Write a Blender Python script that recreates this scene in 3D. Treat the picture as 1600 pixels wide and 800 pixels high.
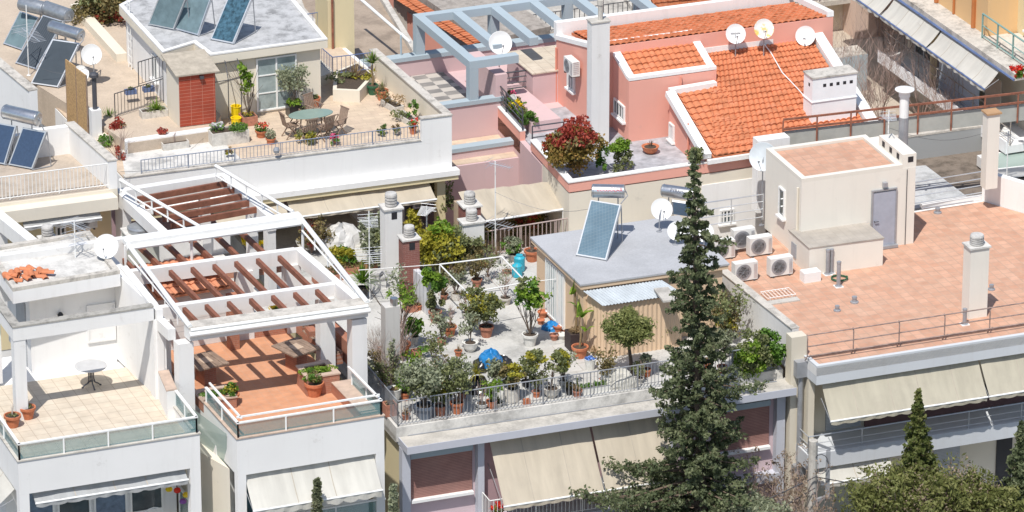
import bpy, math, random
import numpy as np
from mathutils import Vector, Matrix

for o in list(bpy.data.objects): bpy.data.objects.remove(o)
R = math.radians
rnd = random.Random(7)
scene = bpy.context.scene
col = scene.collection

# ------------------------------------------------------------ camera, sky, sun
FPX, PITCH, DIST = 8000.0, R(22.5), 178.0          # focal length in pixels of the 1600 px wide photograph
cam_d = bpy.data.cameras.new('camera'); cam = bpy.data.objects.new('camera', cam_d); col.objects.link(cam)
cam.location = (0, -DIST * math.cos(PITCH), DIST * math.sin(PITCH))
cam.rotation_euler = (math.pi / 2 - PITCH, 0, 0)
cam_d.sensor_width = 36; cam_d.lens = 36 * FPX / 1600
cam_d.clip_start = 1; cam_d.clip_end = 3000
scene.camera = cam
SUN_EL, SUN_AZ = R(60), R(18)                      # sun behind the camera, a little to its left
w = bpy.data.worlds.new('World'); scene.world = w; w.use_nodes = True
nt = w.node_tree
sky = nt.nodes.new('ShaderNodeTexSky'); sky.sky_type = 'NISHITA'; sky.sun_disc = False
sky.sun_elevation = SUN_EL; sky.sun_rotation = math.pi + SUN_AZ
bg = nt.nodes['Background']; bg.inputs[1].default_value = 0.12
nt.links.new(sky.outputs[0], bg.inputs[0])
sd = bpy.data.lights.new('sun', 'SUN'); sd.energy = 4.3; sd.angle = R(0.5); sd.color = (1, .965, .91)
sun = bpy.data.objects.new('sun', sd); col.objects.link(sun)
sun_to = Vector((math.sin(SUN_AZ) * math.cos(SUN_EL), math.cos(SUN_AZ) * math.cos(SUN_EL), -math.sin(SUN_EL)))
sun.rotation_euler = sun_to.to_track_quat('-Z', 'Y').to_euler()
vs = scene.view_settings
vs.view_transform = 'Standard'; vs.look = 'None'; vs.gamma = 1; vs.exposure = 0.12; vs.use_curve_mapping = False
scene.render.engine = 'CYCLES'
scene.cycles.max_bounces = 6; scene.cycles.transparent_max_bounces = 12

# ------------------------------------------------------------ picture <-> place
_cl = Vector(cam.location); _cr = Matrix.Rotation(math.pi / 2 - PITCH, 3, 'X')
def ray(px, py): return _cr @ Vector(((px - 800) / FPX, -(py - 400) / FPX, -1))
def G(px, py, z=0):                                # point of the plane of height z seen at a pixel
    d = ray(px, py); t = (z - _cl.z) / d.z
    return _cl + d * t
_ci = _cr.transposed()
def pj(p):
    q = _ci @ (Vector(p) - _cl); return (800 - FPX * q.x / q.z, 400 + FPX * q.y / q.z)
def hz(P, py):                                     # height above P at which the vertical line through P reaches row py
    lo, hi = -40.0, 40.0
    for _ in range(40):
        m = (lo + hi) / 2
        if pj((P[0], P[1], m))[1] > py: lo = m
        else: hi = m
    return lo
def tw(A, B, z, px):                               # point of the wall line A-B (height z) in column px
    lo, hi = -3.0, 4.0
    f = lambda t: pj((A[0] + (B[0] - A[0]) * t, A[1] + (B[1] - A[1]) * t, z))[0]
    s = 1 if f(1) > f(0) else -1
    for _ in range(45):
        m = (lo + hi) / 2
        if (f(m) - px) * s < 0: lo = m
        else: hi = m
    return Vector((A[0] + (B[0] - A[0]) * lo, A[1] + (B[1] - A[1]) * lo, z))
def wr(A, B, x1, yt, yb, x2):                      # rectangle on the wall A-B: left column, top and bottom row there, right column
    P = tw(A, B, 0, x1)
    for _ in range(3):
        z0 = hz(P, yb); P = tw(A, B, z0, x1)
    z1 = hz(P, yt); Q = tw(A, B, z0, x2)
    return P, Q, z0, z1
TH = R(20.5)
U = Vector((math.cos(TH), math.sin(TH), 0)); V = Vector((-math.sin(TH), math.cos(TH), 0)); Z = Vector((0, 0, 1))

# ------------------------------------------------------------ objects
_M = {}
def tag(o, label=None, cat=None, group=None, kind=None):
    if label: o['label'] = label
    if cat: o['category'] = cat
    if group: o['group'] = group
    if kind: o['kind'] = kind
    return o
def root(name, label, cat, loc=(0, 0, 0), rz=0.0, group=None):
    o = bpy.data.objects.new(name, None); o.empty_display_size = .2
    col.objects.link(o); o.location = loc; o.rotation_euler = (0, 0, rz)
    _M[o.name] = (Matrix.Translation(Vector(loc)) @ Matrix.Rotation(rz, 4, 'Z'))
    return tag(o, label, cat, group)
class MB:
    def __init__(s): s.v = []; s.f = []; s.m = []; s.k = 0; s.smooth = False
    def add(s, vs_, fs):
        n = len(s.v); s.v += [tuple(p) for p in vs_]
        for f in fs: s.f.append(tuple(i + n for i in f)); s.m.append(s.k)
        return s
    def quad(s, *p): return s.add(p, [tuple(range(len(p)))])
    def hexa(s, b, t):                              # bottom ring, top ring (counter-clockwise from above)
        n = len(b)
        return s.add(list(b) + list(t), [tuple(range(n))[::-1], tuple(range(n, 2 * n))] + [(i, (i + 1) % n, n + (i + 1) % n, n + i) for i in range(n)])
    def prism(s, pts, z0, z1):
        a = 0
        for i in range(len(pts)):
            p, q = pts[i], pts[(i + 1) % len(pts)]; a += p[0] * q[1] - q[0] * p[1]
        if a < 0: pts = pts[::-1]
        return s.hexa([(p[0], p[1], z0) for p in pts], [(p[0], p[1], z1) for p in pts])
    def box(s, c, sz, rz=0.0, tilt=None):           # c = centre of the base
        m = Matrix.Rotation(rz, 3, 'Z')
        if tilt is not None: m = m @ tilt
        x, y, z = sz[0] / 2, sz[1] / 2, sz[2]
        q = [Vector(c) + m @ Vector(p) for p in ((-x, -y, 0), (x, -y, 0), (x, y, 0), (-x, y, 0), (-x, -y, z), (x, -y, z), (x, y, z), (-x, y, z))]
        return s.hexa(q[:4], q[4:])
    def wall(s, A, B, z0, z1, t=.15, side=0):       # upright slab on the line A-B; side 0 centred, 1 = thickness to the left of A->B
        d = Vector((B[0] - A[0], B[1] - A[1])); n = Vector((-d.y, d.x)).normalized() * t
        o0 = n * (-.5 if side == 0 else (0 if side > 0 else -1)); o1 = o0 + n
        A2 = Vector((A[0], A[1])); B2 = Vector((B[0], B[1]))
        return s.prism([A2 + o0, B2 + o0, B2 + o1, A2 + o1], z0, z1)
    def bar(s, A, B, w_, h_):                       # straight bar with rectangular section, A and B on its underside centre
        A = Vector(A); B = Vector(B); d = (B - A).normalized()
        n = d.cross(Z); n = n.normalized() * w_ / 2 if n.length > 1e-4 else Vector((w_ / 2, 0, 0)); up = n.cross(d).normalized() * h_
        if up.z < 0: up = -up
        return s.hexa([A - n, B - n, B + n, A + n], [A - n + up, B - n + up, B + n + up, A + n + up])
    def tube(s, pts, r, n=6, r1=None):
        pts = [Vector(p) for p in pts]; k0 = len(s.v); m = len(pts); r1 = r if r1 is None else r1
        vs_ = []
        for i, p in enumerate(pts):
            d = (pts[min(i + 1, m - 1)] - pts[max(i - 1, 0)]).normalized()
            a = d.cross(Vector((0, 0, 1)) if abs(d.z) < .9 else Vector((1, 0, 0))).normalized(); b = d.cross(a)
            rr = r + (r1 - r) * i / max(1, m - 1)
            for j in range(n):
                t = 2 * math.pi * j / n; vs_.append(p + (a * math.cos(t) + b * math.sin(t)) * rr)
        fs = [(i * n + j, i * n + (j + 1) % n, (i + 1) * n + (j + 1) % n, (i + 1) * n + j) for i in range(m - 1) for j in range(n)]
        fs += [tuple(range(n))[::-1], tuple(range((m - 1) * n, m * n))]
        return s.add(vs_, fs)
    def lathe(s, c, prof, n=16, M=None):            # prof: (radius, height) pairs from bottom to top
        c = Vector(c); vs_ = []
        for r, h in prof:
            for j in range(n):
                t = 2 * math.pi * j / n; q = Vector((r * math.cos(t), r * math.sin(t), h))
                vs_.append(c + (M @ q if M is not None else q))
        fs = [(i * n + j, i * n + (j + 1) % n, (i + 1) * n + (j + 1) % n, (i + 1) * n + j) for i in range(len(prof) - 1) for j in range(n)]
        fs += [tuple(range(n))[::-1], tuple(range((len(prof) - 1) * n, len(prof) * n))]
        return s.add(vs_, fs)
    def build(s, name, mats, parent=None, world=True, smooth=False):
        me = bpy.data.meshes.new(name)
        v = s.v
        if parent is not None and world:
            inv = _M[parent.name].inverted(); v = [inv @ Vector(p) for p in v]
        me.from_pydata([tuple(p) for p in v], [], s.f)
        if not isinstance(mats, (list, tuple)): mats = [mats]
        for m in mats: me.materials.append(m)
        if len(mats) > 1: me.polygons.foreach_set('material_index', s.m)
        if smooth or s.smooth:
            me.shade_smooth(); 
        me.update(); me.validate()
        o = bpy.data.objects.new(name, me); col.objects.link(o)
        if parent is not None: o.parent = parent; _M[o.name] = _M[parent.name]
        else: _M[o.name] = Matrix.Identity(4)
        if smooth:
            try: me.set_sharp_from_angle(angle=R(40))
            except Exception: pass
        return o
def copy_tree(o, parent=None):
    c = o.copy(); col.objects.link(c)
    if parent is not None: c.parent = parent
    for ch in list(o.children): copy_tree(ch, c)
    return c
def place(proto, loc, rz, label, group=None, first=[set()], scale=None):
    if proto.name in first[0]: c = copy_tree(proto)
    else: first[0].add(proto.name); c = proto
    c.location = loc; c.rotation_euler = (0, 0, rz); c['label'] = label
    if group: c['group'] = group
    if scale: c.scale = (scale, scale, scale) if not hasattr(scale, '__len__') else scale
    return c

# ------------------------------------------------------------ materials
def _new(name):
    m = bpy.data.materials.new(name); m.use_nodes = True; n = m.node_tree; b = n.nodes['Principled BSDF']; return m, n, b
def _tc(n, sc=(1, 1, 1), rot=0.0, kind='Object'):
    t = n.nodes.new('ShaderNodeTexCoord'); mp = n.nodes.new('ShaderNodeMapping')
    mp.inputs['Scale'].default_value = sc; mp.inputs['Rotation'].default_value = (0, 0, rot)
    n.links.new(t.outputs[kind], mp.inputs[0]); return mp.outputs[0]
def _noise(n, vec, s, det=4, ro=.6):
    x = n.nodes.new('ShaderNodeTexNoise'); x.inputs['Scale'].default_value = s; x.inputs['Detail'].default_value = det; x.inputs['Roughness'].default_value = ro
    n.links.new(vec, x.inputs['Vector']); return x.outputs['Fac']
def _ramp(n, fac, stops):
    r = n.nodes.new('ShaderNodeValToRGB'); e = r.color_ramp.elements
    while len(e) < len(stops): e.new(.5)
    for i, (p, c) in enumerate(stops): e[i].position = p; e[i].color = (*c, 1) if len(c) == 3 else c
    n.links.new(fac, r.inputs[0]); return r.outputs[0]
def _mix(n, fac, a, b, mode='MIX'):
    x = n.nodes.new('ShaderNodeMix'); x.data_type = 'RGBA'; x.blend_type = mode
    if isinstance(fac, (int, float)): x.inputs['Factor'].default_value = fac
    else: n.links.new(fac, x.inputs['Factor'])
    for k, c in ((6, a), (7, b)):
        if isinstance(c, tuple): x.inputs[k].default_value = (*c, 1)
        else: n.links.new(c, x.inputs[k])
    return x.outputs[2]
def _bump(n, b, h, st, dist=.01):
    x = n.nodes.new('ShaderNodeBump'); x.inputs['Strength'].default_value = st; x.inputs['Distance'].default_value = dist
    n.links.new(h, x.inputs['Height']); n.links.new(x.outputs[0], b.inputs['Normal'])
def sc_(c, k): return tuple(min(1, x * k) for x in c)
def plain(name, c, rough=.6, metal=0.0, var=.08, s=3.0, spec=None, bump=0):
    m, n, b = _new(name); v = _tc(n)
    f = _noise(n, v, s)
    c2 = _ramp(n, f, [(.3, sc_(c, 1 - var)), (.7, sc_(c, 1 + var))])
    n.links.new(c2, b.inputs['Base Color']); b.inputs['Roughness'].default_value = rough; b.inputs['Metallic'].default_value = metal
    if spec is not None: b.inputs['Specular IOR Level'].default_value = spec
    if bump: _bump(n, b, _noise(n, v, s * 8), bump)
    return m
def stucco(name, c, dirt=(.36, .33, .29), amt=.35, streak=.25):
    m, n, b = _new(name); v = _tc(n)
    big = _ramp(n, _noise(n, v, .35, 5), [(.35, (0, 0, 0)), (.75, (1, 1, 1))])
    base = _mix(n, big, sc_(c, .95), sc_(c, 1.03))
    st = _ramp(n, _noise(n, _tc(n, (3.5, 3.5, .3)), 1.0, 5, .65), [(.52, (0, 0, 0)), (.78, (streak,) * 3)])
    base = _mix(n, st, base, tuple(.55 * a + .45 * d for a, d in zip(c, dirt)))
    sp = _ramp(n, _noise(n, v, 1.7, 8, .75), [(.60, (0, 0, 0)), (.72, (amt,) * 3)])
    base = _mix(n, sp, base, dirt)
    n.links.new(base, b.inputs['Base Color']); b.inputs['Roughness'].default_value = .9; b.inputs['Specular IOR Level'].default_value = .2
    _bump(n, b, _noise(n, v, 22, 4), .25, .006)
    return m
def concrete(name, c, dark=.5, s=1.4, amt=.8):
    m, n, b = _new(name); v = _tc(n)
    a = _ramp(n, _noise(n, v, s, 8, .72), [(.38, sc_(c, dark)), (.52, sc_(c, .92)), (.75, sc_(c, 1.12))])
    l = _ramp(n, _noise(n, v, s * .22, 4, .6), [(.35, (0, 0, 0)), (.65, (amt,) * 3)])
    base = _mix(n, l, a, c)
    g = _ramp(n, _noise(n, v, 14, 4, .8), [(.35, (.86,) * 3), (.6, (1, 1, 1))])
    base = _mix(n, 1.0, base, g, 'MULTIPLY')
    n.links.new(base, b.inputs['Base Color']); b.inputs['Roughness'].default_value = .92; b.inputs['Specular IOR Level'].default_value = .2
    _bump(n, b, _noise(n, v, 9, 6), .35, .01)
    return m
def tiles(name, c1, c2, mortar, w_=.3, h_=.3, mort=.008, off=0.0, rot=0.0, dirt=.35, dirtc=(.3, .27, .23), coord=None):
    m, n, b = _new(name); v = _tc(n, rot=rot)
    br = n.nodes.new('ShaderNodeTexBrick'); br.offset = off; br.inputs['Scale'].default_value = 1
    br.inputs['Color1'].default_value = (*c1, 1); br.inputs['Color2'].default_value = (*c2, 1); br.inputs['Mortar'].default_value = (*mortar, 1)
    br.inputs['Mortar Size'].default_value = mort; br.inputs['Brick Width'].default_value = w_; br.inputs['Row Height'].default_value = h_; br.inputs['Mortar Smooth'].default_value = .3
    if coord == 'XZ':
        sx = n.nodes.new('ShaderNodeSeparateXYZ'); cx = n.nodes.new('ShaderNodeCombineXYZ'); n.links.new(v, sx.inputs[0])
        n.links.new(sx.outputs[0], cx.inputs[0]); n.links.new(sx.outputs[2], cx.inputs[1]); n.links.new(cx.outputs[0], br.inputs[0])
    elif coord == 'YZ':
        sx = n.nodes.new('ShaderNodeSeparateXYZ'); cx = n.nodes.new('ShaderNodeCombineXYZ'); n.links.new(v, sx.inputs[0])
        n.links.new(sx.outputs[1], cx.inputs[0]); n.links.new(sx.outputs[2], cx.inputs[1]); n.links.new(cx.outputs[0], br.inputs[0])
    else: n.links.new(v, br.inputs[0])
    d = _ramp(n, _noise(n, v, .9, 7, .7), [(.42, (0, 0, 0)), (.75, (dirt,) * 3)])
    base = _mix(n, d, br.outputs['Color'], dirtc)
    l = _ramp(n, _noise(n, v, 2.2, 3), [(.3, (.88,) * 3), (.7, (1.08,) * 3)])
    base = _mix(n, 1.0, base, l, 'MULTIPLY')
    n.links.new(base, b.inputs['Base Color']); b.inputs['Roughness'].default_value = .75; b.inputs['Specular IOR Level'].default_value = .3
    _bump(n, b, br.outputs['Fac'], -.3, .004)
    return m
def rooftile(name, c):
    m, n, b = _new(name); v = _tc(n)
    vo = n.nodes.new('ShaderNodeTexVoronoi'); vo.inputs['Scale'].default_value = 3.6; n.links.new(v, vo.inputs['Vector'])
    sx = n.nodes.new('ShaderNodeSeparateColor'); n.links.new(vo.outputs['Color'], sx.inputs[0])
    a = _ramp(n, sx.outputs[0], [(0, sc_(c, .84)), (.3, c), (.75, sc_(c, 1.04)), (1, (c[0] * 1.06, c[1] * 1.15, c[2] * 1.3))])
    d = _ramp(n, _noise(n, v, 1.6, 7, .75), [(.52, (0, 0, 0)), (.78, (.35,) * 3)])
    base = _mix(n, d, a, (.26, .13, .08))
    n.links.new(base, b.inputs['Base Color']); b.inputs['Roughness'].default_value = .85
    _bump(n, b, _noise(n, v, 18), .3, .006)
    return m
def leafmat(name, c, c2=None, sc=5.0):
    m, n, b = _new(name); v = _tc(n)
    c2 = c2 or (c[0] * 1.9, c[1] * 1.7, c[2] * 1.3)
    a = _ramp(n, _noise(n, v, sc, 3, .8), [(.3, sc_(c, .6)), (.48, c), (.68, c2)])
    n.links.new(a, b.inputs['Base Color']); b.inputs['Roughness'].default_value = .55; b.inputs['Specular IOR Level'].default_value = .3
    t = n.nodes.new('ShaderNodeBsdfTranslucent'); n.links.new(a, t.inputs[0]); mx = n.nodes.new('ShaderNodeMixShader'); mx.inputs[0].default_value = .38
    n.links.new(b.outputs[0], mx.inputs[1]); n.links.new(t.outputs[0], mx.inputs[2]); n.links.new(mx.outputs[0], n.nodes['Material Output'].inputs[0])
    return m
def glassmat(name, c, alpha=.55, rough=.08):
    m, n, b = _new(name); b.inputs['Base Color'].default_value = (*c, 1); b.inputs['Roughness'].default_value = rough
    b.inputs['Alpha'].default_value = alpha; b.inputs['Specular IOR Level'].default_value = .6; return m
def fabric(name, c, stripes=None, sw=.12, dirt=.25):
    m, n, b = _new(name); v = _tc(n)
    base = _ramp(n, _noise(n, _tc(n, (2.2, .35, .35)), 1.2, 5), [(.3, sc_(c, .84)), (.7, sc_(c, 1.06))])
    if stripes:
        wv = n.nodes.new('ShaderNodeTexWave'); wv.inputs['Scale'].default_value = 1 / sw / 6.28 * 2; n.links.new(v, wv.inputs[0])
        base = _mix(n, _ramp(n, wv.outputs[1], [(.45, (0, 0, 0)), (.55, (1, 1, 1))]), base, stripes)
    d = _ramp(n, _noise(n, v, .8, 6, .7), [(.5, (0, 0, 0)), (.8, (dirt,) * 3)])
    base = _mix(n, d, base, (.33, .29, .24))
    n.links.new(base, b.inputs['Base Color']); b.inputs['Roughness'].default_value = .95; b.inputs['Specular IOR Level'].default_value = .1
    t = n.nodes.new('ShaderNodeBsdfTranslucent'); n.links.new(base, t.inputs[0]); mx = n.nodes.new('ShaderNodeMixShader'); mx.inputs[0].default_value = .2
    n.links.new(b.outputs[0], mx.inputs[1]); n.links.new(t.outputs[0], mx.inputs[2]); n.links.new(mx.outputs[0], n.nodes['Material Output'].inputs[0])
    return m
m_white = stucco('white_paint', (.80, .79, .77), amt=.3, streak=.32)
m_white2 = stucco('white_paint_worn', (.74, .73, .71), amt=.5, streak=.4)
m_cream = stucco('cream_paint', (.72, .66, .55), amt=.3)
m_pcream = stucco('bright_cream_paint', (.76, .72, .64), amt=.25)
m_yellow = stucco('yellow_paint', (.70, .60, .38), amt=.3)
m_beige = stucco('beige_paint', (.66, .60, .49), amt=.25)
m_peach = stucco('peach_paint', (.68, .50, .34), amt=.3)
m_pink = stucco('salmon_paint', (.76, .38, .30), dirt=(.5, .33, .28), amt=.25, streak=.25)
m_pale = stucco('pale_pink_paint', (.60, .44, .44), amt=.3)
m_lilac = stucco('lilac_paint', (.60, .47, .49), amt=.25)
m_bluegrey = stucco('bluegrey_paint', (.38, .45, .49), amt=.25)
m_lav = stucco('lavender_paint', (.50, .51, .56), amt=.25)
m_mauve = stucco('mauve_paint', (.40, .27, .29), amt=.25)
m_coping = concrete('worn_coping', (.60, .56, .50), .45, 2.5)
m_conc = concrete('light_concrete', (.55, .52, .47), .5, 1.2)
m_concw = concrete('whitened_concrete', (.68, .66, .62), .5, 1.1)
m_concd = concrete('brown_concrete', (.30, .25, .21), .55, 1.6)
m_garden = concrete('garden_floor', (.56, .55, .52), .62, .9, .8)
m_greyroof = concrete('grey_roof_coat', (.47, .475, .49), .8, .6, .7)
m_greysheet = plain('grey_panel', (.42, .42, .38), .7)
m_metalw = plain('white_metal', (.78, .78, .76), .4, 0, .04)
m_metalg = plain('grey_metal', (.34, .35, .37), .45, .3, .15)
m_metald = plain('dark_metal', (.09, .09, .10), .5, .3, .2)
m_metalb = plain('blue_metal', (.12, .17, .32), .5, .1, .15)
m_rust = plain('rusty_metal', (.26, .10, .06), .85, 0, .35, 6)
m_steel = plain('steel', (.62, .62, .62), .28, .9, .12, 8)
m_steeld = plain('dull_steel', (.40, .42, .44), .4, .7, .15, 8)
m_alu = plain('aluminium', (.60, .62, .64), .35, .6, .08)
m_wood = plain('brown_wood', (.22, .085, .05), .65, 0, .25, 4)
m_wood2 = plain('weathered_wood', (.27, .19, .14), .75, 0, .25, 6)
m_terra = plain('terracotta', (.50, .17, .08), .8, 0, .18, 9, bump=.15)
m_terra2 = plain('old_terracotta', (.40, .17, .11), .85, 0, .3, 9, bump=.2)
m_plantc = plain('planter_concrete', (.55, .52, .47), .9, 0, .2, 8, bump=.2)
m_ceram = plain('white_ceramic', (.68, .67, .63), .6, 0, .12, 8)
m_soil = plain('soil', (.07, .05, .035), .95, 0, .3, 20, bump=.4)
m_black = plain('black_plastic', (.018, .018, .02), .3, 0, .2, 6)
m_blue = plain('blue_plastic', (.02, .20, .48), .35, 0, .15, 5)
m_cyan = plain('cyan_plastic', (.03, .38, .50), .4, 0, .1, 5)
m_ygreen = plain('yellow_plastic', (.85, .62, .01), .4, 0, .05)
m_green = plain('green_plastic', (.03, .12, .06), .5)
m_acw = plain('aircon_case', (.70, .70, .67), .5, 0, .06)
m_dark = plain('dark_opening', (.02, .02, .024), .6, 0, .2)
m_shade = plain('dim_interior', (.12, .11, .10), .8, 0, .2)
m_dish = plain('dish_paint', (.74, .74, .72), .45, 0, .05, 2)
m_panel = plain('solar_glass', (.06, .075, .09), .4, 0, .15, 1.2, spec=.12)
m_pblue = plain('solar_glass_blue', (.04, .07, .13), .35, .0, .15, 14)
m_plight = plain('solar_glass_pale', (.14, .20, .22), .4, .0, .2, 3, spec=.15)
m_pcell = tiles('solar_cells', (.10, .165, .215), (.11, .175, .225), (.15, .21, .25), .10, .10, .008, 0, dirt=.25, dirtc=(.20, .28, .33))
m_glass = glassmat('teal_glass', (.16, .32, .33), .42)
m_glassp = glassmat('pale_glass', (.42, .52, .47), .75, .15)
m_win = plain('window_glass', (.05, .07, .08), .08, 0, .3, 1.5, spec=.8)
m_curt = plain('window_curtain_glass', (.30, .36, .36), .15, 0, .25, 2.5, spec=.8)
m_awn = fabric('awning_cream', (.60, .53, .42))
m_awn2 = fabric('awning_beige', (.52, .48, .38), dirt=.4)
m_awnw = fabric('awning_white', (.66, .64, .58))
m_awng = fabric('awning_grey', (.45, .46, .46))
m_tile_t = tiles('terracotta_floor', (.60, .30, .17), (.56, .27, .15), (.52, .31, .21), .30, .30, .010, 0, dirt=.25, dirtc=(.42, .25, .17))
m_tile_d = tiles('salmon_floor', (.61, .36, .25), (.52, .285, .19), (.47, .30, .215), .34, .34, .022, 0, dirt=.45, dirtc=(.50, .36, .27))
m_tile_w = tiles('cream_floor', (.60, .53, .43), (.57, .49, .39), (.42, .34, .26), .42, .42, .012, 0, dirt=.3, dirtc=(.55, .47, .37))
m_tile_e = tiles('beige_floor', (.62, .50, .37), (.56, .44, .33), (.48, .38, .29), .45, .25, .010, .5, dirt=.4, dirtc=(.50, .40, .31))
m_slab = tiles('garden_slabs', (.55, .53, .50), (.50, .49, .46), (.40, .38, .34), .9, .6, .02, .3, dirt=.5, dirtc=(.40, .37, .33))
m_check, _n, _b = _new('chequer_floor')
_ck = _n.nodes.new('ShaderNodeTexChecker'); _ck.inputs['Scale'].default_value = 1; _n.links.new(_tc(_n, (1.9, 2.6, 0)), _ck.inputs['Vector']); _ck.inputs['Color1'].default_value = (.50, .46, .41, 1); _ck.inputs['Color2'].default_value = (.20, .19, .18, 1)
_n.links.new(_mix(_n, _ramp(_n, _noise(_n, _tc(_n), 1.5, 6), [(.4, (0, 0, 0)), (.8, (.6,) * 3)]), _ck.outputs[0], (.42, .39, .35)), _b.inputs['Base Color']); _b.inputs['Roughness'].default_value = .8
m_redtile = tiles('red_door_tile', (.38, .065, .032), (.33, .054, .028), (.50, .22, .15), .42, .125, .007, 0, dirt=.1, coord='XZ')
m_brick = tiles('red_brick', (.42, .17, .10), (.36, .14, .085), (.40, .24, .18), .22, .07, .008, .5, dirt=.2, coord='XZ')
m_brickd = tiles('dark_red_brick', (.26, .10, .08), (.22, .085, .07), (.30, .17, .14), .22, .07, .008, .5, dirt=.2, coord='XZ')
m_roof = rooftile('roof_clay', (.57, .20, .09))
m_roof2 = rooftile('roof_clay_pale', (.58, .24, .13))
m_shut = tiles('brown_shutter', (.36, .19, .16), (.34, .18, .15), (.17, .09, .08), 50, .055, .008, 0, dirt=.15, coord='XZ')
m_shutg = tiles('grey_shutter', (.42, .44, .46), (.42, .44, .46), (.25, .26, .28), 50, .055, .008, 0, dirt=.15, coord='XZ')
m_bark = plain('bark', (.13, .095, .07), .95, 0, .35, 12, bump=.5)
m_twig = plain('bare_twigs', (.36, .26, .22), .9, 0, .3, 6)
m_reed = plain('reed_mat', (.44, .28, .13), .9, 0, .3, 14, bump=.3)
m_cyp = leafmat('cypress_leaf', (.125, .155, .075), (.28, .30, .165), 2.6)
m_pine = leafmat('pine_leaf', (.21, .24, .08), (.36, .36, .14), 2.5)
m_lf = leafmat('green_leaf', (.11, .22, .04))
m_lfb = leafmat('bright_leaf', (.17, .30, .03), (.38, .48, .08))
m_lfo = leafmat('olive_leaf', (.19, .22, .09), (.36, .36, .17))
m_lfy = leafmat('yellow_leaf', (.36, .34, .04), (.62, .52, .08))
m_lfd = leafmat('dull_leaf', (.20, .17, .07), (.38, .28, .12))
m_lfr = leafmat('red_leaf', (.36, .06, .045), (.60, .14, .07))
m_lfs = leafmat('sage_leaf', (.29, .32, .20), (.50, .52, .37))
m_dry = leafmat('dry_leaf', (.34, .24, .13), (.52, .40, .24))
m_flr = leafmat('red_flower', (.75, .04, .03), (.9, .12, .06))
m_flp = leafmat('pink_flower', (.75, .10, .25), (.9, .3, .45))
m_flw = leafmat('white_flower', (.75, .75, .75), (.9, .9, .9))
m_fly = leafmat('yellow_flower', (.8, .6, .02), (.95, .8, .05))

# ------------------------------------------------------------ foliage
def leaves(mb, c, rad, n, size=.05, seed=0, shell=.35, clumps=0, elong=1.6, up=0.0):
    rg = np.random.default_rng(seed)
    c = np.array(c, float); rad = np.array(rad, float)
    d = rg.normal(size=(n, 3)); d /= np.linalg.norm(d, axis=1)[:, None]
    r = shell + (1 - shell) * rg.random(n) ** .6
    if clumps:
        k = rg.normal(size=(clumps, 3)); k /= np.linalg.norm(k, axis=1)[:, None]; k *= (.35 + .65 * rg.random(clumps))[:, None]
        P = k[rg.integers(0, clumps, n)] + d * (rg.random(n) ** .5 * .38)[:, None]
    else: P = d * r[:, None]
    P = P * rad + c
    a = rg.normal(size=(n, 3)); a[:, 2] += up; a /= np.linalg.norm(a, axis=1)[:, None]
    b = np.cross(a, rg.normal(size=(n, 3))); b /= np.linalg.norm(b, axis=1)[:, None]
    s = (size * (.6 + .8 * rg.random(n)))[:, None]
    k0 = len(mb.v)
    Q = np.stack([P - a * s * elong / 2, P + b * s / 2, P + a * s * elong / 2, P - b * s / 2], 1).reshape(-1, 3)
    mb.v += [tuple(x) for x in Q.tolist()]
    mb.f += [(k0 + 4 * i, k0 + 4 * i + 1, k0 + 4 * i + 2, k0 + 4 * i + 3) for i in range(n)]
    mb.m += [mb.k] * n
    return mb
def blades(mb, c, n, L, w_=.03, seed=0, droop=.5, spread=1.0, lift=.5):     # strap leaves springing from one point
    rg = random.Random(seed); c = Vector(c)
    for i in range(n):
        a = rg.uniform(0, 6.283); l = L * rg.uniform(.6, 1.1); e = rg.uniform(lift, 1.5)
        dr = Vector((math.cos(a), math.sin(a), 0)); sd_ = Vector((-math.sin(a), math.cos(a), 0)) * w_ / 2
        pts = []
        for k in range(4):
            t = k / 3; pts.append(c + dr * (l * t * math.cos(e) * spread) + Z * (l * (t * math.sin(e) - droop * t * t * math.cos(e))))
        for k in range(3):
            wa, wb = 1 - k / 3.2, 1 - (k + 1) / 3.2
            mb.quad(pts[k] - sd_ * wa, pts[k] + sd_ * wa, pts[k + 1] + sd_ * wb, pts[k + 1] - sd_ * wb)
    return mb
def branches(mb, c, n, L, r=.012, seed=0, spread=.5, sub=3):
    rg = random.Random(seed); c = Vector(c); tips = []
    for i in range(n):
        a = rg.uniform(0, 6.283); s = rg.uniform(.1, spread); l = L * rg.uniform(.65, 1)
        p = [c]; d = Vector((math.cos(a) * s, math.sin(a) * s, 1)).normalized()
        for k in range(3):
            d = (d + Vector((rg.uniform(-.25, .25), rg.uniform(-.25, .25), rg.uniform(-.05, .2)))).normalized(); p.append(p[-1] + d * l / 3)
        mb.tube(p, r, 5, r * .35); tips.append(p[-1])
        for k in range(sub):
            q = p[rg.randint(1, 2)]; e = (d + Vector((rg.uniform(-1, 1), rg.uniform(-1, 1), rg.uniform(-.1, .6)))).normalized()
            t = q + e * l * rg.uniform(.25, .45); mb.tube([q, (q + t) / 2 + Vector((0, 0, .02)), t], r * .6, 4, r * .25); tips.append(t)
    return tips

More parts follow.
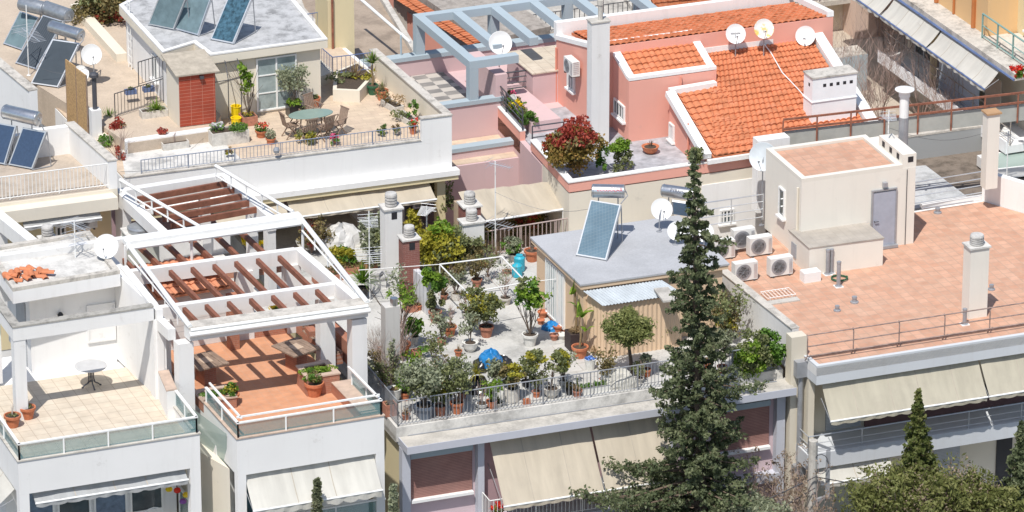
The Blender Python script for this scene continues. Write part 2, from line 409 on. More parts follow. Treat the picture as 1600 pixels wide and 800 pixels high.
# ------------------------------------------------------------ building helpers
def XY(p): return Vector((p[0], p[1]))
def para(a, b, c): return [a, b, c, Vector((a[0] + c[0] - b[0], a[1] + c[1] - b[1], a[2]))]
def ang(a, b): return math.atan2(b[1] - a[1], b[0] - a[0])
def building(name, label, A, B, zg=-13.5, cat='building', group=None):
    return root(name, label, cat, (A[0], A[1], zg), ang(A, B), group)
def inset(pts, d):                                 # shrink a convex outline by d
    n = len(pts); a = sum(pts[i][0] * pts[(i + 1) % n][1] - pts[(i + 1) % n][0] * pts[i][1] for i in range(n)); s = 1 if a > 0 else -1
    out = []
    for i in range(n):
        p0, p1, p2 = XY(pts[i - 1]), XY(pts[i]), XY(pts[(i + 1) % n])
        d1, d2 = (p1 - p0).normalized(), (p2 - p1).normalized()
        n1, n2 = Vector((-d1.y, d1.x)) * s, Vector((-d2.y, d2.x)) * s
        k = 1 + n1.dot(n2); k = max(k, .2)
        q = p1 + (n1 + n2) * (d / k); out.append(Vector((q.x, q.y, pts[i][2])))
    return out
def ring(mb, pts, z0, z1, t, skip=()):             # low parapet round an outline
    q = inset(pts, t); n = len(pts)
    for i in range(n):
        if i in skip: continue
        j = (i + 1) % n; mb.prism([pts[i], pts[j], q[j], q[i]], z0, z1)
    return mb
def railing(path, z, h, mat, parent, sp=.13, post=1.6, r=.010, rails=(.08,), name='railing', rp=.018, bal=True, lean=0, sub=None):
    mb = MB(); pts = [Vector((p[0], p[1], 0)) for p in path]
    zz = [z] * len(pts) if not hasattr(z, '__len__') else z
    for i in range(len(pts) - 1):
        A = pts[i] + Z * zz[i]; B = pts[i + 1] + Z * zz[i + 1]; L = (B - A).length
        mb.tube([A + Z * h, B + Z * h], rp, 6)
        for k in rails: mb.tube([A + Z * k, B + Z * k], r * 1.2, 4)
        n = max(1, round(L / post))
        for k in range(n + 1): p = A.lerp(B, k / n); mb.tube([p, p + Z * h], rp, 4)
        if bal:
            n = max(1, round(L / sp))
            for k in range(1, n): p = A.lerp(B, k / n); mb.tube([p + Z * rails[0], p + Z * h], r, 4)
    o = mb.build(name, mat, parent)
    if sub: tag(o, sub)
    return o
def glassrail(path, z, h, parent, glass, post=1.6, frame=None, double=False):
    mb = MB(); frame = frame or m_metalw
    pts = [Vector((p[0], p[1], z)) for p in path]
    pan = []
    for i in range(len(pts) - 1):
        A, B = pts[i], pts[i + 1]; L = (B - A).length; d = (B - A).normalized(); nn = Vector((-d.y, d.x, 0))
        mb.bar(A + Z * h - d * .03, B + Z * h + d * .03, .09, .045)
        if double: mb.bar(A + Z * (h + .14) + nn * .12, B + Z * (h + .14) + nn * .12, .06, .05)
        n = max(1, round(L / post))
        for k in range(n + 1):
            p = A.lerp(B, k / n); mb.bar(p + Z * .0, p + Z * h, .05, .05)
        pan.append(MB().wall(A + d * .03, B - d * .03, z + .02, z + h - .02, .012))
    fr = mb.build('railing', frame, parent)
    for g in pan: g.build('glass_panel', glass, fr)
    return fr
def fpt(P, Q, t, z, off=0.0):                      # point on a wall line, off metres out towards the camera side
    d = (XY(Q) - XY(P)).normalized(); n = Vector((d.y, -d.x)); q = XY(P).lerp(XY(Q), t) + n * off; return Vector((q.x, q.y, z))
def panel(mb, P, Q, z0, z1, off0, off1):           # box on the front of the wall line P-Q, from off0 to off1 metres out
    a, b, c, d = fpt(P, Q, 0, 0, off1), fpt(P, Q, 1, 0, off1), fpt(P, Q, 1, 0, off0), fpt(P, Q, 0, 0, off0)
    return mb.prism([a, b, c, d], z0, z1)
def window(parent, P, Q, z0, z1, mats=None, kind='window', nx=2, ny=1, frame=None, sill=True, sillm=None, off=0.0):
    frame = frame or m_metalw; mb = MB(); t = .06
    L = (XY(Q) - XY(P)).length; f = t / L
    a = fpt(P, Q, 0, 0); b = fpt(P, Q, 1, 0)
    def pt(u_): return fpt(P, Q, u_, 0)
    panel(mb, pt(0), pt(f), z0, z1, off, off + .07); panel(mb, pt(1 - f), pt(1), z0, z1, off, off + .07)
    panel(mb, pt(f), pt(1 - f), z1 - t, z1, off, off + .07); panel(mb, pt(f), pt(1 - f), z0, z0 + t, off, off + .07)
    for i in range(1, nx): panel(mb, pt(i / nx - f / 2), pt(i / nx + f / 2), z0 + t, z1 - t, off + .001, off + .06)
    for j in range(1, ny):
        zc = z0 + (z1 - z0) * j / ny; panel(mb, pt(f), pt(1 - f), zc - .02, zc + .02, off + .002, off + .052)
    fr = mb.build(kind, frame, parent)
    g = MB(); panel(g, pt(f * .8), pt(1 - f * .8), z0 + t * .8, z1 - t * .8, off - .05, off + .03); g.build('pane', mats or m_win, fr)
    if sill:
        s = MB(); panel(s, fpt(P, Q, -f, 0), fpt(P, Q, 1 + f, 0), z0 - .07, z0 - .002, off - .02, off + .14); s.build('sill', sillm or m_white, fr)
    return fr
def awning(parent, P, Q, z, out, drop, mat, name='awning', rod=None, scallop=.14, seg=14, valance=True, seams=True):
    # cloth from the wall line P-Q at height z, reaching out and down; a rod and a scalloped valance at its foot
    L = (XY(Q) - XY(P)).length; n = max(8, int(L / .25)); mb = MB()
    rg = random.Random(int(abs(P[0] * 77 + P[1] * 13 + z * 5)) + 3)
    ph = [rg.uniform(0, 6) for _ in range(3)]
    rows = 6
    def cp(i, j):
        u_ = i / n; w_ = j / rows
        sag = .05 * math.sin(w_ * math.pi) * (1 + .7 * math.sin(u_ * 9 + ph[0])) + .018 * math.sin(u_ * L * 4.1 + ph[1]) * w_ + .010 * math.sin(u_ * L * 9 + ph[2] + w_ * 2)
        return fpt(P, Q, u_, z - drop * w_ - sag, out * w_ + .01)
    k0 = len(mb.v); mb.v += [tuple(cp(i, j)) for j in range(rows + 1) for i in range(n + 1)]
    for j in range(rows):
        for i in range(n): a = k0 + j * (n + 1) + i; mb.f.append((a, a + 1, a + n + 2, a + n + 1)); mb.m.append(0)
    o = mb.build(name, mat, parent, smooth=True)
    rm = MB(); rm.tube([fpt(P, Q, -.004, z - drop - .02, out + .02), fpt(P, Q, 1.004, z - drop - .02, out + .02)], .035, 8)
    rm.build('front_rod', rod or m_metalw, o)
    k_ = max(2, round(L / 1.25))
    for q_ in range(1, k_):
        sb = MB()
        i = round(q_ * n / k_); pr = [cp(i, j) + Z * .006 for j in range(rows + 1)]
        for j in range(rows): d_ = (XY(Q) - XY(P)).normalized() * .014; d_ = Vector((d_.x, d_.y, 0)); sb.quad(pr[j] - d_, pr[j] + d_, pr[j + 1] + d_, pr[j + 1] - d_)
        if seams: sb.build('seam', bpy.data.materials.get('awning_seam') or plain('awning_seam', (.42, .37, .30), .9), o)
    for e_ in (0.0, 1.0):
        am = MB(); am.tube([fpt(P, Q, e_, z - drop * .55, .03), fpt(P, Q, e_, z - drop - .03, out)], .012, 5); am.build('arm', m_metalg, o)
    if valance:
        vb = MB(); m = max(6, int(L / .09)); pr = None
        for i in range(m + 1):
            u_ = i / m; a = fpt(P, Q, u_, z - drop - .04, out + .035 + .012 * math.sin(i * 1.3)); b = Vector(a); b.z -= scallop * (.62 + .38 * abs(math.sin(u_ * L / .5 * math.pi))); b.x += .02 * math.sin(i * .9)
            if pr: vb.quad(pr[1], b, a, pr[0])
            pr = (a, b)
        vb.build('valance', mat, o)
    return o
def tileroof(parent, A, B, C, D, mat, pitch_w=.235, row=.33, name='roof', amp=.055, thick=.10):
    # A-B eave (left to right), D-C ridge; rows climb from the eave, rounded tiles run up the slope
    A, B, C, D = map(Vector, (A, B, C, D)); L = (B - A).length; S = (D - A).length
    nx = max(2, round(L / pitch_w)); ny = max(1, round(S / row)); k = 6
    nrm = (B - A).cross(D - A).normalized(); mb = MB()
    rg = random.Random(int(L * 100))
    for j in range(ny):
        v0, v1 = j / ny, (j + 1) / ny + .12 / ny; row_v = []
        jit = [rg.uniform(-.012, .012) for _ in range(nx + 1)]
        for vv, lift in ((v0, .06), (min(v1, 1.0), .0)):
            for i in range(nx * k + 1):
                u_ = i / (nx * k); p = A.lerp(B, u_).lerp(D.lerp(C, u_), vv)
                h = amp * abs(math.cos(math.pi * u_ * nx)) ** .8 + lift + jit[min(nx, (i + k // 2) // k)]
                row_v.append(p + nrm * h + (A - D).normalized() * (jit[min(nx, (i + k // 2) // k)] if lift else 0))
        m = nx * k + 1; k0 = len(mb.v)
        low = [p - nrm * .05 for p in row_v[:m]]
        mb.v += [tuple(p) for p in row_v + low]
        for i in range(m - 1):
            mb.f.append((k0 + i, k0 + i + 1, k0 + m + i + 1, k0 + m + i)); mb.m.append(0)
            mb.f.append((k0 + 2 * m + i, k0 + 2 * m + i + 1, k0 + i + 1, k0 + i)); mb.m.append(0)
    mb.hexa([A - nrm * thick, B - nrm * thick, C - nrm * thick, D - nrm * thick], [A - nrm * .004, B - nrm * .004, C - nrm * .004, D - nrm * .004])
    return mb.build(name, mat, parent)

# ============================================================ ground
gb = MB(); gb.quad((-900, -700, -13.5), (900, -700, -13.5), (900, 1400, -13.5), (-900, 1400, -13.5))
tag(gb.build('ground', plain('street_ground', (.16, .15, .135), .9, 0, .3, .3)), kind='structure')

# ============================================================ A: white building with the cream tiled terrace, front left
ZA = 1.5
ga = lambda x, y, z=0: G(x, y, ZA + z)
a0, a1 = ga(28, 721, .4), ga(312, 677, .4)                # front edge of the parapet top
dA = (a1 - a0).normalized(); nA = Vector((-dA.y, dA.x, 0))
bA = building('apartment_building', 'white apartment building with cream tiled terrace and glass rail, front left corner', a0, a1)
aL = a0 + nA * 9.5; aR = a1 + nA * 9.5
fl = MB(); q = [a0 + dA * .12 + nA * .12, a1 - dA * .12 + nA * .12, a1 - dA * .12 + nA * 6.6, a0 + dA * .12 + nA * 6.6 ]
fl.prism(q, ZA - .1, ZA + .001); fl.build('terrace_floor', m_tile_w, bA)
mb = MB()
mb.prism([a0, a1, a1 + nA * .14, a0 + nA * .14], ZA - .75, ZA + .38)                                # front band
mb.prism([a0 + nA * .142, a0 + nA * 9.5, a0 + nA * 9.5 + dA * .14, a0 + nA * .142 + dA * .14], ZA - .75, ZA + .38)
mb.prism([a1 + nA * .142 - dA * .14, a1 - dA * .14 + nA * 2.6, a1 + nA * 2.6, a1 + nA * .142], ZA - .75, ZA + .38)
mb.prism([a0 + dA * .15 + nA * .15, a1 - dA * .15 + nA * .15, a1 - dA * .15 + nA * 9, a0 + dA * .15 + nA * 9], ZA - .55, ZA - .102)
for zz in (-4.3, -7.4): mb.prism([a0, a1, a1 + nA * 9, a0 + nA * 9], zz, zz + .9)
for s_, e_ in ((0, .32), (1, -.34)):                                                                # corner columns
    p = a0.lerp(a1, s_); mb.prism([p, p + dA * e_, p + dA * e_ + nA * .34, p + nA * .34], -13.5, ZA - .752)
mb.prism([a0 + dA * .15 + nA * 2.2, a1 - dA * .15 + nA * 2.2, a1 - dA * .15 + nA * 9, a0 + dA * .15 + nA * 9], -13.5, ZA - .56)
mb.build('wall', m_white, bA)
cp = MB()
cp.prism([a0 - nA * .03 - dA * .03, a1 - nA * .03 + dA * .03, a1 + nA * .17 + dA * .03, a0 + nA * .17 - dA * .03], ZA + .382, ZA + .42)
cp.prism([a0 + nA * .172 - dA * .03, a0 + nA * 9.5 - dA * .03, a0 + nA * 9.5 + dA * .17, a0 + nA * .172 + dA * .17], ZA + .382, ZA + .42)
cp.prism([a1 + nA * .172 - dA * .17, a1 + nA * 2.6 - dA * .17, a1 + nA * 2.6 + dA * .03, a1 + nA * .172 + dA * .03], ZA + .382, ZA + .42)
cp.build('coping', m_coping, bA)
glassrail([a0 + nA * 7 + dA * .07, a0 + nA * .07 + dA * .07, a1 + nA * .07 - dA * .07, a1 + nA * 2.5 - dA * .07], ZA + .42, .50, bA, m_glass)
# rear room with overhanging roof, frame beam on columns
r0, r1 = ga(50, 580), ga(183, 561)
dr_ = (r1 - r0).normalized(); nr_ = Vector((-dr_.y, dr_.x, 0))
ZT = ZA + 3.25
mb = MB(); mb.prism([r0, r1, r1 + nr_ * 2.9, r0 + nr_ * 2.9], ZA - .1, ZT - .5)
_c = G(244, 480, ZT - .05); w1 = Vector((_c.x, _c.y, ZA)); w2 = ga(262, 655)
mb.prism([r1, w1, w1 + dA * .22, r1 + dA * .22 + nr_ * 3, r1 + nr_ * 3], ZA + .002, ZT - .15)       # party wall on the right
mb.prism([w1 - nA * .002, w2, w2 + dA * .3, w1 + dA * .32 - nA * .002], ZA + .002, ZA + .95); mb.build('room_wall', m_white, bA)
mb = MB(); mb.prism([w1 - nA * .01, w2 - dA * .02, w2 + dA * .33, w1 + dA * .35 - nA * .01], ZA + .952, ZA + 1.0); mb.build('ledge_coping', plain('pink_ledge', (.50, .38, .30), .6, 0, .2, 3), bA)
mb = MB(); o0 = G(20, 456, ZT); o1 = G(188, 428, ZT)
mb.prism([o0, o1, o1 + nr_ * 3.6, o0 + nr_ * 3.6], ZT - .42, ZT)
ro = mb.build('roof', m_white, bA)
mb = MB(); ring(mb, [o0, o1, o1 + nr_ * 3.6, o0 + nr_ * 3.6], ZT + .002, ZT + .13, .2); mb.build('roof_edge', m_coping, ro)
mb = MB(); mb.prism(inset([o0, o1, o1 + nr_ * 3.6, o0 + nr_ * 3.6], .21), ZT + .002, ZT + .03); mb.build('roof_surface', m_concw, ro)
mb = MB(); c0 = G(20, 513, ZT - .05); c1 = G(240, 480, ZT - .05)
mb.prism([c0, c1, c1 + nA * .25, c0 + nA * .25], ZT - .5, ZT - .05)
mb.prism([c0 + nA * .252, c0 + nA * 3.4, c0 + nA * 3.4 + dA * .25, c0 + nA * .252 + dA * .25], ZT - .5, ZT - .05)
mb.prism([c1 + nA * .252 - dA * .02, c1 + nA * 3.6 - dA * .02, c1 + nA * 3.6 + dA * .22, c1 + nA * .252 + dA * .22], ZT - .148, ZT - .05)
for p in (c0, c0 + nA * 3.0): mb.prism([p + dA * .02 + nA * .02, p + dA * .4 + nA * .02, p + dA * .4 + nA * .4, p + dA * .02 + nA * .4], ZA + .002, ZT - .502)
mb.prism([c1 - dA * .02, c1 + dA * .38, c1 + dA * .38 + nA * .5, c1 - dA * .02 + nA * .5], ZA - .1, ZT - .502)
mb.build('frame_beam', m_white, bA)
mb = MB(); ck0 = c0 - nA * .02 - dA * .02
mb.prism([ck0, c1 - nA * .02, c1 + nA * .27, ck0 + nA * .29], ZT - .048, ZT - .0)
mb.prism([ck0 + nA * .292, ck0 + nA * 3.4, ck0 + nA * 3.4 + dA * .3, ck0 + nA * .292 + dA * .3], ZT - .048, ZT - .0)
mb.build('beam_coping', concrete('grey_coping', (.42, .40, .36), .5, 3, .4), bA)
P, Q, z0, z1 = wr(r0, r1, 137, 477, 540, 181); z1 = min(z1, ZT - .6)
window(bA, P, Q, z0 + .1, z1, mats=m_white, kind='blind_window', nx=1, frame=m_white, sill=False)
P, Q, z0, z1 = wr(r0, r0 + (r1 - r0), 95, 486, 492, 99)
mb = MB(); mb.lathe((P[0], P[1] - .12, z0), [(.03, 0), (.09, .0), (.10, .06), (.05, .13), (.02, .15)], 10); mb.build('wall_lamp', m_black, bA)
mb = MB(); sd0, sd1 = r0 + nr_ * .5, r0 + nr_ * 1.6                                           # grey door on the left flank
panel(mb, sd1, sd0, ZA + .02, ZA + 2.15, 0, .05); mb.build('side_door', m_shutg, bA)
# balcony recess below: sliding doors, curtains, awnings
bk0, bk1 = a0 + nA * 2.2 + dA * .4, a1 + nA * 2.2 - dA * .4
z0 = ZA - 3.05
for k in range(4):
    window(bA, bk0.lerp(bk1, .04 + k * .235), bk0.lerp(bk1, .04 + k * .235 + .215), z0, z0 + 2.1, mats=m_win if k % 2 else plain('blue_curtain', (.12, .17, .24), .5, 0, .3, 5), kind='glass_door', nx=1, sill=False)
awning(bA, a0 + dA * .5 + nA * .35, a1 - dA * .45 + nA * .35, ZA - .76, .42, .30, m_awng)
sideA = a0 + nA * .6; awning(bA, a0 + nA * 5.4 , a0 + nA * .5, ZA - .76, .7, .6, m_awnw)
glassrail([a1 + nA * .4 - dA * .05, a1 + nA * 2.2 - dA * .05], ZA - 3.3, .9, bA, m_glass)
glassrail([a0 + nA * .05, a1 + nA * .05], ZA - 3.4, .9, bA, m_glass)
# bright cloth fruit garland under the awning
mb0 = []
for k, (c_, x_, y_) in enumerate(((m_fly, 264, 757), (m_flr, 277, 759), (m_ygreen, 291, 766), (m_flp, 284, 745), (plain('violet_cloth', (.25, .08, .35)), 286, 776))):
    P, Q, zz, z1 = wr(a0 + nA * 1.0, a1 + nA * 1.0, x_, y_ + 5, y_ + 11, x_ + 3)
    g = MB(); g.lathe((P[0], P[1], zz), [(.02, 0), (.10, .03), (.12, .09), (.09, .15), (.02, .17)], 9)
    tag(g.build('paper_lantern', c_, world=True), ['yellow lantern hanging at the left under the grey awning', 'red lantern hanging second from the left under the grey awning', 'orange yellow lantern hanging near the right column under the grey awning', 'pink lantern hanging highest under the grey awning', 'violet lantern hanging lowest under the grey awning'][k], 'lantern', 'coloured lanterns under the grey awning')
# round-backed white chairs on the balcony
def wicker_chair(x, y, lab):
    P, Q, zz, _ = wr(a0 + nA * 1.3, a1 + nA * 1.3, x, y - 5, y, x + 4)
    c = Vector((P[0], P[1], ZA - 3.38)); r = root('balcony_chair', lab, 'chair', c, ang(a0, a1), 'white chairs on the covered balcony')
    s = MB(); s.box(c + Z * .4, (.48, .45, .06), ang(a0, a1)); s.build('seat', m_metalw, r)
    b = MB(); M3 = Matrix.Rotation(ang(a0, a1), 3, 'Z')
    for i in range(9):
        t = (i - 4) / 4; x0 = t * .24; b.tube([c + M3 @ Vector((x0, -.2, .42)), c + M3 @ Vector((x0 * 1.25, -.27, .98 - .12 * t * t))], .012, 4)
    b.tube([c + M3 @ Vector((t * .30, -.27, .98 - .12 * t * t)) for t in (-1, -.5, 0, .5, 1)], .018, 5)
    b.tube([c + M3 @ Vector((t * .27, -.235, .72)) for t in (-1, 0, 1)], .014, 5)
    b.build('backrest', m_metalw, r)
    for sx in (-1, 1):
        for sy in (-1, 1):
            l = MB(); l.tube([c + M3 @ Vector((sx * .2, sy * .18, .4)), c + M3 @ Vector((sx * .23, sy * .21, 0))], .015, 5); l.build('leg', m_metalw, r)
wicker_chair(150, 800, 'white round backed chair behind the middle of the covered balcony'); wicker_chair(236, 792, 'white round backed chair at the right end of the covered balcony')

# ============================================================ B: white building with the wooden pergola
ZB = 1.5; ZP = ZB + 2.9
b0, b1 = G(370, 685, ZB + .4), G(600, 648, ZB + .4)
dB = (b1 - b0).normalized(); nB = Vector((-dB.y, dB.x, 0))
bB = building('apartment_building', 'white apartment building with brown wooden pergola over a terracotta terrace', b0, b1)
bl = G(285, 590, ZB + .4); vB = (XY(bl) - XY(b0)); vB = Vector((vB.x, vB.y, 0)).normalized()
def bq(a, b, c, d): return [b0 + dB * a + vB * b, b0 + dB * c + vB * b, b0 + dB * c + vB * d, b0 + dB * a + vB * d]
LB = (b1 - b0).length
mb = MB()
mb.prism(bq(0, 0, LB, .14), ZB - .9, ZB + .36); mb.prism(bq(0, .142, .14, 3.4), ZB - .9, ZB + .36); mb.prism(bq(LB - .14, .142, LB, 3.0), ZB - .9, ZB + .36)
mb.prism(bq(.15, .15, LB - .15, 17.5), ZB - .55, ZB - .102)
mb.prism(bq(0, .0, .28, .3), -13.5, ZB - .902); mb.prism(bq(LB - .28, 0, LB, .3), -13.5, ZB - .902)
mb.prism(bq(-.1, 1.7, LB + .1, 17.6), -13.5, ZB - .56); mb.prism(bq(0, 0, LB, 1.7), -4.3, -3.4); mb.prism(bq(0, 0, LB, 1.7), -7.5, -6.6)
mb.build('wall', m_white, bB)
mb = MB(); mb.prism(bq(-.03, -.03, LB + .03, .2), ZB + .362, ZB + .4); mb.prism(bq(-.03, .202, .2, 3.4), ZB + .362, ZB + .4); mb.prism(bq(LB - .62, .202, LB + .03, 3.0), ZB + .362, ZB + .4)
mb.build('coping', plain('pink_marble_coping', (.50, .38, .30), .6, 0, .2, 3), bB)
mb = MB(); mb.prism(bq(.15, .15, LB - .15, 17), ZB - .1, ZB); mb.build('terrace_floor', m_tile_t, bB)
mb = MB(); mb.prism(bq(LB - .60, .205, LB - .16, 3.0), ZB + .001, ZB + .358); mb.build('planter_wall', m_brick, bB)
glassrail([b0 + vB * 3.0 + dB * .07, b0 + vB * .07 + dB * .07, b1 + vB * .07 - dB * .07, b1 + vB * 2.6 - dB * .07], ZB + .4, .46, bB, m_glass, double=True)
# frosted screen and slanting cheek wall between A and B
mb = MB(); s0, s1 = G(293, 632, ZB + .1), G(354, 678, ZB + .1)
mb.quad(G(293, 632, ZB + .2), G(354, 678, ZB + .2), Vector((*XY(s1), ZB - 1.0)), Vector((*XY(s0), ZB - 1.0)))
tag(mb.build('glass_screen', m_glassp), 'pale frosted glass screen between the two white buildings', 'screen')
mb = MB(); p0 = a1 + dA * .1; mb.prism([p0 + nA * 2.4, b0 + vB * .6 - dB * .05, b0 + vB * 3 - dB * .05, p0 + nA * 5], -13.5, ZB - .9); mb.build('cheek_wall', m_cream, bB)
# awnings and doors below
awning(bB, b0 + dB * .3 + vB * .25, b1 - dB * .3 + vB * .25, ZB - .92, .85, .95, m_awnw, scallop=.22)
bb0, bb1 = b0 + vB * 1.7 + dB * .3, b1 + vB * 1.7 - dB * .3
for k in range(3): window(bB, bb0.lerp(bb1, .04 + k * .31), bb0.lerp(bb1, .04 + k * .31 + .29), ZB - 3.2, ZB - 1.1, mats=plain('teal_curtain', (.03, .09, .12), .3, 0, .3, 4), kind='glass_door', nx=1, sill=False, frame=m_metalg)
glassrail([b0 + vB * .05, b1 + vB * .05], ZB - 3.45, .9, bB, m_glass)
# ---- pergola
pg = lambda x, y, z=0: G(x, y, ZP + z)
pf0, pf1 = pg(297, 514), pg(574, 476)                     # front beam, top front edge
dP = (pf1 - pf0).normalized(); nP = Vector((-dP.y, dP.x, 0)); LP = (pf1 - pf0).length
pr_ = XY(pg(474, 390)) - XY(pf1); pr_ = Vector((pr_.x, pr_.y, 0)); DP = pr_.length; vP = pr_.normalized()
def pq(a, b, c, d): return [pf0 + dP * a + vP * b, pf0 + dP * c + vP * b, pf0 + dP * c + vP * d, pf0 + dP * a + vP * d]
mid = XY(pg(400, 456)); tmid = (mid - XY(pf0)); M2 = Matrix(((dP.x, vP.x), (dP.y, vP.y))).inverted() @ tmid; dmid = M2.y
thb = XY(pg(350, 403)) - XY(pf0); d3 = (Matrix(((dP.x, vP.x), (dP.y, vP.y))).inverted() @ thb).y
mb = MB()
mb.prism(pq(-.02, 0, LP + .02, .45), ZP - .42, ZP)
mb.prism(pq(-.3, dmid - .12, LP - .2, dmid + .12), ZP - .5, ZP - .06)
mb.prism(pq(-.3, d3 - .12, LP - .2, d3 + .12), ZP - .5, ZP - .0)
mb.prism(pq(LP - .2, .452, LP + .05, d3 + .12), ZP - .5, ZP - .02)
mb.prism(pq(-.55, .46, -.3, d3 + .12), ZP - .5, ZP - .12)
for a_, b_ in ((-.38, .05), (LP - .5, .05), (-.38, dmid - .2), (LP - .75, dmid - .2), (LP * .62, d3 - .2), (LP - .6, d3 - .2), (-.38, d3 - .2)):
    mb.prism(pq(a_, b_, a_ + .5, b_ + .4), ZB, ZP - .502)
mb.build('pergola_beam', m_white2, bB)
mb = MB(); mb.prism(pq(-.04, -.02, LP + .04, .5), ZP + .002, ZP + .05); mb.build('beam_coping', m_coping, bB)
mb = MB(); mb.tube([pf0 - Z * .16 - nP * .1 - dP * .05, pf1 - Z * .16 - nP * .1 + dP * .05], .085, 10); mb.tube([pf0 - Z * .02 - nP * .06, pf1 - Z * .02 - nP * .06], .06, 8)
mb.build('awning_roller', m_metalw, bB)
for k in range(7):                                         # front bay of rafters, then the middle bay
    a_ = .55 + k * (LP - 1.0) / 6.6
    mb = MB(); mb.bar(pf0 + dP * a_ + vP * .46 + Z * -.30, pf0 + dP * (a_ - .02) + vP * (dmid - .34) + Z * -.22, .12, .18); mb.build('rafter', m_wood, bB)
for k in range(7):
    a_ = .55 + k * (LP - 1.0) / 6.6
    mb = MB(); mb.bar(pf0 + dP * a_ + vP * (dmid + .125) + Z * -.30, pf0 + dP * a_ + vP * (d3 - .34) + Z * -.20, .12, .18); mb.build('rafter', m_wood, bB)
for k in range(6):
    a_ = .35 + k * (LP - .6) / 6.0
    mb = MB(); mb.bar(pf0 + dP * a_ + vP * (d3 + .125) + Z * -.28, pf0 + dP * a_ + vP * (d3 + 2.6) + Z * -.22, .12, .18); mb.build('rafter', m_wood, bB)
# raised awning box over the third beam with sloping side rails
ZR = ZP + .55
k0_, k1_ = G(197, 383, ZR), G(474, 343, ZR)
mb = MB(); kd = (k1_ - k0_).normalized(); kn = Vector((-kd.y, kd.x, 0))
mb.prism([k0_, k1_, k1_ + kn * .5, k0_ + kn * .5], ZR - .07, ZR + .10); mb.tube([k0_ - kn * .05 - Z * .10, k1_ - kn * .05 - Z * .10], .08, 8)
mb.build('awning_box', m_metalw, bB)
mb = MB()
for A_, B_, n_ in ((k0_ + kd * .08, pf0 + Z * .08, 5), (k1_ - kd * .05, pf1 + Z * .08, 5)):
    A_ = Vector(A_); B_ = Vector(B_)
    mb.tube([A_, B_], .08, 8); mb.tube([A_ - Z * .38, B_ - Z * .1], .035, 6)
    for k in range(1, n_): p = A_.lerp(B_, k / n_); mb.tube([p, p - Z * .5], .03, 5)
for t_ in (0, .37, 1): p = k0_.lerp(k1_, t_); mb.tube([p + kn * .1 - Z * .05, p + kn * .1 - Z * 1.3 if t_ not in (0,) else p + kn * .1 - Z * 1.6], .05, 6)
e0, e1 = G(188, 281, ZR + .1), G(312, 354, ZR); g0, g1 = G(337, 259, ZR + .1), G(458, 331, ZR)
for A_, B_ in ((e0, e1), (g0, g1)):
    mb.tube([A_, B_], .06, 8); mb.tube([A_ - Z * .36, B_ - Z * .36], .03, 6)
    for k in range(6): p = A_.lerp(B_, k / 5); mb.tube([p, p - Z * .5], .028, 5)
mb.build('awning_rail', m_metalw, bB)
# rear frame with five cross rafters
h0, h1, h2 = pg(225, 288), pg(341, 270), pg(418, 338)
dh = (h1 - h0).normalized(); vh = (XY(h2) - XY(h1)); vh = Vector((vh.x, vh.y, 0)).normalized(); LH = (h1 - h0).length; DH = (XY(h2) - XY(h1)).length
mb = MB()
mb.prism([h0 - dh * 1.0, h1, h1 + vh * .3, h0 - dh * 1.0 + vh * .3], ZP - .6, ZP)
mb.prism([h1 - dh * .001, h1 + dh * .3, h1 + dh * .3 + vh * DH, h1 + vh * DH], ZP - .55, ZP - .02)
lw0, lw1 = h0 - dh * 1.05, h0 - dh * .75
mb.prism([lw0, lw1, lw1 + vh * (DH + .3), lw0 + vh * (DH + .3)], ZP - .45, ZP - .04)
mb.prism([lw0, lw1, lw1 + vh * .7, lw0 + vh * .7], ZB - .5, ZP - .452)
for A_ in (h0 + dh * (LH * .72), h1 + vh * (DH * .55), h1 + vh * (DH - .4)): mb.prism([A_, A_ + dh * .3, A_ + dh * .3 + vh * .35, A_ + vh * .35], ZB, ZP - .56)
mb.prism([h0 - dh * 1.05 , h1 + dh * .3, h1 + dh * .3 + vh * .2, h0 - dh * 1.05 + vh * .2], ZB, ZB + .9)
mb.build('rear_frame', m_white2, bB)
for k in range(5):
    s_ = .75 + k * (DH * .15)
    mb = MB(); mb.bar(h0 + vh * s_ - dh * (.55 - k * .05) - Z * .3, h1 + vh * s_ - Z * .22 + dh * .02, .10, .2); mb.build('rafter', m_wood, bB)
mb = MB(); q = [h0 - dh * .7 + vh * .3, h1 + vh * .3, h1 + vh * (DH + 1.6), h0 - dh * .7 + vh * (DH + 1.6)]
mb.prism(q, ZB + .01, ZB + .03); mb.build('rear_floor', m_concw, bB)
# tiled lean-to roof and its white room under the middle bay
t0, t1 = G(246, 466, ZB + 2.05), G(368, 446, ZB + 2.05)
td = (t1 - t0).normalized(); tn = Vector((-td.y, td.x, 0))
tileroof(bB, t0, t1, t1 + tn * 1.7 - td * .5 + Z * .5, t0 + tn * 1.7 - td * .2 + Z * .5, m_roof2, name='lean_to_roof')
mb = MB(); mb.prism([t0 + tn * .3 - td * .9, t1 + tn * .3, t1 + tn * 1.9 - td * .2, t0 + tn * 1.9 - td * .9], ZB + .002, ZB + 1.85); mb.build('room_wall', tiles('white_slat_wall', (.70, .69, .67), (.70, .69, .67), (.5, .5, .5), 50, .2, .012, 0, dirt=.1, coord='XZ'), bB)
mb = MB(); q = G(360, 548, ZB); mb.prism([q, q + td * .33, q + td * .33 + tn * .33, q + tn * .33], ZB, ZB + 1.9); mb.build('brick_pillar', m_brick, bB)
# rooftop slab left of the lean-to, behind A's roof
q = [G(200, 425, ZP - .7), G(330, 405, ZP - .7), G(262, 350, ZP - .7), G(190, 362, ZP - .7)]

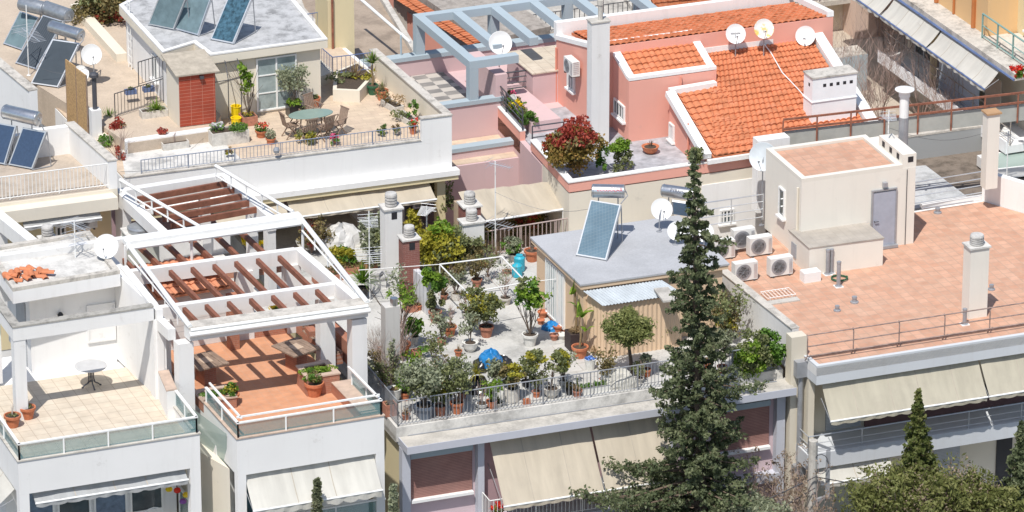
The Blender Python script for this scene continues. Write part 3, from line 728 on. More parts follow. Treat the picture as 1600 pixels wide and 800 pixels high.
# ============================================================ C: building with the rooftop garden
ZC = 0.0
l0, l1 = G(637, 699, -.35), G(1243, 606, -.35)             # front edge of the ledge
dC = (l1 - l0).normalized(); nC = Vector((-dC.y, dC.x, 0)); LC = (l1 - l0).length
bC = building('apartment_building', 'pink and blue grey apartment building carrying the rooftop garden of potted plants', l0, l1)
f0 = G(623, 668, 0); fw = (XY(f0) - XY(l0)); fy = fw.dot(XY(nC)); fx = fw.dot(XY(dC))
def cq(a, b, c, d, z=0): return [l0 + dC * a + nC * b, l0 + dC * c + nC * b, l0 + dC * c + nC * d, l0 + dC * a + nC * d]
fcd = XY(G(840, 389, 0)) - XY(l0); DPC = fcd.dot(XY(nC)) + .3; DPL = 22.0
mb = MB(); mb.prism(cq(0, 0, LC, fy + .1), -.55, -.352); mb.prism(cq(0, fy + .102, fx - .08, 11), -.55, -.352)
mb.build('ledge', m_conc, bC); mb = MB(); mb.prism(cq(-.03, -.03, LC + .03, -.001), -.60, -.345); mb.prism(cq(-.03, .001, -.001, 11), -.60, -.345); mb.build('ledge_edge', m_lav, bC)
mb = MB(); mb.prism(cq(fx - .08, fy + .001, LC - .1, DPC), -.5, -.005); mb.prism(cq(fx - .08, DPC + .001, 4.4, DPL), -.5, -.005); mb.build('parapet_kerb', m_concw, bC)
mb = MB(); mb.prism(cq(fx + .05, fy + .14, LC - .15, DPC), -.2, 0.0); mb.prism(cq(fx + .05, DPC + .001, 4.3, DPL), -.2, 0.0); mb.build('terrace_floor', m_garden, bC)
mb = MB()
mb.prism(cq(.12, .75, LC - .35, DPC), -13.5, -.622); mb.prism(cq(.12, DPC + .001, 4.4, DPL), -13.5, -.622)
mb.build('wall', m_lilac, bC)
mb = MB()
W0, W1 = l0 + dC * .12 + nC * .75, l0 + dC * (LC - .35) + nC * .75
def wx(px, z=-2.0): return tw(W0, W1, z, px)
for xa, xb in ((624, 637), (742, 752), (1035, 1046), (1208, 1221)):
    m2 = MB(); a_, b_ = wx(xa), wx(xb); panel(m2, a_, b_, -13.5, -.625, .002, .30); m2.build('column', m_lav, bC)
for zz in (-3.85, -7.0): panel(mb, W0, W1, zz, zz + .3, .003, .35)
mb.build('floor_band', m_lav, bC)
mb = MB(); sl = l0 + dC * .118 + nC * .752; mb.prism([sl, sl - dC * .05, sl - dC * .05 + nC * 16, sl + nC * 16], -13.5, -.63); mb.build('side_wall', m_yellow, bC)
for x1_, yt, yb, x2_ in ((640, 722, 779, 737), (1112, 653, 707, 1200)):
    P, Q, z0, z1 = wr(W0, W1, x1_, yt, yb, x2_); z1 = z0 + 1.45
    s_ = MB(); panel(s_, P, Q, z0, z1, .003, .06); sh = s_.build('roller_shutter', m_shut, bC)
    s_ = MB(); panel(s_, P, Q, z0 - .10, z0 - .002, .001, .22); s_.build('sill', m_white, sh)
    s_ = MB(); panel(s_, P, Q, z1 + .002, z1 + .2, .002, .16); s_.build('shutter_box', m_bluegrey, sh)
P, Q = wx(762, -.7), wx(918, -.7)
awning(bC, P, Q, -.64, 1.5, 1.95, m_awn); P, Q = wx(921, -.7), wx(1034, -.7)
awning(bC, P, Q, -.64, 1.5, 1.95, m_awn)
mb = MB(); panel(mb, wx(752), wx(1035), -3.5, -.65, .001, .01); mb.build('balcony_back_wall', m_mauve, bC)
for a_, b_ in ((800, 850), (940, 1000)): window(bC, wx(a_), wx(b_), -3.4, -1.2, kind='glass_door', nx=2, off=.012, sill=False, frame=m_metalg)
mb = MB(); panel(mb, wx(742), wx(1040), -3.7, -3.5, .36, 1.1); mb.build('balcony_slab', m_lav, bC)
p_, q_ = fpt(wx(748), wx(1035), 0, 0, 1.05), fpt(wx(748), wx(1035), 1, 0, 1.05)
railing([fpt(wx(748), wx(1035), 0, 0, .36), p_, q_], -3.5, .95, m_metalw, bC)
# garden fence along the front and the left side
railing([l0 + dC * fx + nC * (fy + 3.4), l0 + dC * fx + nC * (fy + .07), l0 + dC * (LC - .25) + nC * (fy + .07)], 0, .90, m_metalg, bC, sp=.125, r=.011, rp=.02)
railing([l0 + dC * .3 + nC * (fy + .0), l0 + dC * (LC - .4) + nC * (fy - .15)], -.351, .02, m_metalg, bC, bal=False, rails=(), name='cable')
# party wall (low) left of the garden and pillar at its right end
mb = MB(); mb.prism(cq(fx - .08, fy + 3.6, .72, DPC - 3), -.0, .25); mb.build('kerb', m_concw, bC)
# rear fence
ra, rb_ = G(756, 402, 0), G(925, 374, 0)
railing([G(690, 425, 0), ra, rb_], 0.0, .95, plain('pinkish_metal', (.42, .33, .30), .6), bC, sp=.16, r=.018, rp=.025)
# ---- hut with grey roof
ZH = 2.5
hq = [G(907, 445, ZH), G(1140, 412, ZH), G(1061, 336, ZH), G(828, 370, ZH)]
bh = building('rooftop_hut', 'peach walled rooftop hut with flat grey roof in the garden', hq[0], hq[1], 0.0, 'hut')
dh_ = (hq[1] - hq[0]).normalized(); nh_ = (hq[3] - hq[0]).normalized()
mb = MB(); mb.prism(hq, ZH - .06, ZH); mb.build('roof', m_greyroof, bh)
mb = MB(); mb.prism(inset(hq, .03), ZH - .2, ZH - .062); mb.build('roof_edge', m_peach, bh)
hw = inset(hq, .18)
mb = MB(); mb.prism(hw, 0.001, ZH - .202); mb.build('wall', m_peach, bh)
mb = MB(); A_, B_ = hw[3], hw[0]
window(bh, A_.lerp(B_, .22), A_.lerp(B_, .47), .15, 2.15, mats=m_curt, kind='barred_door', nx=5, sill=False)
window(bh, A_.lerp(B_, .50), A_.lerp(B_, .62), .15, 2.15, mats=m_curt, kind='barred_door', nx=3, sill=False)
# corrugated shed roof and sheet wall in front of it
s0, s1 = G(942, 478, 1.95), G(1068, 459, 1.95); su = (s1 - s0).normalized()
u0, u1 = hq[0] + dh_ * .1, hq[0] + dh_ * (s1 - s0).length
u0 = Vector((*XY(u0), ZH - .24)); u1 = Vector((*XY(u1), ZH - .24))
def corr(mb, A, B, C, D, p=.12, a=.02):
    L = (B - A).length; n = int(L / p) * 4; nn = (B - A).cross(D - A).normalized(); pr = None
    for i in range(n + 1):
        t = i / n; h = nn * a * math.sin(i * math.pi / 2); q0, q1 = A.lerp(B, t) + h, D.lerp(C, t) + h
        if pr: mb.quad(pr[0], q0, q1, pr[1]); mb.quad(pr[1] - nn * .008, q1 - nn * .008, q0 - nn * .008, pr[0] - nn * .008)
        pr = (q0, q1)
mb = MB(); corr(mb, s0, s1, u1, u0); mb.build('corrugated_roof', plain('corrugated_sheet', (.42, .46, .49), .6, .0, .15, 2), bh)
mb = MB(); i0 = Vector((*XY(s0), 0)) + nC * .12 + dC * .1; i1 = Vector((*XY(s1), 0)) + nC * .12
corr(mb, Vector((*XY(i0), .0)), Vector((*XY(i1), .0)), Vector((*XY(i1), 1.88)), Vector((*XY(i0), 1.88)), .16, .016); mb.build('sheet_wall', m_peach, bh)
mb = MB(); i2 = Vector((*XY(hw[0]), 0)); corr(mb, Vector((*XY(i2), 0)) + dC * .12, Vector((*XY(i0), 0)), Vector((*XY(i0), 1.88)), Vector((*XY(i2), 2.1)) + dC * .12, .16, .016); mb.build('sheet_side_wall', m_peach, bh)
mb = MB(); mb.box(G(1040, 462, 2.1) + Z * 0, (.5, 1.1, .07), TH - .1); mb.build('roof_hatch', m_conc, bh)

# ============================================================ D: building with the salmon tiled roof, right
ZD = .6
d0, d1 = G(1276, 575, ZD), G(1640, 519, ZD)
dD = (d1 - d0).normalized(); nD = Vector((-dD.y, dD.x, 0)); LD = (d1 - d0).length
bD = building('apartment_building', 'beige apartment building with large salmon tiled flat roof, right side', d0, d1)
e0_ = G(1254, 556, ZD); back = G(1537, 312, ZD); vD = (XY(G(1640, 400, ZD)) - XY(back)); 
lb = G(1075, 385, ZD); rb2 = back + (G(1640, 396, ZD) - back) * 1.0
rfx = Vector((*XY(d1), ZD))
fl_ = [d0, d1 + dD * 3, rb2 + dD * 3, back, lb, e0_]
mb = MB(); mb.prism(fl_, ZD - .3, ZD - .01); mb.build('roof_slab', m_white2, bD)
mb = MB(); mb.prism(inset([d0 + nD * .0, d1 + dD * 3, rb2 + dD * 3, back, lb, e0_], .16), ZD - .05, ZD + .003); mb.build('roof_floor', m_tile_d, bD)
mb = MB(); mb.prism([d0, d1 + dD * 3, d1 + dD * 3 + nD * .15, d0 + nD * .15], ZD - .62, ZD + .06)
sdv = (e0_ - d0); mb.prism([d0 + nD * .151, d0 + nD * .151 + dD * .15, e0_ + dD * .15, e0_], ZD - .62, ZD + .06)
mb.build('fascia', m_bluegrey if False else stucco('pale_grey_paint', (.58, .60, .62), amt=.5, streak=.5), bD)
wl0 = e0_ + dD * .05; backn = (lb - e0_).normalized()
FW0 = d0 + nD * 1.5 + dD * .1; FW1 = d1 + nD * 1.5 + dD * 3
mb = MB(); mb.prism([FW0, FW1, rb2 + dD * 3, back, lb, e0_ + dD * .3], -13.5, ZD - .302); mb.build('wall', m_beige, bD)
mb = MB(); pe = e0_ - dD * .0; mb.prism([FW0 - dD * .1 - nD * .9, FW0 + dD * .12 - nD * .9, FW0 + dD * .12, FW0 - dD * .1], -13.5, ZD - .63)
mb.prism([e0_ - dD * .45 - nD * .1, e0_ + dD * .1 - nD * .1, e0_ + dD * .1 + nD * .35, e0_ - dD * .45 + nD * .35], -13.5, 1.35); mb.build('pillar', m_beige, bD)
# left parapet, rising from the garden
pa, pb_ = G(1243, 513, 1.35), G(1140, 430, 1.35)
mb = MB(); mb.wall(pa, pb_ + (pb_ - pa) * .5, -.2, 1.33, .24, 0); mb.build('parapet', m_white2, bD)
mb = MB(); mb.wall(pa, pb_ + (pb_ - pa) * .5, 1.332, 1.37, .30, 0); mb.build('parapet_coping', m_coping, bD)
mb = MB(); q0 = back; mb.wall(back, rb2 + dD * 3, ZD + .001, ZD + 1.1, .25, 0)
mb.prism([G(1441, 326, ZD), back, back + nD * .2, G(1441, 326, ZD) + nD * .2], ZD + .001, ZD + .14); mb.build('rear_parapet', m_white, bD)
# stair house
sh_ = [G(1250, 406, ZD), G(1427, 380, ZD)]; ds = (sh_[1] - sh_[0]).normalized(); ns = Vector((-ds.y, ds.x, 0)); LS = (sh_[1] - sh_[0]).length
ZS = ZD + 2.85
mb = MB(); dep = 3.1
mb.prism([sh_[0], sh_[1], sh_[1] + ns * dep, sh_[0] + ns * dep], ZD + .004, ZS); shw = mb.build('stair_house', m_pcream, bD)
mb = MB(); LR = LS - .5; o_ = [sh_[0], sh_[0] + ds * LR, sh_[0] + ds * LR + ns * dep, sh_[0] + ns * dep]
ring(mb, o_, ZS + .001, ZS + .14, .2); mb.build('roof_rim', stucco('pale_cream_paint', (.72, .68, .60), amt=.4), shw)
mb = MB(); mb.prism(inset(o_, .21), ZS + .001, ZS + .05); mb.build('roof_tiles', m_tile_d, shw)
mb = MB(); p = sh_[0] + ds * (LR + .002) ; mb.prism([p + ns * .01, sh_[1] + ds * .02 + ns * .01, sh_[1] + ds * .02 + ns * 2.0, p + ns * 2.0], ZS + .002, ZS + .5); vb = mb.build('vent_block', m_pcream, shw)
mb = MB()
for k in range(3): c = p + ns * (.3 + k * .6); mb.prism([c - ds * .01, c + ds * .02, c + ds * .02 + ns * .2, c - ds * .01 + ns * .2], ZS + .22, ZS + .42)
c = p + ds * .2; mb.prism([c, c + ds * .2, c + ds * .2 + ns * .05, c + ns * .05], ZS + .2, ZS + .4); mb.build('vent_opening', m_dark, vb)
P, Q, z0, z1 = wr(sh_[0], sh_[1], 1361, 300, 388, 1396)
mb = MB(); panel(mb, P, Q, ZD + .12, ZD + 2.1, .002, .05); dr = mb.build('door', plain('grey_door', (.36, .38, .44), .5), shw)
mb = MB(); panel(mb, fpt(P, Q, -.06, 0), fpt(P, Q, 0, 0), ZD + .12, ZD + 2.15, .001, .08); panel(mb, fpt(P, Q, 1, 0), fpt(P, Q, 1.06, 0), ZD + .12, ZD + 2.15, .001, .08); panel(mb, fpt(P, Q, -.06, 0), fpt(P, Q, 1.06, 0), ZD + 2.152, ZD + 2.2, .001, .08); panel(mb, fpt(P, Q, -.1, 0), fpt(P, Q, 1.1, 0), ZD + .02, ZD + .118, .001, .2); mb.build('door_frame', m_metalg, dr)
mb = MB(); mb.tube([fpt(P, Q, .08, ZD + 1.05, .05), fpt(P, Q, .08, ZD + 1.05, .11), fpt(P, Q, .25, ZD + 1.05, .11)], .018, 5); mb.build('handle', m_metald, dr)
mb = MB(); mb.box(fpt(P, Q, .5, ZD + 2.3, .08), (.16, .12, .16), ang(P, Q)); mb.build('lamp', m_metalg, shw)
sl0, sl1 = sh_[0] + ns * dep, sh_[0]
P, Q, z0, z1 = wr(sl0, sl1, 1218, 290, 334, 1227)
window(shw, P, Q, z0, z1, kind='window', nx=1, sill=True)
mb = MB(); mb.tube([fpt(sl0, sl1, .93, ZD + .3, .05), fpt(sl0, sl1, .93, ZS - .25, .05)], .04, 6); mb.build('downpipe', m_cream, shw)
mb = MB(); mb.tube([sh_[1] - ds * .33 - ns * .03 + Z * 0, sh_[1] - ds * .33 - ns * .03 + Z * 2.8], .014, 5); mb.build('cable', m_metald, shw)
# low annex
an = [G(1285, 430, ZD), G(1379, 415, ZD)]
A0 = an[0] - ds * .15; A1 = an[1]
mb = MB(); mb.prism([A0 - ds * .3 + ns * .12, A1, A1 + ns * 1.75, A0 - ds * .3 + ns * 1.9], ZD + .004, ZD + 1.0); ax = mb.build('annex', m_pcream, bD)
mb = MB(); mb.prism([A0 - ds * .33 + ns * .1, A1 + ds * .03 - ns * .03, A1 + ds * .03 + ns * 1.7, A0 - ds * .33 + ns * 1.9], ZD + 1.002, ZD + 1.04); mb.build('annex_top', tiles('grey_tile_top', (.42, .38, .33), (.40, .36, .31), (.33, .3, .27), .3, .3), ax)
mb = MB(); panel(mb, A0 - ds * .3 + ns * 1.6, A0 - ds * .3 + ns * 1.2, ZD + .2, ZD + .7, .002, .03); mb.build('vent_grille', m_shutg, ax)
# front facade: awnings, balcony, recessed wall
mb = MB(); y0 = ZD - 3.1
bs0 = d0 - dD * .25; bs1 = d1 + dD * 3
mb.prism([bs0, bs1, bs1 + nD * 1.6, bs0 + nD * 1.6], y0 - .55, y0); mb.prism([bs0, bs1, bs1 + nD * 1.6, bs0 + nD * 1.6], y0 - 3.65, y0 - 3.1); mb.build('balcony_slab', bpy.data.materials['pale_grey_paint'], bD)
railing([bs0 + nD * 1.3 + dD * .05, bs0 + nD * .08 + dD * .05, bs1 + nD * .08], y0, .62, m_alu, bD, bal=False, rails=(.12, .34), rp=.02, r=.014, post=1.9)
P, Q = FW0 + dD * .25 - nD * 1.28, None
def DX(px, z=0.0): return tw(d0 + nD * .25, d1 + nD * .25 + dD * 3, z, px)
awning(bD, DX(1283), DX(1527), ZD - .64, .85, 1.05, m_awn2, seg=20); awning(bD, DX(1530), DX(1640), ZD - .64, .85, 1.05, m_awn2)
def DW(px, z=-1.5): return tw(FW0, FW1, z, px)
for pa_, pb2, mt in ((1290, 1345, m_shutg), (1450, 1502, plain('maroon_cloth', (.20, .012, .045), .8)), (1540, 1600, m_dark)):
    mb = MB(); panel(mb, DW(pa_), DW(pb2), y0 + .3 if mt != m_shutg else y0 + .05, y0 + 2.2, .003, .05); mb.build('balcony_door', mt, bD)
mb = MB(); panel(mb, DW(1350), DW(1640), y0 + .01, y0 + .42, .06, .12); mb.build('parapet_band', plain('maroon_band', (.13, .07, .07), .8), bD)
for pa_, pb2, mt in ((1275, 1342, m_greysheet), (1458, 1498, m_shutg), (1556, 1580, m_dark)):
    mb = MB(); panel(mb, DW(pa_, -4.5), DW(pb2, -4.5), y0 - 3.1, y0 - .75, .003, .05); mb.build('lower_door', mt, bD)
awning(bD, DX(1273, -3.2), DX(1388, -3.2), y0 - .56, .5, .45, m_awnw)
# D roof railing (three tubes, bent posts)
mb = MB(); rr0, rr1 = d0 + nD * .55 + dD * -.1, d1 + nD * .55 + dD * 3; LRR = (rr1 - rr0).length
for h_ in (.95, .55, .2): mb.tube([rr0 + Z * h_, rr1 + Z * h_], .022, 6)
mb.tube([rr0 + nD * .25 + Z * .05, rr1 + nD * .25 + Z * .05], .02, 6)
n_ = int(LRR / 1.5)
for k in range(n_ + 1):
    p = rr0.lerp(rr1, k / n_); mb.tube([p + nD * .16 + Z * 0, p + nD * .03 + Z * .12, p + Z * .25, p + Z * .85, p + nD * .06 + Z * .97], .022, 5)
mb.build('roof_railing', plain('worn_railing', (.30, .22, .19), .7, .2, .4, 5), bD)
railing([G(1428, 330, ZD), back - dD * .02], ZD + .14, .95, m_alu, bD, bal=False, rails=(.15, .42, .68), rp=.022, r=.018, post=1.9)
railing([G(1440, 332, ZD - 0), G(1520, 320, ZD)], ZD + .14, .01, m_alu, bD, bal=False, rails=())

# ============================================================ E: cream building with the upper terrace and penthouse
ZE = 3.3
E0, E1 = G(196, 277, ZE + .1), G(706, 213, ZE + .1)
dE = (E1 - E0).normalized(); nE = Vector((-dE.y, dE.x, 0)); LE = (E1 - E0).length
bE = building('apartment_building', 'white and cream building with penthouse and dining terrace, upper left', E0, E1)
er = G(600, 100, ZE + .9); er0 = G(706, 192, ZE + .9); vE = (XY(er) - XY(er0)); vE = Vector((vE.x, vE.y, 0)).normalized()
def eq(a, b, c, d): return [E0 + dE * a + vE * b, E0 + dE * c + vE * b, E0 + dE * c + vE * d, E0 + dE * a + vE * d]
mb = MB(); mb.prism(eq(0, 0, LE, 14), ZE - 1.05, ZE - .06); mb.prism(eq(0, 3.0, LE - .6, 14), -13.5, ZE - 1.06)
mb.prism(eq(LE - 1.1, 0, LE, .18), ZE - .058, ZE + .88); mb.prism(eq(0, 0, LE - 1.102, .18), ZE - .058, ZE + .08)
mb.prism(eq(-.0, -.35, LE + .15, -.001), ZE - 1.25, ZE - 1.05)
mb.build('wall', m_white, bE)
mb = MB(); mb.prism(eq(LE - .2, .182, LE, 7.2), ZE - .058, ZE + .88); mb.build('side_parapet', m_cream, bE)
mb = MB(); mb.prism(eq(LE - 1.13, -.03, LE + .03, .2), ZE + .882, ZE + .92); mb.prism(eq(LE - .25, .202, LE + .05, 7.25), ZE + .882, ZE + .93); mb.prism(eq(-.02, -.03, LE - 1.14, .22), ZE + .082, ZE + .12); mb.build('coping', m_coping, bE)
mb = MB(); mb.prism(eq(.02, .182, LE - .21, 12), ZE - .05, ZE + .003); mb.build('terrace_floor', m_tile_e, bE)
mb = MB(); mb.prism(eq(0.0, -.3, LE + .12, 3.0), ZE - 1.42, ZE - 1.252); mb.prism(eq(LE - .55, .0, LE - .25, .3), -1, ZE - 1.43); mb.build('yellow_beam', m_yellow, bE)
railing([E0 + dE * .6 + vE * .1, E0 + dE * (LE - 1.2) + vE * .1], ZE + .12, .50, plain('slate_railing', (.20, .24, .32), .5), bE, sp=.13, r=.009, rp=.016)
def EX(px, z=2.0): return tw(E0 + vE * .1, E1 + vE * .1, z, px)
awning(bE, EX(446), EX(668), ZE - 1.43, .95, .38, m_awn, valance=True, scallop=.08)
awning(bE, EX(330), EX(440), ZE - 1.43, .95, .38, m_awn, valance=True, scallop=.08)
mb = MB(); panel(mb, E0 + vE * 3 + dE * .3, E0 + vE * 3 + dE * (LE - .7), -.2, ZE - 1.5, .003, .02); mb.build('lower_wall', m_mauve, bE)
EW0, EW1 = E0 + vE * 3, E0 + vE * 3 + dE * (LE - .6)
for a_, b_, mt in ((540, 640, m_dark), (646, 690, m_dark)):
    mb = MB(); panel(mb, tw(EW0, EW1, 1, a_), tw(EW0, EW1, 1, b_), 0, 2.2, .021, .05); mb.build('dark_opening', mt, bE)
P, Q, z0, z1 = wr(EW0, EW1, 644, 298, 325, 658); window(bE, P, Q, z0, z1, kind='window', nx=1, off=.05, sill=False)
# penthouse
ZR_ = 5.8
rp = [(186, 10), (254, 84), (303, 69), (328, 88), (512, 63), (449, -12), (300, -50)]
ro_ = [G(x, y, ZR_) for x, y in rp]
pw = inset(ro_, .22)
mb = MB(); mb.prism(pw, ZE, ZR_ - .282); ph = mb.build('penthouse', m_cream, bE)
mb = MB(); panel(mb, pw[0], pw[1], ZE + .3, ZR_ - .284, .001, .012); mb.build('side_wall', m_white, ph)
mb = MB(); mb.prism(ro_, ZR_ - .28, ZR_ - .01); mb.build('roof', m_cream, ph)
mb = MB(); mb.prism(inset(ro_, .05), ZR_ - .01, ZR_ + .012); mb.build('roof_surface', concrete('blotchy_roof', (.50, .50, .50), .45, 1.6, .5), ph)
mb = MB(); ring(mb, ro_, ZR_ + .013, ZR_ + .07, .16); mb.build('roof_rim', m_white2, ph)
mb = MB(); A_ = G(470, 20, ZR_); mb.prism([G(395, 55, ZR_), G(505, 40, ZR_), G(455, -20, ZR_), G(440, -8, ZR_)], ZR_ + .013, ZR_ + .35) if False else None
FWa, FWb = pw[3], pw[4]
P, Q, z0, z1 = wr(FWa, FWb, 401, 97, 178, 464)
window(ph, P, Q, ZE + .1, ZE + 2.1, mats=m_curt, kind='french_door', nx=2, ny=3, frame=m_white, sill=False)
mb = MB(); panel(mb, P.lerp(Q, -.12), P.lerp(Q, 1.12), ZE + 2.14, ZE + 2.3, .003, .08); mb.build('door_head', m_cream, ph)
P, Q, z0, z1 = wr(pw[0], pw[1], 240, 82, 120, 248); window(ph, P, Q, z0, z1, kind='window', nx=2, off=.012)
# platform with the red tiled shed
ZF = ZE + .4
pt_ = [G(200, 224, ZF), G(332, 205, ZF), G(400, 196, ZF), G(380, 160, ZF), G(240, 60, ZF), G(100, -60, ZF), G(-60, -60, ZF), G(-60, 60, ZF), G(40, 110, ZF), G(150, 185, ZF), G(172, 200, ZF)]
mb = MB(); mb.prism([pt_[0], pt_[1], G(345, 180, ZF), G(240, 60, ZF), G(170, -60, ZF), G(-60, -60, ZF), G(-60, 60, ZF), G(150, 190, ZF)], ZE - 1, ZF); mb.build('upper_platform', concrete('tan_terrace', (.56, .46, .36), .8, 1.2, .7), bE)
mb = MB(); a_, b_, c_ = G(281, 199, ZF), G(337, 192, ZF), G(262, 180, ZF)
q = [a_, b_, b_ + (c_ - a_), c_]
mb.prism(q, ZF + .002, ZF + 1.9); shd = tag(root('tiled_shed', 'small shed with a red tiled front beside the penthouse', 'shed', a_, ang(a_, b_)))
mb.build('wall', m_cream, shd)
mb = MB(); panel(mb, a_, b_, ZF + .03, ZF + 1.92, .002, .04); mb.build('tiled_front', m_redtile, shd)
mb = MB(); qq = inset(q, -.14); mb.hexa([Vector((*XY(p), ZF + 1.93 + (0 if i in (0, 1) else .28))) for i, p in enumerate(qq)], [Vector((*XY(p), ZF + 1.98 + (0 if i in (0, 1) else .28))) for i, p in enumerate(qq)]); mb.build('roof', plain('fibre_sheet', (.40, .35, .28), .9, 0, .2, 4), shd)
mb = MB(); mb.box(fpt(a_, b_, .62, ZF + 1.75, .1), (.14, .12, .1), TH); mb.build('lamp', m_metald, shd)

# ============================================================ H: far left building with the white rail
ZHh = 4.6
H0, H1 = G(-60, 326, ZHh), G(171, 296, ZHh)
dH = (H1 - H0).normalized(); nH = Vector((-dH.y, dH.x, 0)); LHh = (H1 - H0).length
bH = building('apartment_building', 'low white and beige building with white rail and solar heater, far left edge', H0, H1)
hr = G(110, 206, ZHh + 1.0); hr0 = G(172, 261, ZHh + 1.0); vH = (XY(hr) - XY(hr0)); DH_ = vH.length; vH = Vector((vH.x, vH.y, 0)).normalized()
def hq_(a, b, c, d): return [H0 + dH * a + vH * b, H0 + dH * c + vH * b, H0 + dH * c + vH * d, H0 + dH * a + vH * d]
mb = MB(); mb.prism(hq_(0, .7, LHh + .3, DH_ + .6), -13.5, ZHh - .3)
mb.prism(hq_(LHh - .0, 0, LHh + .28, DH_ + .3), ZHh - .0, ZHh + 1.0); mb.prism(hq_(LHh - 1.3, DH_, LHh - .001, DH_ + .25), ZHh, ZHh + 1.0)
mb.prism(hq_(0, DH_ + .5, LHh - 1.3, DH_ + .75), ZHh, ZHh + .7)
mb.build('wall', m_white, bH)
mb = MB(); mb.prism(hq_(LHh - .03, -.02, LHh + .31, DH_ + .33), ZHh + 1.002, ZHh + 1.05); mb.build('coping', m_coping, bH)
mb = MB(); mb.prism(hq_(0, .0, LHh + .28, DH_ + .6), ZHh - .298, ZHh - .0); mb.prism(hq_(0, -.5, LHh + .1, -.001), ZHh - .55, ZHh - .12); mb.build('floor_slab', m_cream, bH)
mb = MB(); mb.prism(hq_(0, .05, LHh - .01, DH_), ZHh + .001, ZHh + .01); mb.build('terrace_floor', concrete('tan_floor', (.50, .42, .34), .7, 1.5), bH)
railing([H0 + vH * .1, H1 + vH * .1], ZHh + .05, .85, m_metalw, bH, sp=.13, r=.012)
mb = MB(); panel(mb, H0 + vH * .7, H1 + vH * .7 + dH * .28, -1, ZHh - .56, .002, .02); mb.build('facade', m_yellow, bH)
P, Q, z0, z1 = wr(H0 + vH * .68, H1 + vH * .68, 87, 357, 385, 103); window(bH, P, Q, z0, z1 + .1, kind='window', nx=2, off=.03)
awning(bH, tw(H0, H1, 4, 30) - vH * .3, tw(H0, H1, 4, 150) - vH * .3, ZHh - .56, .25, .16, m_awng, scallop=.1)
# low frame wall of the neighbour in front (grey white beams at the left edge)
mb = MB(); A_, B_ = G(-5, 330, 4.6), G(62, 384, 4.6); mb.wall(A_, B_, 4.1, 4.6, .35)
for t_ in (.1,): p = A_.lerp(B_, t_); mb.box((p.x, p.y, 1), (.3, .3, 3.1), TH)
fr_ = tag(mb.build('roof_frame_beam', m_white2), 'white roof frame beam with worn top at the left edge', 'beam')
mb = MB(); A_, B_ = G(-40, 404, 5.0), G(192, 371, 5.0); mb.wall(A_, B_, 3.4, 5.0, .25); 
mb.build('roof_parapet', m_white2, bA)

# ============================================================ I: pale pink building with the blue grey pergola
ZI = 2.6
i0, i1 = G(676, 168, ZI), G(784, 153, ZI)
dI = (i1 - i0).normalized(); nI = Vector((-dI.y, dI.x, 0))
bI = building('apartment_building', 'pale pink building with blue grey concrete pergola over a chequered floor', i0, i1)
ib = G(650, 88, ZI) ; vI = XY(ib) - XY(tw(i0, i1, ZI, 734)); vI = Vector((vI.x, vI.y, 0)); DI = vI.length; vI.normalize()
LI = 3.6
pI = tw(i0, i1, ZI, 734)
def iq(a, b, c, d): return [pI + dI * a + vI * b, pI + dI * c + vI * b, pI + dI * c + vI * d, pI + dI * a + vI * d]
mb = MB(); mb.prism(iq(-2.2, .25, 9, DI - .1), -13.5, ZI - .75); mb.prism(iq(-2.2, 0, 1.0, .25), ZI - 2.2, ZI - .1)
mb.prism(iq(-2.2, DI - .1, 9, DI + .25), ZI - 1.0, ZI - .1)
mb.prism(iq(-2.2, -2.4, 3.0, -.001), -13.5, ZI - 1.4); mb.prism(iq(1.0, 0, 1.45, 2.6), ZI - 2.2, ZI + .9); mb.prism(iq(1.452, -2.2, 2.6, 2.0), ZI - 1.4, ZI - .2)
mb.build('wall', m_pale, bI)
mb = MB(); fa_, fb_ = G(700, 234, ZI - .95), G(838, 214, ZI - .95)
mb.prism([fa_, fb_, fb_ + nI * .3, fa_ + nI * .3], -13.5, ZI - 1.102); fwl = mb.build('front_wall', m_pale, bI)
mb = MB(); mb.prism([fa_ - nI * .04, fb_ - nI * .04, fb_ + nI * .36, fa_ + nI * .36], ZI - 1.1, ZI - .95); mb.prism(iq(-2.4, -.05, 1.3, .3), ZI - .098, ZI + .06); mb.prism(iq(-2.4, DI - .15, 9, DI + .3), ZI - .098, ZI + .06)
mb.build('coping', m_bluegrey, bI)
mb = MB(); A_, B_ = G(705, 252, 3.6), G(815, 236, 3.6); panel(mb, fa_, fb_, .3, .4, .002, .05); mb.build('string_course', m_mauve, bI)
mb = MB(); mb.prism(iq(-2.2, .252, 1.0, DI - .12), ZI - .72, ZI - .70); mb.build('chequer_floor', m_check, bI)
mb = MB(); mb.prism(iq(-2.2, -2.3, 1.4, -.02), ZI - 1.398, ZI - 1.38); mb.build('lower_floor', m_tile_e, bI)
bw = .34; HP = 1.5; zt_ = ZI + .06 + HP
mb = MB()
mb.prism(iq(0, 0, bw, bw), ZI + .062, zt_ - .3); mb.build('pergola_post', m_bluegrey, bI)
for a_ in (0, 2.95, 5.9, 8.8): mb = MB(); mb.prism(iq(a_, DI - .05, a_ + bw, DI - .05 + bw), ZI + .062, zt_ - .3); mb.build('pergola_post', m_bluegrey, bI)
mb = MB(); mb.prism(iq(0, 0, 1.9, bw), zt_ - .298, zt_); mb.prism(iq(0, DI - .05, 11, DI + bw - .05), zt_ - .298, zt_)
mb.prism(iq(0, bw + .001, bw, DI - .051), zt_ - .298, zt_)
for a_, e_ in ((1.45, 1.0), (2.95, 1.2), (4.5, .6), (6.2, .3), (8.3, .1)): mb.prism(iq(a_, e_ + .3, a_ + bw, DI - .051), zt_ - .297, zt_ - .003)
mb.build('pergola_beam', m_bluegrey, bI)
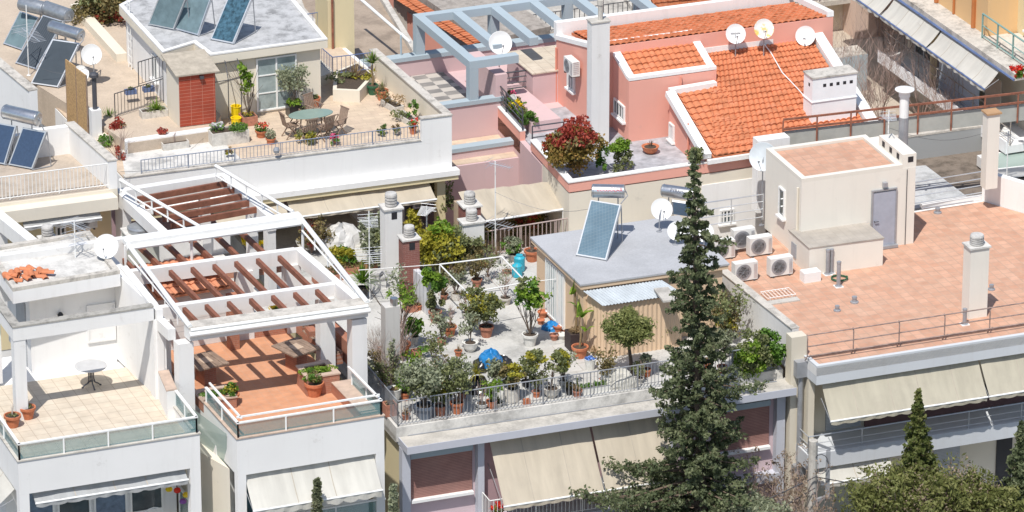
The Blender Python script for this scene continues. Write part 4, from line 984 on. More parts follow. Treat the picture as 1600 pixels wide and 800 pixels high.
mb = MB(); mb.prism(iq(2.7, 0.6, 4.6, 3.0), -8, ZI + .5); mb.build('tower_wall', m_pale, bI); mb = MB(); mb.prism(iq(2.65, .55, 4.65, 3.05), ZI + .502, ZI + .55); mb.build('tower_top', m_tile_w, bI)
P, Q = pI + dI * 5 + vI * (DI - 1.5), pI + dI * 9 + vI * (DI - 1.5); railing([P, Q], ZI - .7, 1.1, m_metald, bI, sp=.16, r=.018)

# ============================================================ F: salmon pink house with clay tiled roofs
ZFf = 1.9
c0 = G(889, 284, ZFf + .5); c1 = G(1200, 240, ZFf + .5); dF = (c1 - c0).normalized(); nF = Vector((-dF.y, dF.x, 0))
cl_ = G(829, 218, ZFf + .5); vF = XY(cl_) - XY(c0); DF = vF.length; vF = Vector((vF.x, vF.y, 0)).normalized()
bF = building('house', 'salmon pink house with orange clay tiled roofs and white trims', c0, c1, cat='house')
def at_(p, z): return Vector((p[0], p[1], z))
big = [c0, c0 + dF * 12.2, c0 + dF * 12.2 + vF * 9, c0 + vF * DF]
mb = MB(); mb.prism([c0 + dF * .02 + nF * .02, c0 + dF * 7.0 + nF * .02, c0 + dF * 7.0 + vF * 3, c0 + vF * 3 + dF * .02], -13.5, ZFf + .05); mb.build('base_wall', m_cream, bF)
mb = MB(); mb.prism([c0 + dF * 5.02 - nF * .01, c0 + dF * 7.5 - nF * .01, c0 + dF * 7.5 + nF * 6, c0 + dF * 5.02 + nF * 6], -13.5, ZFf - .35); mb.build('base_white_wall', m_white, bF)
mb = MB(); mb.prism([c0 + vF * 3.0, c0 + dF * 8 + vF * 3, c0 + dF * 8 + vF * 12, c0 + vF * 12], -13.5, ZFf); mb.build('base_rear_wall', m_pale, bF)
mb = MB(); mb.prism([c0 + dF * .2 + nF * .2, c0 + dF * 7 + nF * .2, c0 + dF * 7 + vF * 8, c0 + vF * 8 + dF * .2], ZFf - .1, ZFf + .052 ); mb.build('terrace_floor', plain('grey_terrace', (.38, .38, .40), .7, 0, .3, 3), bF)
mb = MB(); mb.prism([c0, c0 + dF * 7.0, c0 + dF * 7.0 + nF * .2, c0 + nF * .2], ZFf - .2 + .3, ZFf + .45); 
mb.prism([c0 + nF * .202, c0 + nF * .202 + dF * .2, c0 + vF * DF + dF * .2, c0 + vF * DF], ZFf + .1, ZFf + .45)
mb.prism([c0 + vF * (DF + 1.2), c0 + vF * (DF + 1.2) + dF * .2, c0 + vF * (DF + 5) + dF * .2, c0 + vF * (DF + 5)], ZFf - .5, ZFf + .35); mb.build('parapet', m_pink, bF)
mb = MB(); mb.prism([c0 - nF * .03 - dF * .03, c0 + dF * 7, c0 + dF * 7 + nF * .23, c0 + nF * .23 - dF * .03], ZFf + .452, ZFf + .5); mb.prism([c0 + nF * .232 - dF * .03, c0 + nF * .232 + dF * .23, c0 + vF * DF + dF * .23, c0 + vF * DF - dF * .03], ZFf + .452, ZFf + .5)
mb.prism([c0 + vF * (DF + 1.2) - dF * .02, c0 + vF * (DF + 1.2) + dF * .23, c0 + vF * (DF + 5) + dF * .23, c0 + vF * (DF + 5) - dF * .02], ZFf + .352, ZFf + .4); mb.build('parapet_coping', m_white, bF)
# main block: left wall and high front wall, roof falling gently to the back
La, Lb = G(869, 157, ZFf), G(925, 205, ZFf); vL = (La - Lb).normalized(); DL = (La - Lb).length
Rr = Lb + dF * 9.4
mb = MB(); mb.hexa([Lb, Rr, Rr + vL * DL, La], [at_(Lb, ZFf + 3.150), at_(Rr, ZFf + 3.150), at_(Rr + vL * DL, ZFf + 2.350), at_(La, ZFf + 2.350)]); mb.build('main_wall', m_pink, bF)
tl, trr = at_(Lb + dF * .4, ZFf + 3.200), at_(Rr - dF * .3, ZFf + 3.200)
Lbk = at_(La + dF * .5 - vL * .2, ZFf + 2.420); Rbk = at_(Rr + vL * (DL - .2) - dF * .2, ZFf + 2.420)
q0 = G(1090, 62, 7.1)
tileroof(bF, at_(Lb + dF * .3 + vL * .1, ZFf + 3.120), at_(Rr - dF * .2 + vL * .1, ZFf + 3.120), Rbk + Z * .22, Lbk + Z * .0 + Z * .22, m_roof, name='rear_roof')
mb = MB(); mb.hexa([at_(La, ZFf + 2.360), at_(Rr + vL * DL, ZFf + 2.360), at_(Rr + vL * (DL + .25), ZFf + 2.360), at_(La + vL * .25, ZFf + 2.360)], [at_(La, ZFf + 3.000), at_(Rr + vL * DL, ZFf + 3.000), at_(Rr + vL * (DL + .25), ZFf + 3.000), at_(La + vL * .25, ZFf + 3.000)])
mb.bar(at_(Rr - dF * .1, ZFf + 3.170), at_(Rr - dF * .1 + vL * DL, ZFf + 2.800), .25, .2); mb.bar(at_(Lb + dF * .1, ZFf + 3.155), at_(La + dF * .1, ZFf + 2.370), .28, .16); mb.build('rear_trim', m_white, bF)
# middle wing
m0, m1 = G(982, 224, ZFf), G(1118, 205, ZFf); vM = (G(952, 196, ZFf) - m0).normalized()
mz = hz(m0, 127)
mb = MB(); DM = 2.4; mb.hexa([m0, m1, m1 + vM * DM, m0 + vM * DM], [at_(m0, mz - .04), at_(m1, mz - .04), at_(m1 + vM * DM, mz + .55), at_(m0 + vM * DM, mz + .55)]); mb.build('wing_wall', m_pink, bF)
def trim(mb, A, B, w_=.28, h_=.14): mb.bar(A, B, w_, h_)
A_, B_, C_, D_ = [at_(p, z) for p, z in ((m0, mz), (m1, mz), (m1 + vM * DM, mz + .59), (m0 + vM * DM, mz + .59))]
mb = MB(); s_ = .14
mb.bar(A_ + nF * s_, B_ + nF * s_, .28, .12); mb.bar(D_ - nF * s_, C_ - nF * s_, .28, .12); mb.bar(A_ + dF * s_ + vM * .28, D_ + dF * s_ - vM * .28, .28, .121); mb.bar(B_ - dF * s_ + vM * .28, C_ - dF * s_ - vM * .28, .28, .121); mb.build('wing_trim', m_white, bF)
tileroof(bF, A_ + dF * .28 + vM * .28 - Z * .0, B_ - dF * .28 + vM * .28, C_ - dF * .28 - vM * .28, D_ + dF * .28 - vM * .28, m_roof, name='wing_roof')
# big front roof
g0_ = G(1045, 217, ZFf); gz = 5.8; ev0 = Vector(g0_)
slope = math.tan(R(17))
eaveL = G(1104, 246, ZFf + .7); eaveR = G(1366, 207, ZFf + .7)
dE_ = (eaveR - eaveL).normalized(); up_ = Vector((vF.x, vF.y, 0)).normalized()
def onroof(px, py):
    nn = dE_.cross(up_ + Z * slope).normalized(); d = ray(px, py); t = (eaveL - _cl).dot(nn) / d.dot(nn); return _cl + d * t
RL, RR = onroof(1098, 83), onroof(1273, 59)
Lm, Lk = onroof(1046, 147), onroof(1118, 135)
mb = MB(); body = [at_(eaveL + up_ * .12, 0), at_(eaveR + up_ * .12, 0), at_(RR, 0), at_(RL, 0)]
bl2 = eaveL + (Lm - eaveL)
mb.hexa([at_(p, ZFf - 1.6) for p in (eaveL + up_ * .1, eaveR + up_ * .1, RR, Lm + (RR - onroof(1273, 59)) if False else RL)], [p - Z * .12 for p in (eaveL + up_ * .1 + Z * .03, eaveR + up_ * .1 + Z * .03, RR, RL)])
lowL = [eaveL + up_ * .1, eaveL + dE_ * 3 + up_ * .1, Lk + dE_ * 1.0, Lm]
mb.hexa([at_(p, ZFf - 1.6) for p in lowL], [Vector((p.x, p.y, p.z - .13)) for p in lowL]); mb.build('front_wall', m_pink, bF)
tileroof(bF, eaveL + dE_ * .25 - up_ * .05, eaveR - dE_ * .2 - up_ * .05, RR - dE_ * .2, RL + dE_ * .2, m_roof, name='front_roof')
tileroof(bF, eaveL + dE_ * .25, eaveL + dE_ * 1.9, Lk + dE_ * .3, Lm + dE_ * .25, m_roof, name='front_roof')
mb = MB()
mb.bar(eaveL - Z * .06, Lm - Z * .06, .34, .22); mb.bar(Lm + Z * .0, Lk + Z * .0, .26, .2); mb.bar(eaveR + dE_ * .05, RR + dE_ * .05, .4, .26); mb.bar(RL + Z * .02, RR + Z * .02, .22, .2); mb.bar(eaveL - up_ * .1 - Z * .22, eaveR - up_ * .1 - Z * .22, .12, .16); mb.build('roof_trim', m_white, bF)
# chimney column and block chimney
ch = G(936, 228, ZFf); zt2 = hz(ch, 36)
mb = MB(); mb.prism([ch - dF * .3, ch + dF * .38, ch + dF * .38 + nF * .45, ch - dF * .3 + nF * .45], ZFf - 1.2, zt2); cw = mb.build('chimney', m_white2, bF)
mb = MB(); mb.prism([ch - dF * .33 - nF * .03, ch + dF * .41 - nF * .03, ch + dF * .41 + nF * .48, ch - dF * .33 + nF * .48], zt2 + .002, zt2 + .05); mb.lathe(ch + dF * .1 + nF * .2 + Z * (zt2 - ZFf + .05), [(.09, 0), (.09, .55), (.12, .56), (.12, .75), (.02, .8)], 8); mb.build('chimney_cap', m_conc, cw)
bc = onroof(1268, 196); zb3 = hz(bc, 124)
mb = MB(); q = [bc, bc + dF * 1.72, bc + dF * 1.72 + nF * .75, bc + nF * .75]; mb.prism(q, bc.z - 1.0, zb3); mb.prism(inset(q, -.03), bc.z + .85, bc.z + .89); bch = mb.build('chimney', plain('bright_white', (.84, .84, .84), .8, 0, .04, 2), bF)
mb = MB(); mb.prism(inset(q, -.03), zb3 + .002, zb3 + .06); mb.build('chimney_cap', m_coping, bch)
mb = MB()
for k in range(5): panel(mb, fpt(q[0], q[1], .24 + k * .15, 0), fpt(q[0], q[1], .31 + k * .15, 0), zb3 - .35, zb3 - .23, -.05, .004)
panel(mb, q[3].lerp(q[0], .55), q[3].lerp(q[0], .72), zb3 - .35, zb3 - .23, -.05, .004); mb.build('vent_opening', m_dark, bch)
# windows
P, Q, z0, z1 = wr(La, Lb, 888, 95, 135, 899); window(bF, P, Q, z0, z1, kind='barred_window', nx=4)
P, Q, z0, z1 = wr(m0 + vM * DM, m0, 961, 152, 176, 977); window(bF, P, Q, z0, z1, kind='barred_window', nx=4)
P, Q, z0, z1 = wr(Lm, eaveL, 1047, 190, 216, 1054); window(bF, P, Q, z0, z1, kind='barred_window', nx=3)
P, Q, z0, z1 = wr(c0 + dF * 5.0, c0 + dF * 12, 1124, 328, 350, 1146); window(bF, P, Q, z0, z1, kind='barred_window', nx=4, ny=2)
mb = MB()
for (A1_, B1_, px) in ((La, Lb, 871), (m0 + dF * 0, m1, 1062)): P = tw(A1_, B1_, ZFf, px); P = fpt(P, P + (B1_ - A1_), 0, ZFf, .06); mb.tube([P, at_(P, ZFf + (2.1 if px == 871 else 2.3))], .04, 6)
P = fpt(Lm, eaveL, .55, ZFf, .06); mb.tube([P, at_(P, ZFf + 1.4)], .04, 6); mb.build('downpipe', plain('pink_pipe', (.66, .27, .19), .6), bF)
mb = MB(); P = fpt(Lb, Rr, .5, 6.4, .05); mb.lathe(G(1064, 95, 6.2), [(.04, 0), (.04, .01)], 6) if False else None
# balcony rails at the left
bl0, bl1 = c0 + vF * (DF + 1.2) + dF * .1, c0 + vF * (DF + 5) + dF * .1
railing([bl0, bl1, bl1 + dF * 1.6], ZFf + .4, .75, m_metald, bF, bal=False, rails=(.12, .33, .54), rp=.03, r=.02)
railing([c0 + vF * (DF + .1) + dF * .1, c0 + vF * (DF + .1) + dF * 1.3], ZFf + .4, .55, m_metald, bF, bal=False, rails=(.12, .33), rp=.025, r=.02)
lp = G(803, 262, .2); lq = G(829, 285, .2)
railing([lp + dF * 1.0, lp, lq], .2, .85, m_metald, bF, bal=False, rails=(.15, .4, .62), rp=.03, r=.02)
mb = MB(); mb.prism([lp, lp + dF * 2, lq + dF * 2, lq], -.3, .18); mb.build('small_balcony', m_pink, bF)
# flat cream canopy over the yard left of the house
k0c, k1c, k2c, k3c = G(716, 300, 1.5), G(856, 284, 1.5), G(880, 327, 1.1), G(740, 349, 1.1)
mb = MB(); n_ = 14
for i in range(n_):
    a, b = i / n_, (i + 1) / n_; z_ = .02 * math.sin(i * 2.1); z2 = .02 * math.sin((i + 1) * 2.1)
    mb.quad(k3c.lerp(k2c, a) + Z * z_, k3c.lerp(k2c, b) + Z * z2, k0c.lerp(k1c, b) + Z * z2, k0c.lerp(k1c, a) + Z * z_)
cn = mb.build('canopy', m_awn, bF)
mb = MB(); mb.tube([k3c, k2c], .04, 6); mb.tube([k2c, at_(k2c, -1.3)], .03, 6); mb.build('canopy_frame', m_metalw, cn)
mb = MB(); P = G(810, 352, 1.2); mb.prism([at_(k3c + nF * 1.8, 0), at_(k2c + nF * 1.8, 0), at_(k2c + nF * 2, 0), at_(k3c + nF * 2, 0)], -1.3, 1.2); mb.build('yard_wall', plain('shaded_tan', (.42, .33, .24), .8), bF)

c = G(1203, 326, ZD); mb = MB(); mb.box(c, (1.2, .5, hz(c, 214) - ZD), TH); mb.build('side_block', m_white, bF)
railing([G(1092, 358, 1.0), G(1192, 343, 1.0)], 1.0, .95, m_alu, bF, bal=False, rails=(.1, .4, .68), rp=.022, r=.016)

# ============================================================ K: roof and grey walls behind the salmon roof; rusty fence
k0w, k1w = G(1405, 214, .6), G(1640, 182, .6); dK = (k1w - k0w).normalized(); nK = Vector((-dK.y, dK.x, 0))
bK = building('low_building', 'low grey building with rough brown roof behind the salmon tiled roof', k0w, k1w)
mb = MB(); q = [G(1395, 345, -.4), G(1640, 312, -.4), k1w + nK * .1, k0w + nK * .1]; mb.prism([at_(p, 0) for p in q], -13.5, -.402); mb.build('wall', m_conc, bK)
mb = MB(); mb.prism([at_(p, 0) for p in inset(q, .02)], -.4, -.385); mb.build('roof', concrete('rough_brown_roof', (.23, .19, .155), .5, 2.2, .3), bK)
mb = MB(); mb.prism([G(1428, 330, -.3), G(1520, 318, -.3), G(1446, 262, -.3), G(1415, 265, -.3)], -.38, -.2); mb.build('roof_sheet', concrete('pale_roof_strip', (.55, .56, .56), .6, 1.5, .5), bK)
mb = MB(); mb.prism([k0w - dK * 5, k1w, k1w + nK * .3, k0w - dK * 5 + nK * .3], -3, .52); mb.build('rear_wall', stucco('grey_render', (.36, .37, .37)), bK)
mb = MB(); mb.prism([k0w - dK * 5 - nK * .03, k1w, k1w + nK * .33, k0w - dK * 5 + nK * .33], .522, .60); mb.build('coping', m_coping, bK)
mb = MB(); g0, g1 = G(1556, 262, .2), G(1640, 250, .2); mb.prism([g0, g1, g1 + nK * 1.6, g0 + nK * 1.6], -.3, .1); gr_ = mb.build('skylight', m_metalw, bK)
mb = MB(); mb.prism([g0 + dK * .15 + nK * .15, g1, g1 + nK * 1.45, g0 + dK * .15 + nK * 1.45], .102, .12); mb.build('pane', m_glassp, gr_)
rf = tag(root('rusty_fence', 'rusty pipe fence with grey sheet panels running behind the stair house', 'fence', G(1222, 230, 2.6), 0))
r0_, r1_ = G(1222, 231, 2.6), G(1640, 183, 2.6)
mb = MB(); mb.wall(r0_, r1_, 2.6, 3.22, .03); mb.build('sheet_panel', m_greysheet, rf)
L_ = (r1_ - r0_).length; n_ = int(L_ / 1.15)
mb = MB()
for h_ in (.68, 1.05): mb.bar(r0_ + Z * h_ - nK * .06, r1_ + Z * h_ - nK * .06, .06, .07)
for k in range(n_ + 1): p = r0_.lerp(r1_, k / n_) - nK * .05; mb.bar(p - Z * .05, p + Z * 1.05, .06, .04)
mb.build('rail', m_rust, rf)

# ============================================================ G: building with the long striped awnings, upper right
G0, G1 = G(1374, 84, .5), G(1560, 218, .5); vG = (XY(G1) - XY(G0)); vG = Vector((vG.x, vG.y, 0)).normalized(); uG = Vector((-vG.y, vG.x, 0))
if uG.x < 0: uG = -uG
LG = 10.5
bG = building('apartment_building', 'apartment building with long cream awnings and a rusty railed balcony, upper right corner', G0, G0 - vG * -1)
def gq(a, b, c, d): return [G0 + vG * a + uG * b, G0 + vG * c + uG * b, G0 + vG * c + uG * d, G0 + vG * a + uG * d]
zG = .5; zU = zG + 2.75
mb = MB(); mb.prism(gq(-.2, 1.3, LG, 9), -13.5, zU - .002); mb.build('wall', m_cream, bG)
mb = MB(); mb.prism(gq(0, 0, LG, 1.299), zG - .3, zG); mb.build('balcony_slab', m_white, bG)
mb = MB(); mb.prism(gq(-4.2, -.15, LG - 3.2, 1.6), zU, zU + .28); mb.prism(gq(LG - 3.199, -.15, LG + .6, 3.5), zU, zU + .28); mb.build('roof_slab', m_coping, bG)
mb = MB(); mb.prism(gq(-4.0, .75, LG - 3.3, 9), zU, zU + 3); uw = mb.build('upper_wall', stucco('apricot_paint', (.72, .47, .24), amt=.15), bG)
mb = MB()
for k, t_ in enumerate((.2, 1.6, 3.2, 4.6, 6.2)):
    c = G0 + vG * t_ + uG * .70; mb.tube([at_(c, zU + .3), at_(c, zU + 3)], .05 if k % 2 else .1, 6)
mb.build('downpipe', plain('orange_pipe', (.45, .16, .05), .6), uw)
railing([G0 + vG * .1 + uG * 1.0, G0 + vG * .1 + uG * .1, G0 + vG * LG + uG * .1], zG, .95, plain('faded_railing', (.34, .30, .26), .6, 0, .3, 5), bG, bal=False, rails=(.1, .35, .62), rp=.022, r=.012, post=1.5)
mb = MB(); mb.prism(gq(-.02, -.06, LG, -.001), zG - .32, zG + .16); mb.build('balcony_edge', plain('white_edge', (.84, .84, .84), .8, 0, .05), bG)
railing([G0 + vG * (LG - 3.2) + uG * .5, G0 + vG * (LG + .4) + uG * .5], zU + .28, .95, plain('green_railing', (.20, .33, .30), .6), bG, bal=False, rails=(.1, .5), rp=.035, r=.02, post=1.2)
gw0, gw1 = G0 + uG * 1.3, G0 + vG * LG + uG * 1.3
def gt(t): return gw0.lerp(gw1, t / LG)
def gpanel(t0_, t1_, z0, z1, m, name): mb = MB(); panel(mb, gt(t0_), gt(t1_), z0, z1, .002, .05); return mb.build(name, m, bG)
for a_, b_ in ((.5, 2.0), (2.2, 3.4)): window(bG, gt(a_), gt(b_), zG + .05, zG + 2.1, kind='glass_door', nx=2, sill=False)
gpanel(3.9, 4.3, zG, zG + 2.5, m_yellow, 'pilaster')
m_bs = plain('blue_screen', (.44, .50, .57), .6)
for a_, b_, m_ in ((4.3, 5.9, m_bs), (5.95, 7.5, m_bs), (8.0, 9.2, plain('brown_screen', (.33, .27, .22), .8))):
    mb = MB(); o1_, o2_ = G0 + uG * .35 + vG * a_, G0 + uG * .35 + vG * b_; mb.wall(o1_, o2_, zG + .05, zG + 2.0, .04); mb.build('balcony_screen', m_, bG)
mb = MB(); o1_ = G0 + uG * .3 + vG * 3.9; mb.box(at_(o1_, zG), (.25, .25, 2.7), 0); mb.build('balcony_post', m_yellow, bG)

P_, Q_ = G0 + uG * .0, G0 + vG * LG
gaw = [(-3.2, 1.3), (1.4, 5.2), (5.3, 9.9)]
for a_, b_ in gaw: awning(bG, G0 + vG * a_ - uG * .1, G0 + vG * b_ - uG * .1, zU - .01, .60, .62, m_awnw, rod=m_metalb, scallop=.12)
mb = MB(); mb.tube([G0 + vG * -4.2 - uG * .17 + Z * (zU - zG + .05), G0 + vG * (LG + .6) - uG * .17 + Z * (zU - zG + .05)], .05, 6); mb.build('roof_edge_pipe', m_metalb, bG)
# glazed bay at the far right of the upper storey
mb = MB(); mb.prism(gq(LG - 3.4, 2.0, LG + 2, 8), zU + .28, zU + 3.2); ub = mb.build('upper_bay', m_yellow, bG)
window(bG, G0 + vG * (LG - 2.6) + uG * 2.0, G0 + vG * (LG - .6) + uG * 2.0, zU + .6, zU + 2.4, nx=2, kind='window')

# ============================================================ background buildings and yards at the top
mb = MB(); mb.quad(G(450, 500, -1.3), G(1750, 470, -1.3), G(1900, -400, -1.3), G(100, -400, -1.3))
tag(mb.build('rear_yard_ground', concrete('yard_ground', (.52, .45, .37), .7, .5, .6)), kind='structure')
def block(name, label, pix, zt, z0, wallm, topm, rim=None, cat='building'):
    pts = [G(x, y, zt) for x, y in pix]; b = building(name, label, pts[0], pts[1], z0, cat)
    mb = MB(); mb.prism(pts, z0, zt - .02); mb.build('wall', wallm, b)
    mb = MB(); mb.prism(inset(pts, .02), zt - .02, zt + .005); mb.build('roof', topm, b)
    if rim: mb = MB(); ring(mb, pts, zt + .006, zt + rim, .22); mb.build('parapet', m_coping, b)
    return b, pts
block('low_building', 'flat brown concrete roof between the penthouse and the blue grey pergola', [(500, 118), (662, 100), (566, -60), (440, -60)], 1.9, -8, m_conc, concrete('brown_roof', (.40, .32, .25), .6, 1.0, .6), .2)
b_, p_ = block('tower', 'tall pale yellow tower wall behind the penthouse', [(512, 0), (553, -6), (532, -30), (492, -24)], 5.2, -2, m_yellow, m_conc)
mb = MB(); P = fpt(p_[0], p_[1], .15, 0, .06); mb.tube([at_(P, 2), at_(P, 5.3)], .05, 6); mb.build('downpipe', m_rust, b_)
b_, p_ = block('low_building', 'small pale annexe with blue railing behind the penthouse', [(447, 60), (512, 50), (470, 5), (405, 15)], 3.4, -2, m_beige, m_conc, None)
railing([p_[0] + (p_[1] - p_[0]) * .3, p_[1]], 3.42, .8, m_metalb, b_, sp=.18)
p0_, p1_ = G(498, 99, 3.7), G(520, 118, 3.7)
railing([p0_, p1_, p1_ + dE * 1.5], 3.7, .7, m_metalb, bE, sp=.16)
mb = MB(); a_, b2 = p0_ - vE * -1, p1_; mb.prism([G(494, 122, 3.68), G(522, 112, 3.68), G(500, 92, 3.68), G(480, 96, 3.68)], 3.0, 3.68); mb.build('raised_kerb', m_cream, bE)
block('house', 'low house with narrow red tiled roof edge at the top middle', [(655, 34), (735, 92), (765, 88), (640, -20), (600, -14)], .8, -8, m_pink, m_conc, None, 'house')
rA, rB = G(590, -20, 1.6), G(760, 92, 1.0)
b_ = building('shed', 'long narrow shed with grey and red tiled roof above the pergola', G(600, -10, 1.4), G(760, 96, 1.4), -3, 'shed')
mb = MB(); mb.prism([G(615, -5, 1.2), G(800, 60, 1.2), G(830, 30, 1.2), G(650, -40, 1.2)], -3, 1.2); mb.build('wall', m_conc, b_)
tileroof(b_, G(610, -6, 1.25), G(735, 72, 1.25), G(755, 66, 1.6), G(630, -14, 1.6), m_roof, name='roof')
mb = MB(); q = [G(640, -20, 1.65), G(760, 62, 1.65), G(860, 40, 1.65), G(740, -40, 1.65)]; mb.prism(q, 1.3, 1.62); mb.build('flat_roof', concrete('grey_sheets', (.40, .36, .32), .6, 3, .5), b_)
b_, p_ = block('house', 'house with orange tiled roof beyond the pink house at the top', [(1010, 34), (1190, 12), (1180, -60), (1000, -40)], 1.2, -8, m_white, m_conc, None, 'house')
tileroof(b_, G(1028, 28, 1.3), G(1180, 10, 1.3), G(1172, -40, 2.6), G(1010, -20, 2.6), m_roof, name='roof')
def facade_block(label, pa, pb, zb, zt, dep, wm):
    A, B = G(*pa, zb), G(*pb, zb); d = (B - A).normalized(); n = Vector((-d.y, d.x, 0)); b = building('apartment_building', label, A, B, zb - 6)
    mb = MB(); mb.prism([A, B, B + n * dep, A + n * dep], zb - 6, zt); mb.build('wall', wm, b); return b, A, B, d, n
b_, A, B, d, n = facade_block('old tan apartment block with dark railed balcony openings behind bare bushes', (1130, 70), (1335, 44), -1.3, 7, 8, m_beige)
for k, (t0_, t1_) in enumerate(((.12, .2), (.34, .42), (.55, .63), (.72, .95))):
    mb = MB(); panel(mb, A.lerp(B, t0_), A.lerp(B, t1_), .6, 2.9, .003, .04); mb.build('window', m_curt if k % 2 else m_dark, b_)
mb = MB(); panel(mb, A.lerp(B, .05), A.lerp(B, .99), .05, .25, .003, .7); mb.build('balcony_slab', m_coping, b_)
railing([fpt(A, B, .05, 0, .65), fpt(A, B, .99, 0, .65)], .25, 1.0, m_metald, b_, sp=.16, r=.012)
b_, A, B, d, n = facade_block('tall pale rosy plastered wall at the top right behind bare bushes', (1336, 62), (1450, 47), -1.3, 8, 6, stucco('rosy_plaster', (.66, .50, .41), amt=.3))
mb = MB()
for t_ in (.30, .36): P = fpt(A, B, t_, 0, .06); mb.tube([at_(P, -1.3), at_(P, 8)], .03, 5)
mb.build('downpipe', m_twig, b_)
b_, p_ = block('low_building', 'blue grey rendered outbuilding with mossy top near the bare bushes', [(1300, 92), (1356, 84), (1340, 70), (1285, 77)], .2, -8, m_bluegrey, m_coping)
b_, p_ = block('low_building', 'white stepped building with rusty fence above the blue pergola', [(830, 62), (1010, 36), (960, -30), (780, -10)], .6, -8, m_white, m_conc, .2)
railing([p_[0], p_[1]], .8, .8, m_metald, b_, sp=.2, r=.015)
# left top: white walls and tan roofs round the solar heaters
jw = building('roof_wall', 'long white wall with worn brown top at the left edge', G(-10, 92, 5.0), G(50, 152, 5.0), 2.5, 'wall')
mb = MB(); mb.wall(G(-30, 72, 5.2), G(52, 140, 5.2), 2, 5.15, .3); mb.build('wall', m_white, jw); mb = MB(); mb.wall(G(-30, 72, 5.2), G(52, 140, 5.2), 5.152, 5.2, .36); mb.build('coping', m_coping, jw)
jk = building('planted_wall', 'low cream wall with ledge beside the tan roof, top left', G(118, 12, 3.9), G(186, 68, 3.9), 3.5, 'wall')
mb = MB(); mb.wall(G(118, 5, 4.0), G(190, 84, 4.0), 3.6, 4.0, .4); mb.build('wall', m_cream, jk)
mb = MB(); A_ = ZF
# step wall and planted beds on E's upper platform
mb = MB(); mb.prism([G(196, 222, ZF + .05), G(330, 203, ZF + .05), G(328, 198, ZF + .05), G(194, 217, ZF + .05)], ZE, ZF + .05); mb.build('step_wall', m_white, bE)
mb = MB(); mb.prism([G(196, 276, ZE), G(380, 252, ZE), G(330, 204, ZE), G(186, 222, ZE)], ZE - .4, ZE + .02); mb.build('front_strip', m_concw, bE)
mb = MB(); q = [G(520, 140, ZE + .45), G(562, 142, ZE + .45), G(586, 116, ZE + .45), G(560, 96, ZE + .45), G(522, 112, ZE + .45)]; mb.prism(q, ZE, ZE + .45); cpb = mb.build('planter_bed', m_cream, bE)
mb = MB(); mb.prism(inset(q, .14), ZE + .451, ZE + .47); mb.build('soil', m_soil, cpb)

# ------------------------------------------------------------ prop builders
CAMDIR = Vector((0, -1, 0))
def dish(c, r, base, label, az=0.0, el=35, logo=None, arm=True, group='satellite dishes on the roofs', mat=None):
    # c: centre of the dish, base: foot of its mast
    c = Vector(c); base = Vector(base)
    o = root('satellite_dish', label, 'satellite dish', base, 0, group)
    d = Matrix.Rotation(R(az), 3, 'Z') @ Vector((0, -math.cos(R(el)), math.sin(R(el)))); q = d.to_track_quat('Z', 'Y').to_matrix()
    mb = MB(); pr = [(.01, -.16 * r - .012)] + [(r * k / 5, .16 * r * ((k / 5) ** 2 - 1) - .012) for k in range(1, 6)] + [(r * 1.02, 0), (r, .012)] + [(r * k / 5, .16 * r * ((k / 5) ** 2 - 1)) for k in range(4, 0, -1)] + [(.005, -.16 * r)]
    mb.lathe(c, pr, 28, q); mb.build('dish', mat or m_dish, o, smooth=True)
    mb = MB(); back = c - d * (.16 * r + .02)
    mb.tube([base, at_(base, back.z - .08), back], .022, 6); mb.lathe(base, [(.10, 0), (.10, .02), (.03, .03)], 8); mb.build('mast', m_metalg, o)
    if arm:
        mb = MB(); low = c + q @ Vector((0, -r * .95, .01)); f = c + d * r * 1.05 - (q @ Vector((0, r * .35, 0)))
        mb.tube([low, f], .012, 5); a = mb.build('feed_arm', m_metalg, o); m2 = MB(); m2.tube([f - d * .02, f - d * .12], .028, 7); m2.build('receiver', m_metald, a)
    if logo: text(logo[0], c + d * (-.08 * r) + q @ Vector(logo[1]), q, logo[2], logo[3], o, logo[4])
    return o
def text(s_, loc, rot3, size, mat, parent, name='lettering', ex=.002):
    cu = bpy.data.curves.new(name, 'FONT'); cu.body = s_; cu.size = size; cu.extrude = ex; cu.align_x = 'CENTER'; cu.align_y = 'CENTER'
    t = bpy.data.objects.new(name, cu); me = bpy.data.meshes.new_from_object(t); bpy.data.objects.remove(t); bpy.data.curves.remove(cu)
    inv = _M[parent.name].inverted(); me.transform(inv @ Matrix.Translation(Vector(loc)) @ rot3.to_4x4())
    me.name = name; me.materials.clear(); me.materials.append(mat)
    o = bpy.data.objects.new(name, me); col.objects.link(o); o.parent = parent; _M[o.name] = _M[parent.name]; return o
def quadpanel(mb, BL, BR, TR, TL, t):
    n = (BR - BL).cross(TL - BL).normalized() * t
    return mb.hexa([BL - n, BR - n, TR - n, TL - n], [BL, BR, TR, TL])
